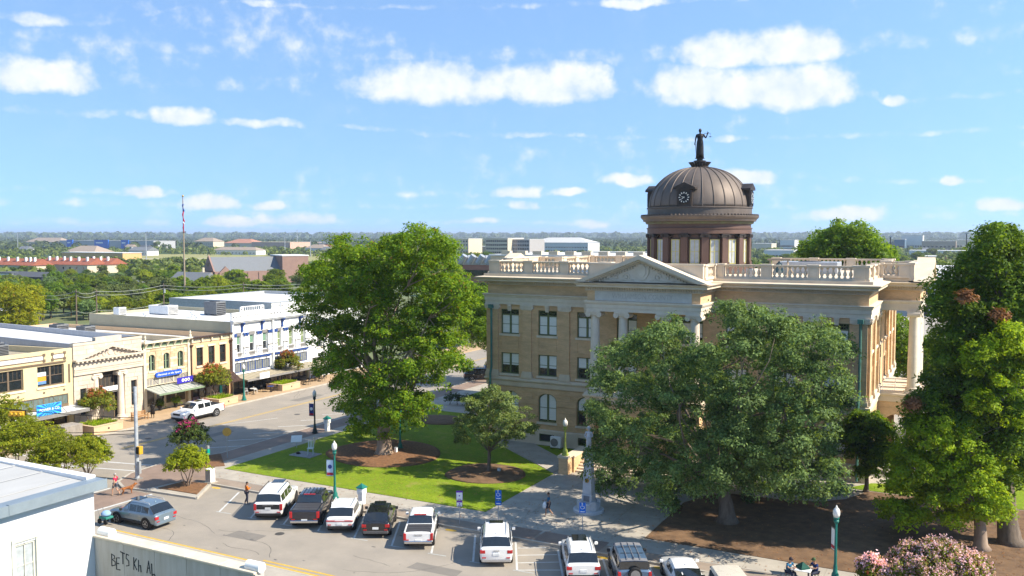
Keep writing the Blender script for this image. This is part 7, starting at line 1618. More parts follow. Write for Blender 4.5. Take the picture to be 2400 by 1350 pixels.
# figure of justice on the dome
t, D = person('justice_statue', 'dark bronze figure holding scales and a sword on top of the dome', (CCX, CCY, 27.68), R(15), dict(ell=(.33, -.02, 1.18), wrl=(.42, -.18, 1.38), elr=(-.26, .02, 1.14), wrr=(-.28, -.05, .92)), None, None, h=2.95, allm=BRONZE, cat='statue')
s_ = 2.95 / 1.75; m = MB(); m.loft([[(q * s_ * (rx * math.cos(a) * (1 + .07 * math.sin(5 * a))), s_ * ry * math.sin(a), z * s_) for a in np.linspace(0, 2 * math.pi, 20, endpoint=False) for q in (1,)] for rx, ry, z in ((.24, .2, .0), (.22, .19, .3), (.21, .18, .7), (.19, .16, .98), (.15, .13, 1.12), (.19, .14, 1.3), (.16, .1, 1.44))]); m.build('robe', BRONZE, t, True)
MB().tube([(-.28 * s_, -.08 * s_, .95 * s_), (-.2 * s_, -.14 * s_, .1 * s_)], [.03, .012], 5).build('sword', BRONZE, t); sc_ = MB(); w_ = np.array([.42, -.2, 1.42]) * s_; sc_.tube([w_ + (0, 0, .0), w_ + (0, 0, .25)], .02, 5); sc_.tube([w_ + (-.28, 0, .05), w_ + (.28, 0, .05)], .02, 5)
for sx in (-.28, .28): sc_.tube([w_ + (sx, 0, .05), w_ + (sx, 0, -.3)], .01, 4); sc_.lathe([(.02, -.36), (.13, -.3), (.13, -.285), (.02, -.33)], tuple(w_ + (sx, 0, 0)), 10)
sc_.build('scales', BRONZE, t, True); MB().lathe([(.5, -.02), (.5, .0), (.34, .03)], n=14).build('plinth', BRONZE, t)
# soldier monument
GRAN = mat('pale_marble', (.50, .52, .54), .6, c2=(.38, .40, .43), scale=2.2, bump=.08)
mo = G(1366, 1203, .16); mt = thing('soldier_monument', 'tall pale stone shaft on a round stepped base before the stair', 'monument', (mo[0] + .15, mo[1] + .7, .16))
MB().lathe([(1.12, 0), (1.12, .18), (1.0, .22)], n=32).build('round_step', GRAN, mt); MB().lathe([(.78, .22), (.78, .6), (.66, .7)], n=24).build('drum_base', GRAN, mt, 'auto')
for k in range(4): a = k * math.pi / 2 + math.pi / 4; MB().box(-.2, .2, -.12, .12, .22, .85).build('buttress', GRAN, mt).matrix_local = Matrix.Rotation(a + math.pi / 2, 4, 'Z') @ Matrix.Translation((0, -.72, 0))
def taper(w0, w1, z0, z1): m = MB(); m.loft([[(-w0, -w0, z0), (w0, -w0, z0), (w0, w0, z0), (-w0, w0, z0)], [(-w1, -w1, z1), (w1, -w1, z1), (w1, w1, z1), (-w1, w1, z1)]]); return m
taper(.42, .38, .7, 1.3).build('die_block', GRAN, mt, bevel=.03); taper(.35, .285, 1.3, 3.35).build('shaft', GRAN, mt, bevel=.02); taper(.33, .33, 3.35, 3.45).build('collar', GRAN, mt, bevel=.02); taper(.27, .24, 3.45, 4.1).build('upper_shaft', GRAN, mt, bevel=.02); taper(.3, .3, 4.1, 4.18).build('cap', GRAN, mt)
MB().box(-.22, .22, -.45, -.4, .8, 1.2).build('tablet', mat('slate_tablet', (.16, .18, .21), .5), mt); MB().lathe([(.08, -.02), (.16, -.02), (.16, .02), (.08, .02), (.08, -.02)], n=16).build('bronze_wreath', mat('gold_bronze', (.42, .26, .06), .4, metal=.6), mt).matrix_local = Matrix.Translation((0, -.34, 2.3)) @ Matrix.Rotation(math.pi / 2, 4, 'X')
t, D = person('soldier_statue', 'pale stone soldier in a brimmed hat standing on the monument shaft', (mo[0] + .15, mo[1] + .7, 4.36), R(0), dict(ell=(.27, -.05, 1.14), wrl=(.1, -.2, 1.1), elr=(-.27, -.05, 1.14), wrr=(-.06, -.22, 1.02), hil=(.09, 0, .92), hir=(-.09, 0, .92)), None, None, h=1.95, allm=GRAN, cat='statue', hat=(GRAN, .17))
m = MB(); m.loft([[(rx * math.cos(a), ry * math.sin(a), z) for a in np.linspace(0, 2 * math.pi, 14, endpoint=False)] for rx, ry, z in ((.2, .16, .62), (.19, .15, .9), (.175, .14, 1.1), (.2, .14, 1.35), (.12, .09, 1.46))]); m.build('coat', GRAN, t, True); MB().tube([(0, -.26, 0), (0, -.25, 1.12)], .022, 6).build('rifle', GRAN, t); MB().lathe([(.27, 0), (.27, .05)], n=4).build('plinth', GRAN, t)
# bronze figure on the shop pavement
t, D = person('bronze_pedestrian_statue', 'dark bronze figure standing beside the wooden bench before the bank', (-79.1, 66.6, .15), R(40), dict(ell=(.25, -.08, 1.14), wrl=(.12, -.26, 1.1), elr=(-.26, .03, 1.14), wrr=(-.24, -.1, .9)), None, None, h=1.78, allm=BRONZE, cat='statue')
m = MB(); m.loft([[(rx * math.cos(a), ry * math.sin(a), z) for a in np.linspace(0, 2 * math.pi, 14, endpoint=False)] for rx, ry, z in ((.26, .22, .45), (.21, .17, .9), (.19, .15, 1.1), (.21, .15, 1.36), (.12, .09, 1.48))]); m.build('coat', BRONZE, t, True)
# ------------------------------------------------------------------ street furniture
TEAL = mat('teal_lamp_paint', (.012, .15, .12), .45, var=.1); LIME = mat('lime_lamp_paint', (.30, .36, .07), .5, var=.1); GLOBE = mat('opal_globe', (.72, .70, .64), .3, spec=.6, var=.04); DKPOLE = mat('black_green_paint', (.012, .03, .03), .45)
def lamp_kit(pm, h=4.4):
    b = MB(); b.lathe([(.30, 0), (.30, .12), (.22, .18), (.20, .42), (.13, .55), (.11, .9), (.085, 1.0)], n=14)
    s = MB(); s.lathe([(.085, 1.0), (.065, h - 1.05)], n=12); c = MB(); c.lathe([(.065, h - 1.05), (.14, h - .95), (.16, h - .85), (.12, h - .8), (.17, h - .72), (.17, h - .66)], n=12)
    g = MB(); g.lathe([(.15, h - .66), (.20, h - .5), (.20, h - .3), (.14, h - .16), (.09, h - .12)], n=14); f = MB(); f.lathe([(.1, h - .12), (.06, h - .06), (.03, h), (.005, h + .06)], n=8)
    return [('base', b.mesh('base', pm, 'auto')), ('post', s.mesh('post', pm, 'auto')), ('collar', c.mesh('collar', pm, 'auto')), ('globe', g.mesh('globe', GLOBE, True)), ('finial', f.mesh('finial', GLOBE, True))]
LK = lamp_kit(TEAL); LKL = lamp_kit(LIME, 3.1); LKD = lamp_kit(DKPOLE)
BANC = mat('banner_pale_blue', (.40, .56, .70), .7, c2=(.55, .62, .68), scale=2); BANR = mat('banner_red', (.42, .03, .05), .7); BANN = mat('banner_navy', (.03, .05, .2), .7)
def lamp(px, py, label, kit=LK, banner=None, z=.15, loc=None):
    p = loc if loc is not None else G(px, py, z); t = thing('street_lamp', label, 'lamp', p)
    for n, m in kit: piece(n, m, t)
    if banner:
        bt = thing('lamp_banner', banner[1], 'banner', (p[0], p[1], p[2])); bt.rotation_euler = (0, 0, banner[2])
        MB().box(.1, .62, -.012, .012, 1.75, 2.95).build('cloth', banner[0], bt); MB().tube([(.0, 0, 2.97), (.66, 0, 2.97)], .018, 6).build('arm', GREYP, bt); MB().tube([(.0, 0, 1.73), (.66, 0, 1.73)], .018, 6).build('arm', GREYP, bt)
        MB().box(.12, .6, -.018, .018, 1.8, 2.0).build('stripe', BANR, bt); MB().prism_uz([(.36 + .16 * math.cos(a), 2.45 + .16 * math.sin(a)) for a in np.linspace(0, 6.28, 14, endpoint=False)], -.02, .02).build('round_emblem', BANN if banner[0] is BANC else WHITE, bt)
    return t
lamp(785, 1169, 'teal lamp post with a pale blue banner beside the dark pickup', banner=(BANC, 'pale blue banner with a navy roundel on the lamp by the dark pickup', R(200)))
lamp(738, 1015, 'dark lamp post on the brick verge along the main street', LKD, (BANN, 'navy banner with a white roundel on the dark verge lamp', R(190)))
lamp(572, 938, 'teal lamp post on the shop pavement before the peach shop'); lamp(938, 1052, 'teal lamp post behind the pecan trunk', z=.2)
lamp(1957, 1362, 'teal lamp post by the mulch ground near the pink crape myrtle', banner=(WHITE, 'narrow white banner furled on the lamp near the pink crape myrtle', R(120)))
lamp(0, 0, 'lime-painted lamp on the west pedestal of the front stair', LKL, loc=(CCX - 5.25, 66.9, 1.68)); lamp(0, 0, 'lime-painted lamp on the east pedestal of the front stair', LKL, loc=(CCX + 5.25, 66.9, 1.68))
# small white tower-shaped bollards with green roofs
def tower(px, py, label):
    t = thing('tower_bollard', label, 'bollard', G(px, py, .15)); m = MB(); m.box(-.2, .2, -.2, .2, 0, .8); m.build('shaft', WHITE, t, bevel=.02); MB().box(-.26, .26, -.26, .26, .8, 1.25).build('head', WHITE, t, bevel=.02)
    MB().lathe([(.45, 1.25), (.43, 1.3), (.06, 1.55), (.01, 1.6)], n=4, sq=True).build('roof', TEAL, t)
    for k in range(4): MB().prism_uz([(-.16, 1.0), (0, .92), (.16, 1.0), (.16, 1.15), (-.16, 1.15)], .26, .3).build('bow', WHITE, t).matrix_local = Matrix.Rotation(k * math.pi / 2, 4, 'Z')
tower(848, 1182, 'white bollard with a teal pointed roof at the front kerb'); tower(767, 1010, 'white bollard with a teal pointed roof on the main street verge')
# signal pole with span wires, heads and signs
sp = thing('signal_pole', 'tall grey steel signal pole on the brick corner', 'pole', G(322, 1123, .15)); ph = 7.6
MB().cyl((0, 0, .1), (0, 0, ph), .17, .13, 14).build('shaft', mat('grey_steel', (.42, .45, .48), .5, metal=.2), sp, 'auto'); MB().box(-.3, .3, -.3, .3, 0, .1).build('base_plate', GREYP, sp)
sy = mat('signal_yellow', (.60, .34, .03), .5); 
MB().box(.16, .52, -.16, .2, 2.1, 2.75).build('crossing_signal', sy, sp, bevel=.02); MB().box(.14, .4, -.2, -.161, 2.15, 2.7).build('signal_visor', BLACKM, sp); MB().box(.13, .38, -.1, .1, .5, 1.5).build('control_box', GALV, sp); MB().box(-.25, -.13, -.05, .05, .9, 1.1).build('push_button', sy, sp)
pole_xy = G(322, 1123, .15)[:2]; top = np.array([pole_xy[0], pole_xy[1], 0])
far = np.array([-79.5, 41.5, 0]); pp = thing('signal_pole', 'far steel signal pole at the yellow shop corner', 'pole', (far[0], far[1], .14)); MB().cyl((0, 0, 0), (0, 0, 7.2), .15, .12, 12).build('shaft', MATS['grey_steel'], pp); MB().box(-.3, .3, -.3, .3, 0, .1).build('base_plate', GREYP, pp)
SPW = []
for z0, z1, sag in ((5.2, 6.8, .35), (4.2, 4.6, .6), (3.9, 3.3, .2)):
    w = thing('span_wire', ['upper span wire carrying the street name signs', 'lower span wire steadying the signal heads', 'thin cable crossing below the signal heads'][len(SPW)], 'wire', (top[0], top[1], z0))
    pts = []
    for k in range(13): f = k / 12; q = top + (far - top) * f; pts.append((q[0] - top[0], q[1] - top[1], (z1 - z0) * f - sag * 4 * f * (1 - f)))
    MB().tube(pts, .03, 5).build('cable', BLACKM, w); SPW.append((z0, z1, sag))
def on_wire(f, i=0):
    z0, z1, sag = SPW[i]; q = top + (far - top) * f; return np.array([q[0], q[1], z0 + (z1 - z0) * f - sag * 4 * f * (1 - f)])
for i, f in enumerate((.50, .72)):
    p = on_wire(f, 0); t = thing('traffic_signal', ['yellow traffic signal hung sideways over the near lane', 'yellow traffic signal hung sideways over the far lane'][i], 'traffic light', (p[0], p[1], p[2] - .55), R(20))
    MB().box(-.62, .62, -.16, .16, 0, .42).build('housing', sy, t, bevel=.03); MB().box(-.7, .7, .165, .19, -.08, .5).build('back_plate', BLACKM, t)
    for k in (-1, 0, 1): MB().cyl((k * .4, -.16, .2), (k * .4, -.34, .2), .15, n=12).build('visor', sy, t); 
    MB().tube([(0, 0, .4), (0, 0, .58)], .025, 5).build('hanger', BLACKM, t)
for f, m_, lab, w_, h_ in ((.60, sy, 'yellow plaque above a white warning plate on the span wire', .8, .35), (.80, mat('sign_maroon', (.33, .01, .03), .5), 'maroon street name sign on the span wire', 1.1, .4)):
    p = on_wire(f, 0); t = thing('street_name_sign' if w_ > 1 else 'warning_sign', lab, 'sign', (p[0], p[1], p[2]), R(35)); MB().box(-w_ / 2, w_ / 2, -.02, .02, .05, .05 + h_).build('plate', m_, t); MB().cyl((0, -.02, .25), (0, -.03, .25), .1, n=8).build('emblem', WHITE, t) if w_ > 1 else MB().box(-.35, .35, -.02, .02, -.62, .02).build('lower_plate', WHITE, t)
    if w_ < 1: MB().add([(-.2, -.026, -.15), (.1, -.026, -.15), (-.05, -.026, -.45)], [(0, 1, 2)]).build('triangle_mark', BANR, t); MB().tube([(.22, -.03, -.5), (.22, -.03, -.2)], .03, 5).build('arrow_mark', BANN, t)
    MB().tube([(0, 0, .45), (0, 0, .62)], .015, 5).build('hanger', BLACKM, t)
# signs at the front kerb
PURP = mat('sign_purple', (.16, .03, .36), .5); HBLUE = mat('sign_blue', (.01, .14, .55), .5)
def wheelchair(m, t, z, s=1):
    k = MB(); k.cyl((-.02 * s, -.022, z + .2 * s), (-.02 * s, -.03, z + .2 * s), .035 * s, n=8); k.tube([(-.02 * s, -.025, z + .16 * s), (-.02 * s, -.025, z + .03 * s), (.08 * s, -.025, z + .03 * s), (.12 * s, -.025, z - .08 * s)], .016 * s, 4); k.tube([(-.01 * s + .1 * s * math.cos(a), -.025, z - .02 * s + .1 * s * math.sin(a)) for a in np.linspace(2.2, 6.0, 9)], .014 * s, 4); k.build('wheelchair_symbol', m, t)
def post_sign(px, py, label, plates, z=.15, h=2.35, rot=R(28)):
    t = thing('parking_sign', label, 'sign', G(px, py, z), rot); MB().cyl((0, .02, 0), (0, .02, h), .028, n=6).build('post', GALV, t)
    for (z0, z1, w, m_, kind) in plates:
        MB().box(-w / 2, w / 2, -.012, .012, z0, z1).build('plate', m_, t); MB().box(-w / 2 + .02, w / 2 - .02, -.016, -.012, z0 + .02, z1 - .02).build('face', m_ if kind != 'w' else WHITE, t)
        if kind == 'h': wheelchair(WHITE, t, (z0 + z1) / 2 + .06, 1.2); MB().box(-w / 2 + .06, w / 2 - .06, -.02, -.014, z0 + .06, z0 + .11).build('text_bar', WHITE, t)
        elif kind == 'w': MB().box(-w / 2 + .02, w / 2 - .02, -.02, -.014, z1 - .12, z1 - .02).build('header', PURP, t); MB().cyl((0, -.02, (z0 + z1) / 2 - .02), (0, -.016, (z0 + z1) / 2 - .02), .05, n=8).build('symbol', PURP, t); MB().box(-.1, .1, -.02, -.015, z0 + .05, z0 + .09).build('text_bar', PURP, t)
        else: MB().box(-w / 2 + .06, w / 2 - .06, -.02, -.014, z0 + .1, z0 + .16).build('text_bar', WHITE, t)
post_sign(1077, 1229, 'purple and white parking sign between the pickup and the luxury SUV', [(1.7, 2.35, .45, PURP, 'w'), (1.25, 1.66, .4, PURP, 'w')]); post_sign(1168, 1226, 'blue accessible parking sign with a small plate behind the luxury SUV', [(1.65, 2.3, .42, HBLUE, 'h'), (1.25, 1.58, .42, HBLUE, 'p')]); post_sign(1365, 1260, 'blue accessible parking sign near the monument', [(1.65, 2.35, .42, HBLUE, 'h')])
# round yellow sign seen from behind, corner furniture
t = thing('round_sign', 'round yellow sign on a thin post on the main street verge', 'sign', G(533, 1073, .15), R(40)); MB().cyl((0, 0, 0), (0, 0, 2.4), .035, n=8).build('post', GALV, t); MB().cyl((0, -.03, 2.35), (0, -.05, 2.35), .38, n=20).build('disc', mat('sign_ochre', (.55, .33, .06), .5), t); MB().cyl((0, -.0, 2.35), (0, -.028, 2.35), .39, n=20).build('rim', GREYP, t)
t = thing('litter_bin', 'brown slatted litter bin behind the magenta crape myrtle', 'bin', G(463, 1083, .15))
for k in range(18): a = 2 * math.pi * k / 18; piece('slat', unit_box(mat('brown_slat', (.16, .10, .07), .7)), t, (.3 * math.cos(a), .3 * math.sin(a), .45), rotz=a, scale=(.03, .08, .8))
MB().lathe([(.27, .05), (.27, .8), (.2, .82)], n=14).build('liner', BLACKM, t); MB().lathe([(.33, .83), (.33, .9), (.2, .92)], n=14).build('ring', GREYP, t)
t = thing('newspaper_box', 'teal box on a thin post beside the litter bin', 'box', G(487, 1087, .15)); MB().cyl((0, 0, 0), (0, 0, .8), .03, n=6).build('post', BLACKM, t); MB().box(-.16, .16, -.14, .14, .8, 1.3).build('box_body', mat('bright_teal', (.0, .3, .22), .5), t, bevel=.02); MB().box(-.13, .13, -.1, .1, 1.35, 1.6).build('top_plate', GALV, t)
t = thing('utility_cabinet', 'white metal utility cabinet at the kerbside mulch island', 'cabinet', G(493, 1130, .15)); MB().box(-.3, .3, -.25, .25, .05, 1.1).build('cabinet_body', WHITE, t, bevel=.02); MB().box(-.45, .45, -.4, .4, 0, .05).build('slab', CONC, t); MB().box(-.26, .26, -.262, -.25, .12, 1.0).build('door', GALV, t)
# sculpture on the lawn
t = thing('lawn_slab', 'flat grey stone slab set into the lawn under the chair sculpture', 'slab', (-53.4, 61.6, .17)); MB().box(-1.2, 0.0, -.85, .85, 0, .06).build('slab_half', mat('grey_slab', (.30, .29, .29), .8), t, bevel=.01); MB().box(.02, 1.2, -.85, .85, 0, .058).build('slab_half', mat('grey_slab', (.30, .29, .29), .8), t, bevel=.01)
t = thing('chair_sculpture', 'pale metal chair sculpture with a bird standing on its slab', 'sculpture', (-52.9, 61.7, .23), R(30)); CSM = mat('pale_blue_metal', (.55, .62, .63), .4, metal=.2)
for sx in (-.22, .22):
    for sy in (-.2, .2): MB().tube([(sx * 1.15, sy * 1.15, 0), (sx, sy, .55)], .025, 6).build('leg', CSM, t)
MB().box(-.28, .28, -.26, .26, .55, .62).build('seat', CSM, t, bevel=.02)
for k in range(4): MB().box(-.26 + k * .15, -.18 + k * .15, .22, .26, .62, 1.25).build('back_slat', CSM, t)
m = MB(); m.tube([(.3, .2, .9), (.34, .2, 1.25), (.3, .18, 1.5), (.24, .1, 1.55)], [.05, .11, .06, .02], 8); m.build('bird', mat('cream_bird', (.6, .53, .4), .6), t, True)
t = thing('turtle_ornament', 'small dark rounded ornament on the lawn slab', 'ornament', (-54.1, 61.4, .23)); m = MB(); ellipsoid(m, (0, 0, .08), (.22, .16, .12)); m.build('shell', BRONZE, t, True); m = MB(); ellipsoid(m, (.24, 0, .08), (.07, .05, .05)); m.build('head', BRONZE, t, True)
t = thing('lawn_plaque', 'tilted white plaque standing on the lawn edge', 'plaque', (-55.9, 63.2, .17), R(30)); MB().add([(-.5, 0, .55), (.5, 0, .6), (.5, .35, 1.15), (-.5, .35, 1.1), (-.5, .03, .52), (.5, .03, .57), (.5, .38, 1.12), (-.5, .38, 1.07)], [(0, 1, 2, 3), (4, 7, 6, 5), (0, 4, 5, 1), (2, 6, 7, 3), (0, 3, 7, 4), (1, 5, 6, 2)]).build('panel', WHITE, t); MB().tube([(0, .2, 0), (0, .2, .8)], .03, 6).build('post', GALV, t)
for i, (x, y) in enumerate(((928, 1060), (1170, 1104))):
    t = thing('meter_box', ['small white meter box on the mulch by the pecan trunk', 'small pale green box on the mulch by the young oak'][i], 'box', G(x, y, .28)); MB().box(-.12, .12, -.12, .12, 0, .42 if i == 0 else .22).build('box_body', WHITE if i == 0 else CSM, t, bevel=.02); MB().box(-.13, .13, -.13, .13, .42 if i == 0 else .22, .46 if i == 0 else .26).build('lid', GALV, t)
# heat pump by the wall
hp = PYp(1308, 1047, 74.7); t = thing('heat_pump', 'white outdoor heat pump unit against the courthouse plinth', 'air conditioner', (hp[0], 74.3, .15)); MB().box(-.55, .55, -.2, .2, .12, 1.15).build('cabinet', WHITE, t, bevel=.03); MB().cyl((-.12, -.2, .62), (-.12, -.23, .62), .38, n=20).build('fan_guard', GREYP, t); MB().box(-.5, -.4, -.2, .2, 0, .12).build('foot', BLACKM, t); MB().box(.4, .5, -.2, .2, 0, .12).build('foot', BLACKM, t)
# shop pavement furniture
SANDST = mat('planter_stone', (.60, .44, .28), .85, c2=(.5, .36, .22), scale=2)
for i, (x0, x1, y0, y1, lab) in enumerate(((-80.6, -77.6, 58.2, 61.6, 'sandstone planter under the myrtle before the bank'), (-80.6, -77.7, 74.8, 77.8, 'sandstone planter under the myrtle before the peach shop'), (-80.9, -78.2, 86.0, 89.4, 'sandstone planter under the myrtle before the blue trimmed building'))):
    t = thing('stone_planter', lab, 'planter', ((x0 + x1) / 2, (y0 + y1) / 2, .14), world=True)
    for a, b, c, d in ((x0, x1, y0, y0 + .25), (x0, x1, y1 - .25, y1), (x0, x0 + .25, y0 + .252, y1 - .252), (x1 - .25, x1, y0 + .252, y1 - .252)): MB().box(a, b, c, d, .14, .85).build('planter_wall', SANDST, t); MB().box(a - .04, b + .04, c - .04 + (.09 if c > y0 + .1 and c < y0 + .3 else 0), d + .04 - (.09 if d < y1 - .1 and d > y1 - .3 else 0), .852, .93).build('planter_cap', SANDST, t)
    MB().box(x0 + .26, x1 - .26, y0 + .26, y1 - .26, .14, .8).build('soil', MULCHD, t); MB().cyl((x1, (y0 + y1) / 2, .5), (x1 + .02, (y0 + y1) / 2, .5), .1, n=10).build('round_vent', BLACKM, t)
    g = np.random.default_rng(80 + i); n = 900; P = np.stack([g.uniform(x0 + .3, x1 - .3, n), g.uniform(y0 + .3, y1 - .3, n), g.uniform(.82, 1.12, n)], 1) - ORG[t.name]; T = unit(g.normal(size=(n, 3)) * .5 + (0, 0, 1)) * .13; B = unit(np.cross(T, g.normal(size=(n, 3)))) * .035
    o = bpy.data.objects.new('ground_cover', quads_mesh('ground_cover', P, T, B, L_LIME)); col.objects.link(o); o.parent = t; o['kind'] = 'stuff'
t = thing('wooden_bin_store', 'weathered grey wooden slatted enclosure on the pavement by the yellow shop', 'enclosure', (-78.6, 56.1, .14), R(2)); WG = mat('grey_wood_slat', (.36, .32, .27), .9, c2=(.24, .21, .18), scale=4, stretch=(1, 1, .3))
for k in range(13): MB().box(.78, .82, -.95 + k * .148, -.95 + k * .148 + .13, .02, 1.25).build('slat', WG, t)
for k in range(10): MB().box(-.75 + k * .152, -.75 + k * .152 + .135, -1.0, -.96, .02, 1.25).build('slat', WG, t)
MB().box(-.78, .78, -.95, .98, .0, 1.2).build('core', BLACKM, t); MB().box(-.8, .84, -1.02, 1.0, 1.252, 1.32).build('lid', WG, t)
t = thing('wooden_bench', 'brown slatted wooden bench on the pavement before the bank', 'bench', (-79.4, 65.2, .14), R(90)); BW = mat('bench_wood', (.38, .21, .09), .7, c2=(.28, .15, .06), scale=4)
for k in range(4): MB().box(-.9, .9, -.25 + k * .13, -.14 + k * .13, .42, .46).build('seat_slat', BW, t)
for k in range(3): MB().box(-.9, .9, .27, .3, .55 + k * .14, .65 + k * .14).build('back_slat', BW, t)
for sx in (-.85, .85): MB().box(sx - .04, sx + .04, -.25, -.18, 0, .62).build('leg', BW, t); MB().box(sx - .04, sx + .04, .22, .3, 0, .98).build('leg', BW, t); MB().box(sx - .05, sx + .05, -.28, .3, .62, .67).build('arm_rest', BW, t)
t = thing('sandwich_board', 'dark green folding board standing on the pavement by the yellow shop', 'sign', G(104, 1028, .15), R(60)); 
for s in (-1, 1): MB().add([(-.3, s * .28, 0), (.3, s * .28, 0), (.3, s * .03, 1.2), (-.3, s * .03, 1.2), (-.3, s * .25, 0), (.3, s * .25, 0), (.3, s * .0, 1.2), (-.3, s * .0, 1.2)], [(0, 1, 2, 3), (4, 7, 6, 5), (0, 3, 7, 4), (1, 5, 6, 2), (0, 4, 5, 1), (3, 2, 6, 7)]).build('panel', mat('board_green', (.02, .11, .09), .6), t)
def cafe_chair(x, y, rz, label, m=BLACKM, grp=None):
    t = thing('cafe_chair', label, 'chair', (x, y, .14), rz, grp)
    for sx in (-.19, .19):
        for sy in (-.19, .19): MB().cyl((sx, sy, 0), (sx * .95, sy * .95, .45), .02, n=6).build('leg', m, t)
    MB().box(-.22, .22, -.22, .22, .45, .48).build('seat', m, t, bevel=.01); b = MB(); b.tube([(-.2, .2, .46), (-.19, .25, .88), (.19, .25, .88), (.2, .2, .46)], .02, 6); b.box(-.18, .18, .225, .245, .62, .82); b.build('backrest', m, t)
def cafe_table(x, y, label, m=BLACKM, umb=None):
    t = thing('cafe_table', label, 'table', (x, y, .14)); MB().cyl((0, 0, .72), (0, 0, .75), .42, n=18).build('table_top', m, t); MB().cyl((0, 0, .03), (0, 0, .72), .035, n=8).build('pedestal', BLACKM, t); MB().cyl((0, 0, 0), (0, 0, .03), .25, n=14).build('foot', BLACKM, t)
WMET = mat('white_metal_furniture', (.66, .66, .66), .5)
cafe_table(-79.9, 82.6, 'white cafe table by the teal lamp', WMET); cafe_chair(-80.5, 82.0, 1.0, 'white cafe chair on the lamp side of its table', WMET); cafe_chair(-80.3, 83.4, 2.6, 'white cafe chair backed towards the shop window', WMET)
cafe_table(-79.2, 84.9, 'blue-topped cafe table before the tan canopy', BLUEP); cafe_chair(-80.1, 84.5, 1.6, 'black cafe chair at the blue-topped table', BLACKM); cafe_chair(-79.0, 85.6, -.4, 'black cafe chair beyond the blue-topped table')
for i, (x, y) in enumerate(((-79.2, 91.2), (-80.4, 92.8), (-79.3, 94.4), (-80.5, 96))):
    cafe_table(x, y, ['black cafe table next to the third planter', 'black cafe table under the far canopy edge', 'black cafe table beside the white post', 'black cafe table at the far end of the terrace'][i])
    for k in range(3): a = k * 2.1 + i; cafe_chair(x + .75 * math.cos(a), y + .75 * math.sin(a), a - math.pi / 2, 'black cafe chair on the far terrace', grp='black chairs on the far terrace')
for i, (px, py) in enumerate(((375, 962), (412, 955))):
    p = G(px, py, .14); t = thing('potted_fern', ['potted fern left of the stone shop door', 'potted fern on the peach shop side of the stone shop door'][0] if i == 0 else 'potted fern beside the stone shop display window', 'plant', p); MB().lathe([(.16, 0), (.24, .5), (.26, .55), (.2, .52)], n=12).build('pot', BLACKM, t); P, T, B, c_, d_ = leaf_cloud([(0, 0, .85, .42)], 500, .3, .3, 20, .8, .5, .5, .3, 90 + i); o = bpy.data.objects.new('fronds', quads_mesh('fronds', P, T, B, L_DARK)); col.objects.link(o); o.parent = t
# ------------------------------------------------------------------ the town beyond
def wins(t, x0, x1, yf, z0, rows, cols, w, h, dz, face='S', m=None):
    """window grid: each a part"""
    fr_ = {'S': Fr(((x0 + x1) / 2, yf, 0), 'S')}[face]; W = x1 - x0; me = MB().box(-w / 2, w / 2, -.06, .03, 0, h).mesh('window', m or GLASS)
    for r in range(rows):
        for c in range(cols): piece('window', me, t, (x0 + W * (c + .5) / cols, yf, z0 + r * dz))
def block(name, label, px0, px1, py_base, h, wm, depth=15, rows=0, cols=0, roofm=None, roof='flat', cat='building', win=None, rise=2.5, oh=.6, wz=1.2, wh=1.3, ww=1.1, dz=3.2, yoff=0):
    """a far building between two pixels whose foot stands on the ground at that row"""
    a, b = G(px0, py_base), G(px1, py_base); y = (a[1] + b[1]) / 2 + yoff; x0 = PYp(px0, py_base, y)[0]; x1 = PYp(px1, py_base, y)[0]
    t = thing(name, label, cat, ((x0 + x1) / 2, y, -.1), world=True); MB().box(x0, x1, y, y + depth, -.1, h).build('wall', wm, t)
    NOGO.append((x0, x1, y - 4, y + depth))
    if roof == 'flat': MB().box(x0 - .3, x1 + .3, y - .3, y + depth + .3, h + .003, h + .35).build('roof', roofm or ROOFW, t)
    elif roof == 'gable':      # ridge along x
        m = MB(); ym = y + depth / 2; m.add([(x0 - oh, y - oh, h), (x1 + oh, y - oh, h), (x1 + oh, y + depth + oh, h), (x0 - oh, y + depth + oh, h), (x0 - oh, ym, h + rise), (x1 + oh, ym, h + rise)], [(0, 1, 5, 4), (2, 3, 4, 5), (0, 4, 3), (1, 2, 5), (0, 3, 2, 1)]); m.build('roof', roofm or ROOFW, t)
    elif roof == 'hip':
        m = MB(); ym = y + depth / 2; q = min(depth / 2, (x1 - x0) / 2 - .5); m.add([(x0 - oh, y - oh, h), (x1 + oh, y - oh, h), (x1 + oh, y + depth + oh, h), (x0 - oh, y + depth + oh, h), (x0 + q, ym, h + rise), (x1 - q, ym, h + rise)], [(0, 1, 5, 4), (2, 3, 4, 5), (0, 4, 3), (1, 2, 5), (0, 3, 2, 1)]); m.build('roof', roofm or ROOFW, t)
    if rows: wins(t, x0 + .5, x1 - .5, y, wz, rows, cols, ww, wh, dz, m=win)
    return t, x0, x1, y
TILE = mat('red_clay_tile', (.34, .115, .065), .8, c2=(.26, .08, .045), scale=.6); SLATE = mat('slate_roof', (.17, .18, .19), .8, var=.12); DKROOF = mat('charcoal_roof', (.085, .09, .10), .8); PINKBR = mat('pinkish_brick', (.30, .19, .15), .85, c2=(.25, .155, .125), scale=.5); CRWALL = mat('far_cream_wall', (.62, .52, .38), .8); ORWALL = mat('far_orange_wall', (.62, .38, .16), .8); GREYW = mat('far_grey_wall', (.40, .40, .40), .8); REDBR = brickmat('red_brick_far', (.36, .13, .09), (.29, .10, .07), (.3, .2, .16)); TANROOF = mat('tan_shingle', (.33, .26, .20), .85); WW_ = mat('far_white_wall', (.66, .65, .62), .8); BLUEST = mat('store_blue', (.01, .13, .55), .6)
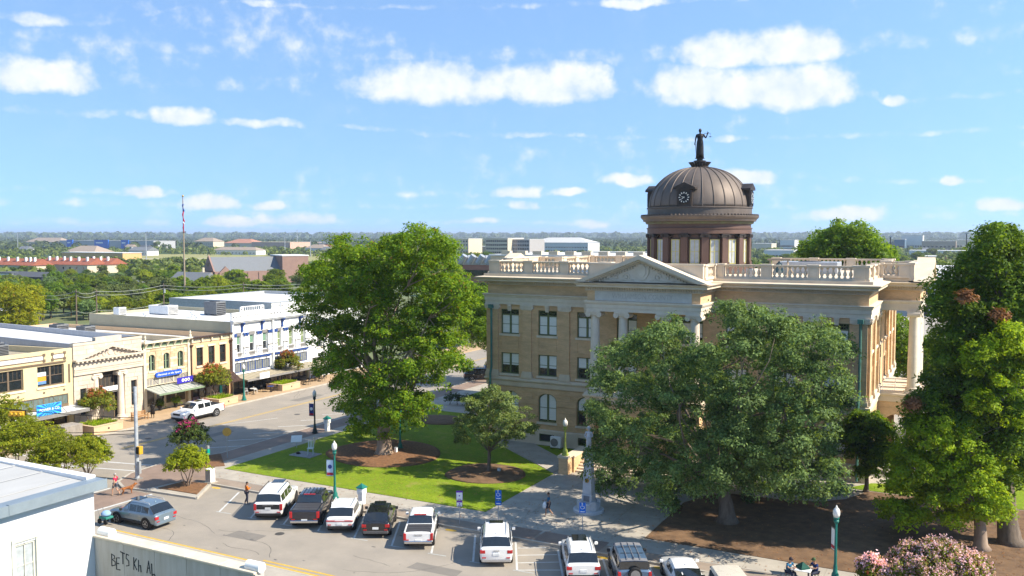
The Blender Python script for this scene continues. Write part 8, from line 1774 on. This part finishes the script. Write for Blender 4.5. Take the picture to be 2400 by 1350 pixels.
# church hall
cp = G(585, 664); ra = math.atan2(cp[1], cp[0]) - math.pi / 2 + R(16)
t = thing('church', 'large mauve brick church with a grey slate roof and a pointed-arch door beyond the trees', 'church', (cp[0], cp[1], -.1), ra); NOGO.append((cp[0] - 24, cp[0] + 26, cp[1] - 14, cp[1] + 32)); s_ = np.linalg.norm(cp - np.array([0, 0, CAM_H])) / F_PX
LX = lambda px: (px - 585) * s_ * 1.04
zt, zr = (664 - 636) * s_, (664 - 607) * s_ + .4; x0, x1, x2 = LX(512), LX(657), LX(716)
MB().box(x0, x1, 0, 18, 0, zt).build('nave_wall', PINKBR, t)
m = MB(); m.add([(x0, 1.5, zt), (x1, 1.5, zt), (x1, 18, zt), (x0, 18, zt), (x0, 9.5, zr), (x1, 9.5, zr)], [(0, 1, 5, 4), (2, 3, 4, 5), (1, 2, 5), (0, 3, 2, 1)]); m.build('nave_roof', SLATE, t)
m = MB(); m.add([(x0 - .3, .5, zt), (x0 - .3, 18.5, zt), (x0 - .3, 9.5, zr + .8), (x0 + .3, .5, zt), (x0 + .3, 18.5, zt), (x0 + .3, 9.5, zr + .8)], [(0, 1, 2), (3, 5, 4), (0, 2, 5, 3), (1, 4, 5, 2), (0, 3, 4, 1)]); m.build('west_gable', PINKBR, t); MB().cyl((x0 - .35, 9.5, zt + 2.6), (x0 - .2, 9.5, zt + 2.6), .9, n=14).build('round_window', GLASS, t)
MB().box(x0 - 4.5, x0 - .31, 1.0, 15, 0, zt - .3).build('aisle_wall', mat('pink_buff_brick', (.40, .27, .19), .85), t); MB().box(x0 - 4.7, x0 - 3.9, .6, 1.4, 0, zt + 1.8).build('pinnacle', CRWALL, t)
xg = LX(533); m = MB(Fr((0, 0, 0), 'S')); m.prism_uz([(xg - 2.5, 0), (xg + 2.5, 0), (xg + 2.5, zt - .4), (xg, zt + 2.2), (xg - 2.5, zt - .4)], .0, 1.3); m.build('porch_gable', PINKBR, t)
m = MB(Fr((0, -1.3, 0), 'S')); m.prism_uz([(xg - 1.2, 0), (xg + 1.2, 0), (xg + 1.2, 2.3), (xg + .7, 3.1), (xg, 3.5), (xg - .7, 3.1), (xg - 1.2, 2.3)], 0, .12); m.build('door_surround', WHITE, t); m = MB(Fr((0, -1.42, 0), 'S')); m.prism_uz([(xg - .9, 0), (xg + .9, 0), (xg + .9, 2.2), (xg, 3.15), (xg - .9, 2.2)], 0, .05); m.build('door', GLASS, t)
MB().box(x1, x2, -.6, 16, 0, zr + .3).build('tower_wall', PINKBR, t); MB().box(x1 - .2, x2 + .2, -.8, 16.2, zr + .303, zr + .7).build('tower_coping', WHITE, t)
for k in range(4): x = xg + 5 + k * 4.6; MB().box(x - .2, x + .2, -.25, -.003, 0, zt - .4).build('pilaster', PINKBR, t)
# brick house with a grey roof, modern sheds
block('brick_house', 'red brick house with a broad grey roof left of the church', 388, 460, 690, 2.8, REDBR, 12, 1, 4, SLATE, 'gable', 'house', rise=4.6)
block('modern_house', 'dark sloping-roofed modern house among the trees', 25, 98, 668, 3.4, mat('dark_cladding', (.06, .07, .08), .7), 10, 1, 3, DKROOF, 'gable', 'house', rise=1.8); block('modern_house', 'white-walled modern house with a dark flat roof', -20, 28, 662, 4.0, WW_, 9, 1, 2, DKROOF, 'flat', 'house')
block('white_cottage', 'tiny white cottage with a grey roof half hidden by trees', 288, 312, 686, 2.6, WW_, 6, 1, 1, SLATE, 'gable', 'house', rise=1.6)
# red tiled apartments
for i, (p0, p1, py, lab) in enumerate(((-30, 42, 640, 'red tiled apartment block at the end of the tiled row'), (40, 75, 642, 'short red tiled apartment block with one white chimney pair'), (92, 150, 638, 'long red tiled apartment block behind the trees'), (140, 205, 640, 'red tiled apartment block with gables in the tiled row'), (196, 252, 639, 'red tiled apartment block nearest the orange building'))):
    t, x0, x1, y = block('tiled_apartments', lab, p0, p1, py, 4.4, CRWALL, 12, 1, 4, TILE, 'gable', rise=3.4, wz=2)
    for k in range(3): x = x0 + (x1 - x0) * (.2 + .3 * k); MB().box(x - .5, x + .5, y + 3, y + 4, 6.0, 8.6).build('chimney', WHITE, t)
block('orange_motel', 'long orange two-storey building with white roof edges', 145, 288, 617, 7.5, ORWALL, 16, 1, 9, WW_, wz=3, ww=1.6, wh=1.6)
block('tan_roof_hall', 'low cream hall with a tan shingled roof', 150, 222, 600, 4, CRWALL, 22, 0, 0, TANROOF, 'hip', rise=6)
# stores on the rise
t, x0, x1, y = block('grey_store', 'long grey retail store with blue gabled entrances', 140, 360, 583, 12, GREYW, 40, 0, 0, mat('store_roof', (.4, .4, .41), .8))
for px_, w_ in ((240, 31), (295, 16), (166, 14)):
    x = PYp(px_, 580, y)[0]; MB().box(x - w_ / 2, x + w_ / 2, y - 2, y, 1, 13.5).build('blue_entrance', BLUEST, t); MB().box(x - w_ * .38, x + w_ * .12, y - 2.1, y - 2.003, 8.0, 10.0).build('white_lettering', WHITE, t)
block('apartment_rows', 'tan-roofed houses far behind the stores', 60, 140, 577, 8, CRWALL, 30, 1, 8, TANROOF, 'hip', rise=8); block('apartment_rows', 'cream apartment rows behind the grey store', 455, 500, 586, 12, CRWALL, 20, 3, 10, TANROOF, 'hip', rise=5); block('beige_store', 'long beige shop with a red-brown tile roof far beyond the field', 525, 590, 584, 9, CRWALL, 30, 0, 0, mat('terracotta_far', (.42, .2, .13), .8), 'hip', rise=6)
block('beige_store', 'pale terracotta superstore with arched front far beyond the field', 590, 680, 587, 11, mat('salmon_wall', (.55, .36, .27), .8), 40, 1, 10, CRWALL); block('shop_strip', 'low white shop strip under the far trees', 500, 600, 597, 5, WW_, 14, 1, 12, TANROOF, 'hip', rise=3); block('small_motel', 'white motel with a grey roof near the field', 302, 345, 599, 5, WW_, 14, 1, 7, SLATE, 'gable', rise=3.5); block('white_villa', 'white house with a tan roof near the field edge', 715, 760, 594, 6, WW_, 14, 1, 4, TANROOF, 'hip', rise=4)
# mown field with a road
fp = [G(x, y)[:2] for x, y in ((320, 615), (320, 596), (1000, 594), (1000, 611))]; struct(MB().prism([tuple(p) for p in fp], -.05, .05).build('mown_field', mat('dry_field', (.22, .24, .07), .95, c2=(.30, .26, .11), scale=.02))); NOGO.append((-760, -300, 470, 640))
a, b_ = G(280, 607), G(700, 604); struct(MB().prism([(a[0], a[1]), (b_[0], b_[1]), (b_[0], b_[1] + 9), (a[0], a[1] + 9)], .0, .09).build('far_road', mat('pale_road', (.5, .49, .46), .9)))
# right of the big pecan
block('brick_office', 'red brick office block with dark windows behind the courthouse', 1085, 1148, 672, 11.6, REDBR, 22, 3, 4, ROOFW, dz=3.6, ww=2.2, wh=1.7, yoff=-80)
t, x0, x1, y = block('cream_terrace_block', 'cream flat-roofed block with roof terraces and planters north of the courthouse', 1150, 1500, 690, 15.3, CRWALL, 30, 2, 14, WW_, dz=4, wz=6, yoff=-95)
for i in range(10): 
    x = x0 + 3 + i * 4; MB().box(x, x + 2.2, y - .3, y + 1, 15.7, 16.5).build('roof_planter', CRWALL, t)
t = thing('roof_ductwork', 'cluster of silver roof ducts and units on the brick office', 'roof unit', (-72, 196, 11.9)); p = PYp(1130, 600, 196); t.location = (p[0], 196, 13.0)
for k in range(7): MB().cyl((-9 + k * 2.6, 0, 0), (-9 + k * 2.6 + 1.4, 0, 1.9), .8, n=10).build('duct', GALV, t); MB().box(-9.5 + k * 2.6, -7.6 + k * 2.6, 1.5, 4, -.5, 1.5 + .4 * (k % 2)).build('unit', GALV, t)
GT = [(1225, 588), (1298, 590), (1310, 596), (1245, 592)]
block('hotel', 'seven-storey cream hotel with a grid of windows', 1138, 1190, 606, 17.5, CRWALL, 30, 5, 10, WW_, ww=1.6, wh=1.6, dz=3.3); block('hotel', 'grey and cream hotel wing stepping right', 1190, 1241, 606, 16.5, mat('warm_grey_wall', (.36, .34, .33), .8), 30, 5, 9, WW_, ww=1.6, wh=1.6, dz=3.2); block('hotel', 'cream apartment tower left of the hotel', 1058, 1098, 604, 17, CRWALL, 25, 5, 6, WW_, ww=1.4, wh=1.5)
block('white_apartments', 'long white apartment row right of the hotel', 1240, 1378, 599, 13, WW_, 30, 3, 22, mat('pale_roof_far', (.5, .5, .5), .8), 'hip', rise=5, ww=1.4); block('white_apartments', 'second pale apartment row behind', 1270, 1330, 590, 13, WW_, 30, 2, 10, ROOFW); block('beige_store', 'low beige store far left of the hotel', 1098, 1138, 600, 9, mat('brown_wall', (.42, .31, .22), .8), 20)
block('far_bridge_deck', 'pale concrete overpass deck beyond the dome', 1380, 1520, 612, 7, mat('overpass_concrete', (.55, .53, .49), .9), 12, cat='bridge')
for (p0, p1, py, h, m_, lab) in ((1762, 1808, 590, 10, CRWALL, 'cream store right of the dome on the plain'), (1828, 1862, 588, 14, WW_, 'white block standing on the plain'), (1790, 1860, 606, 7, WW_, 'low white warehouse on the plain'), (2112, 2162, 588, 20, WW_, 'large white warehouse on the right plain'), (2160, 2240, 590, 13, mat('brown_wall', (.42, .31, .22), .8), 'brown roofed depot on the right plain'), (2240, 2300, 588, 14, CRWALL, 'cream depot near the right trees'), (2130, 2300, 600, 5, WW_, 'long pale shed on the right plain'), (2150, 2215, 614, 4, mat('dark_red_wall', (.22, .06, .05), .8), 'dark red low shed on the right plain'), (2095, 2120, 589, 15, mat('blue_grey_wall', (.10, .16, .22), .8), 'dark blue block left of the white warehouse')):
    block('plain_store', lab, p0, p1, py, h, m_, 30, 1 if h < 12 else 2, 8, WW_, ww=2.5, wh=1.8, dz=4)
block('grey_roof_shop', 'white gabled shop beyond the east portico', 2178, 2245, 692, 9.5, WW_, 18, 1, 4, ROOFW, 'gable', rise=3, yoff=-90); block('dark_shop', 'dark brown shop wall beside the white gabled shop', 2168, 2180, 690, 9.5, mat('dark_brown_wall', (.10, .07, .06), .8), 12, yoff=-92)
# scattered small houses
random.seed(5); HW = [CRWALL, WW_, GREYW, PINKBR]; HR = [TANROOF, SLATE, DKROOF, TILE]
for i in range(26):
    px = random.choice([random.uniform(-20, 480), random.uniform(700, 760), random.uniform(1780, 2380)]); py = random.uniform(574, 598); w_ = random.uniform(9, 20)
    block('distant_house', 'small pale house with a pitched roof in the far suburbs', px, px + w_, py, 4.5, random.choice(HW), 9, 1, 3, random.choice(HR), 'gable', 'house', rise=3.2); bpy.context.scene.collection.objects[-1] if 0 else None
for o in bpy.data.objects:
    if o.name.startswith('distant_house'): o['group'] = 'small houses in the far suburbs'
# flagpole, utility poles and wires
p = G(434, 722); t = thing('flagpole', 'very tall slender flagpole rising above the roofs', 'flagpole', (p[0], p[1], 0)); hf = PYp(430, 462, p[1])[2]; MB().cyl((0, 0, 0), (0, 0, hf), .3, .12, 12).build('pole', mat('tan_pole', (.30, .24, .17), .6), t); m = MB(); ellipsoid(m, (0, 0, hf + .3), (.3, .3, .3)); m.build('ball', mat('gold_ball', (.5, .35, .1), .4, metal=.7), t, True)
fl = thing('furled_flag', 'limp red, white and blue flag hanging down the tall flagpole', 'flag', (p[0], p[1], 0)); z1 = PYp(430, 478, p[1])[2]; z0 = PYp(430, 545, p[1])[2]
for k, (m_, a0, a1) in enumerate(((BANN, .72, 1.0), (BANR, .36, .74), (WHITE, .30, .38), (BANR, 0, .32))):
    mm = MB(); n = 9; mm.tube([(.22 + .1 * math.sin(6 * s + k), -.12 + .12 * math.cos(5 * s), z0 + (z1 - z0) * (a0 + (a1 - a0) * s)) for s in np.linspace(0, 1, n)], [.15 + .07 * math.sin(9 * s + k) for s in np.linspace(0, 1, n)], 7); mm.build('cloth_fold', m_, fl, True)
UP = mat('creosote_pole', (.16, .12, .09), .9, var=.15); WIREM = mat('grey_wire', (.30, .32, .27), .6)
poles = []
for i, (px, ptop, py_) in enumerate(((92, 686, 772), (180, 678, 778), (228, 678, 772), (385, 664, 756), (572, 662, 755), (760, 655, 750))):
    p = G(px, py_); h = PYp(px, ptop, p[1])[2]; t = thing('utility_pole', ['weathered utility pole nearest the yellow tree', 'utility pole leaning beside the cream building', 'utility pole carrying a double crossarm', 'brown utility pole near the brick house', 'utility pole before the church', 'utility pole behind the big pecan'][i], 'utility pole', (p[0], p[1], 0)); MB().cyl((0, 0, 0), (.15 if i == 1 else 0, 0, h), .17, .11, 8).build('pole', UP, t); MB().box(-1.1, 1.1, -.06, .06, h - .7, h - .56).build('crossarm', UP, t)
    for k in (-1, -.4, .4, 1): MB().cyl((k, 0, h - .56), (k, 0, h - .38), .05, n=6).build('insulator', GREYP, t)
    MB().cyl((.3, 0, h - 2.2), (.3, 0, h - 1.3), .22, n=10).build('transformer', GALV, t) if i in (0, 3) else None
    poles.append(np.array([p[0], p[1], h]))
for j, (a, b_) in enumerate(zip(poles[:-1], poles[1:])):
    if np.linalg.norm(a - b_) > 140: continue
    for k, (dz, lab) in enumerate(((-.45, 'upper wire strung between utility poles'), (-1.2, 'middle wire strung between utility poles'), (-4.5, 'lower cable strung between utility poles'))):
        t = thing('overhead_wire', lab, 'wire', (a[0], a[1], 0), group='overhead wires behind the shops'); MB().tube([((b_ - a)[0] * s, (b_ - a)[1] * s, a[2] + dz + (b_[2] - a[2]) * s - 1.1 * 4 * s * (1 - s) * .5) for s in np.linspace(0, 1, 11)], .05, 4).build('cable', WIREM, t)
for i, (px, ptop, pb) in enumerate(((42, 545, 590), (343, 545, 612), (668, 550, 598), (697, 540, 586), (728, 563, 602), (1505, 548, 575), (2085, 556, 640), (2263, 548, 640), (104, 578, 612), (292, 575, 602), (1305, 552, 590))):
    p = G(px, pb); h = PYp(px, ptop, p[1])[2]; t = thing('mast', ['pale mast above the far left stores', 'tall light mast at the field edge', 'slim mast over the far superstore', 'tall pale mast on the skyline', 'light mast close to the big pecan', 'slender mast left of the dome', 'dark mast behind the east balustrade', 'tall dark mast behind the right trees', 'short pole among the far left trees', 'light pole near the white motel', 'thin mast above the white apartments'][i], 'mast', (p[0], p[1], 0)); MB().cyl((0, 0, 0), (0, 0, h), .45 if i < 6 else .25, .25, 6).build('shaft', GALV if i < 6 else BLACKM, t); MB().box(-.9, .9, -.2, .2, h, h + .5).build('head', GALV, t)
# haze between here and the horizon
hz = bpy.data.materials.new('haze_air'); hz.use_nodes = True; N = hz.node_tree.nodes; N.clear(); o_ = N.new('ShaderNodeOutputMaterial'); v_ = N.new('ShaderNodeVolumePrincipled'); v_.inputs['Color'].default_value = (.72, .84, 1, 1); v_.inputs['Density'].default_value = 1.3e-4; v_.inputs['Anisotropy'].default_value = .2; hz.node_tree.links.new(v_.outputs[0], o_.inputs['Volume'])
HAZE = tag(MB().box(-17000, 17000, -17000, 17000, -3, 75).build('haze', hz), 'pale blue haze lying over the far country', None, None, 'stuff')
random.seed(12)
def blocked(x, y, pad=5): return any(a - pad < x < b + pad and c - pad < y < d + pad for a, b, c, d in NOGO)
placed = []
def scatter(n, xr, yr, group, tail, smin=.75, smax=1.15, mind=6.0, kinds=(0, 1, 2, 3, 4, 5)):
    k = 0; tries = 0
    while k < n and tries < n * 30:
        tries += 1; px, py = random.uniform(*xr), random.uniform(*yr); p = G(px, py)
        if blocked(p[0], p[1]) or any((p[0] - q[0]) ** 2 + (p[1] - q[1]) ** 2 < mind ** 2 for q in placed): continue
        placed.append(p); mid_tree(p[0], p[1], random.uniform(smin, smax), random.choice(kinds), group, tail); k += 1
scatter(165, (-60, 720), (672, 752), 'trees in the belt behind the shops', 'in the leafy belt behind the shop roofs', .5, .82, 4.4)
scatter(85, (-60, 760), (625, 672), 'trees around the church and red roofs', 'among the houses near the church and red roofs', .42, .66, 7)
scatter(45, (1040, 1160), (612, 700), 'trees past the west side of the courthouse', 'past the brick office block', .7, 1.1, 6)
scatter(60, (1750, 2450), (606, 680), 'trees north-east of the courthouse', 'in the streets north-east of the courthouse', .7, 1.1, 8)
AV = [(a - 6, b + 6, c - 6, d + 6) for a, b, c, d in NOGO]
WOOD1 = leafmat('far_wood_leaf', (.06, .10, .02), (.17, .21, .045), None, .3); WOOD2 = leafmat('distant_wood_leaf', (.045, .075, .02), (.10, .13, .035), None, .2)
far_clumps('far_woods', 'mixed oak woods spread through the town to the middle distance', (430, 1250), 2000, 2.6, 5.0, (R(-6), R(62)), 71, WOOD1, AV + [(-760, -300, 470, 640)])
far_clumps('distant_woods', 'dark wooded country reaching to the horizon', (1250, 4200), 3200, 4, 9, (R(-6), R(62)), 72, WOOD2, AV)
far_clumps('horizon_ridge_woods', 'thin dark line of trees on the horizon ridge', (4200, 8500), 1800, 14, 26, (R(-6), R(62)), 73, WOOD2, [])
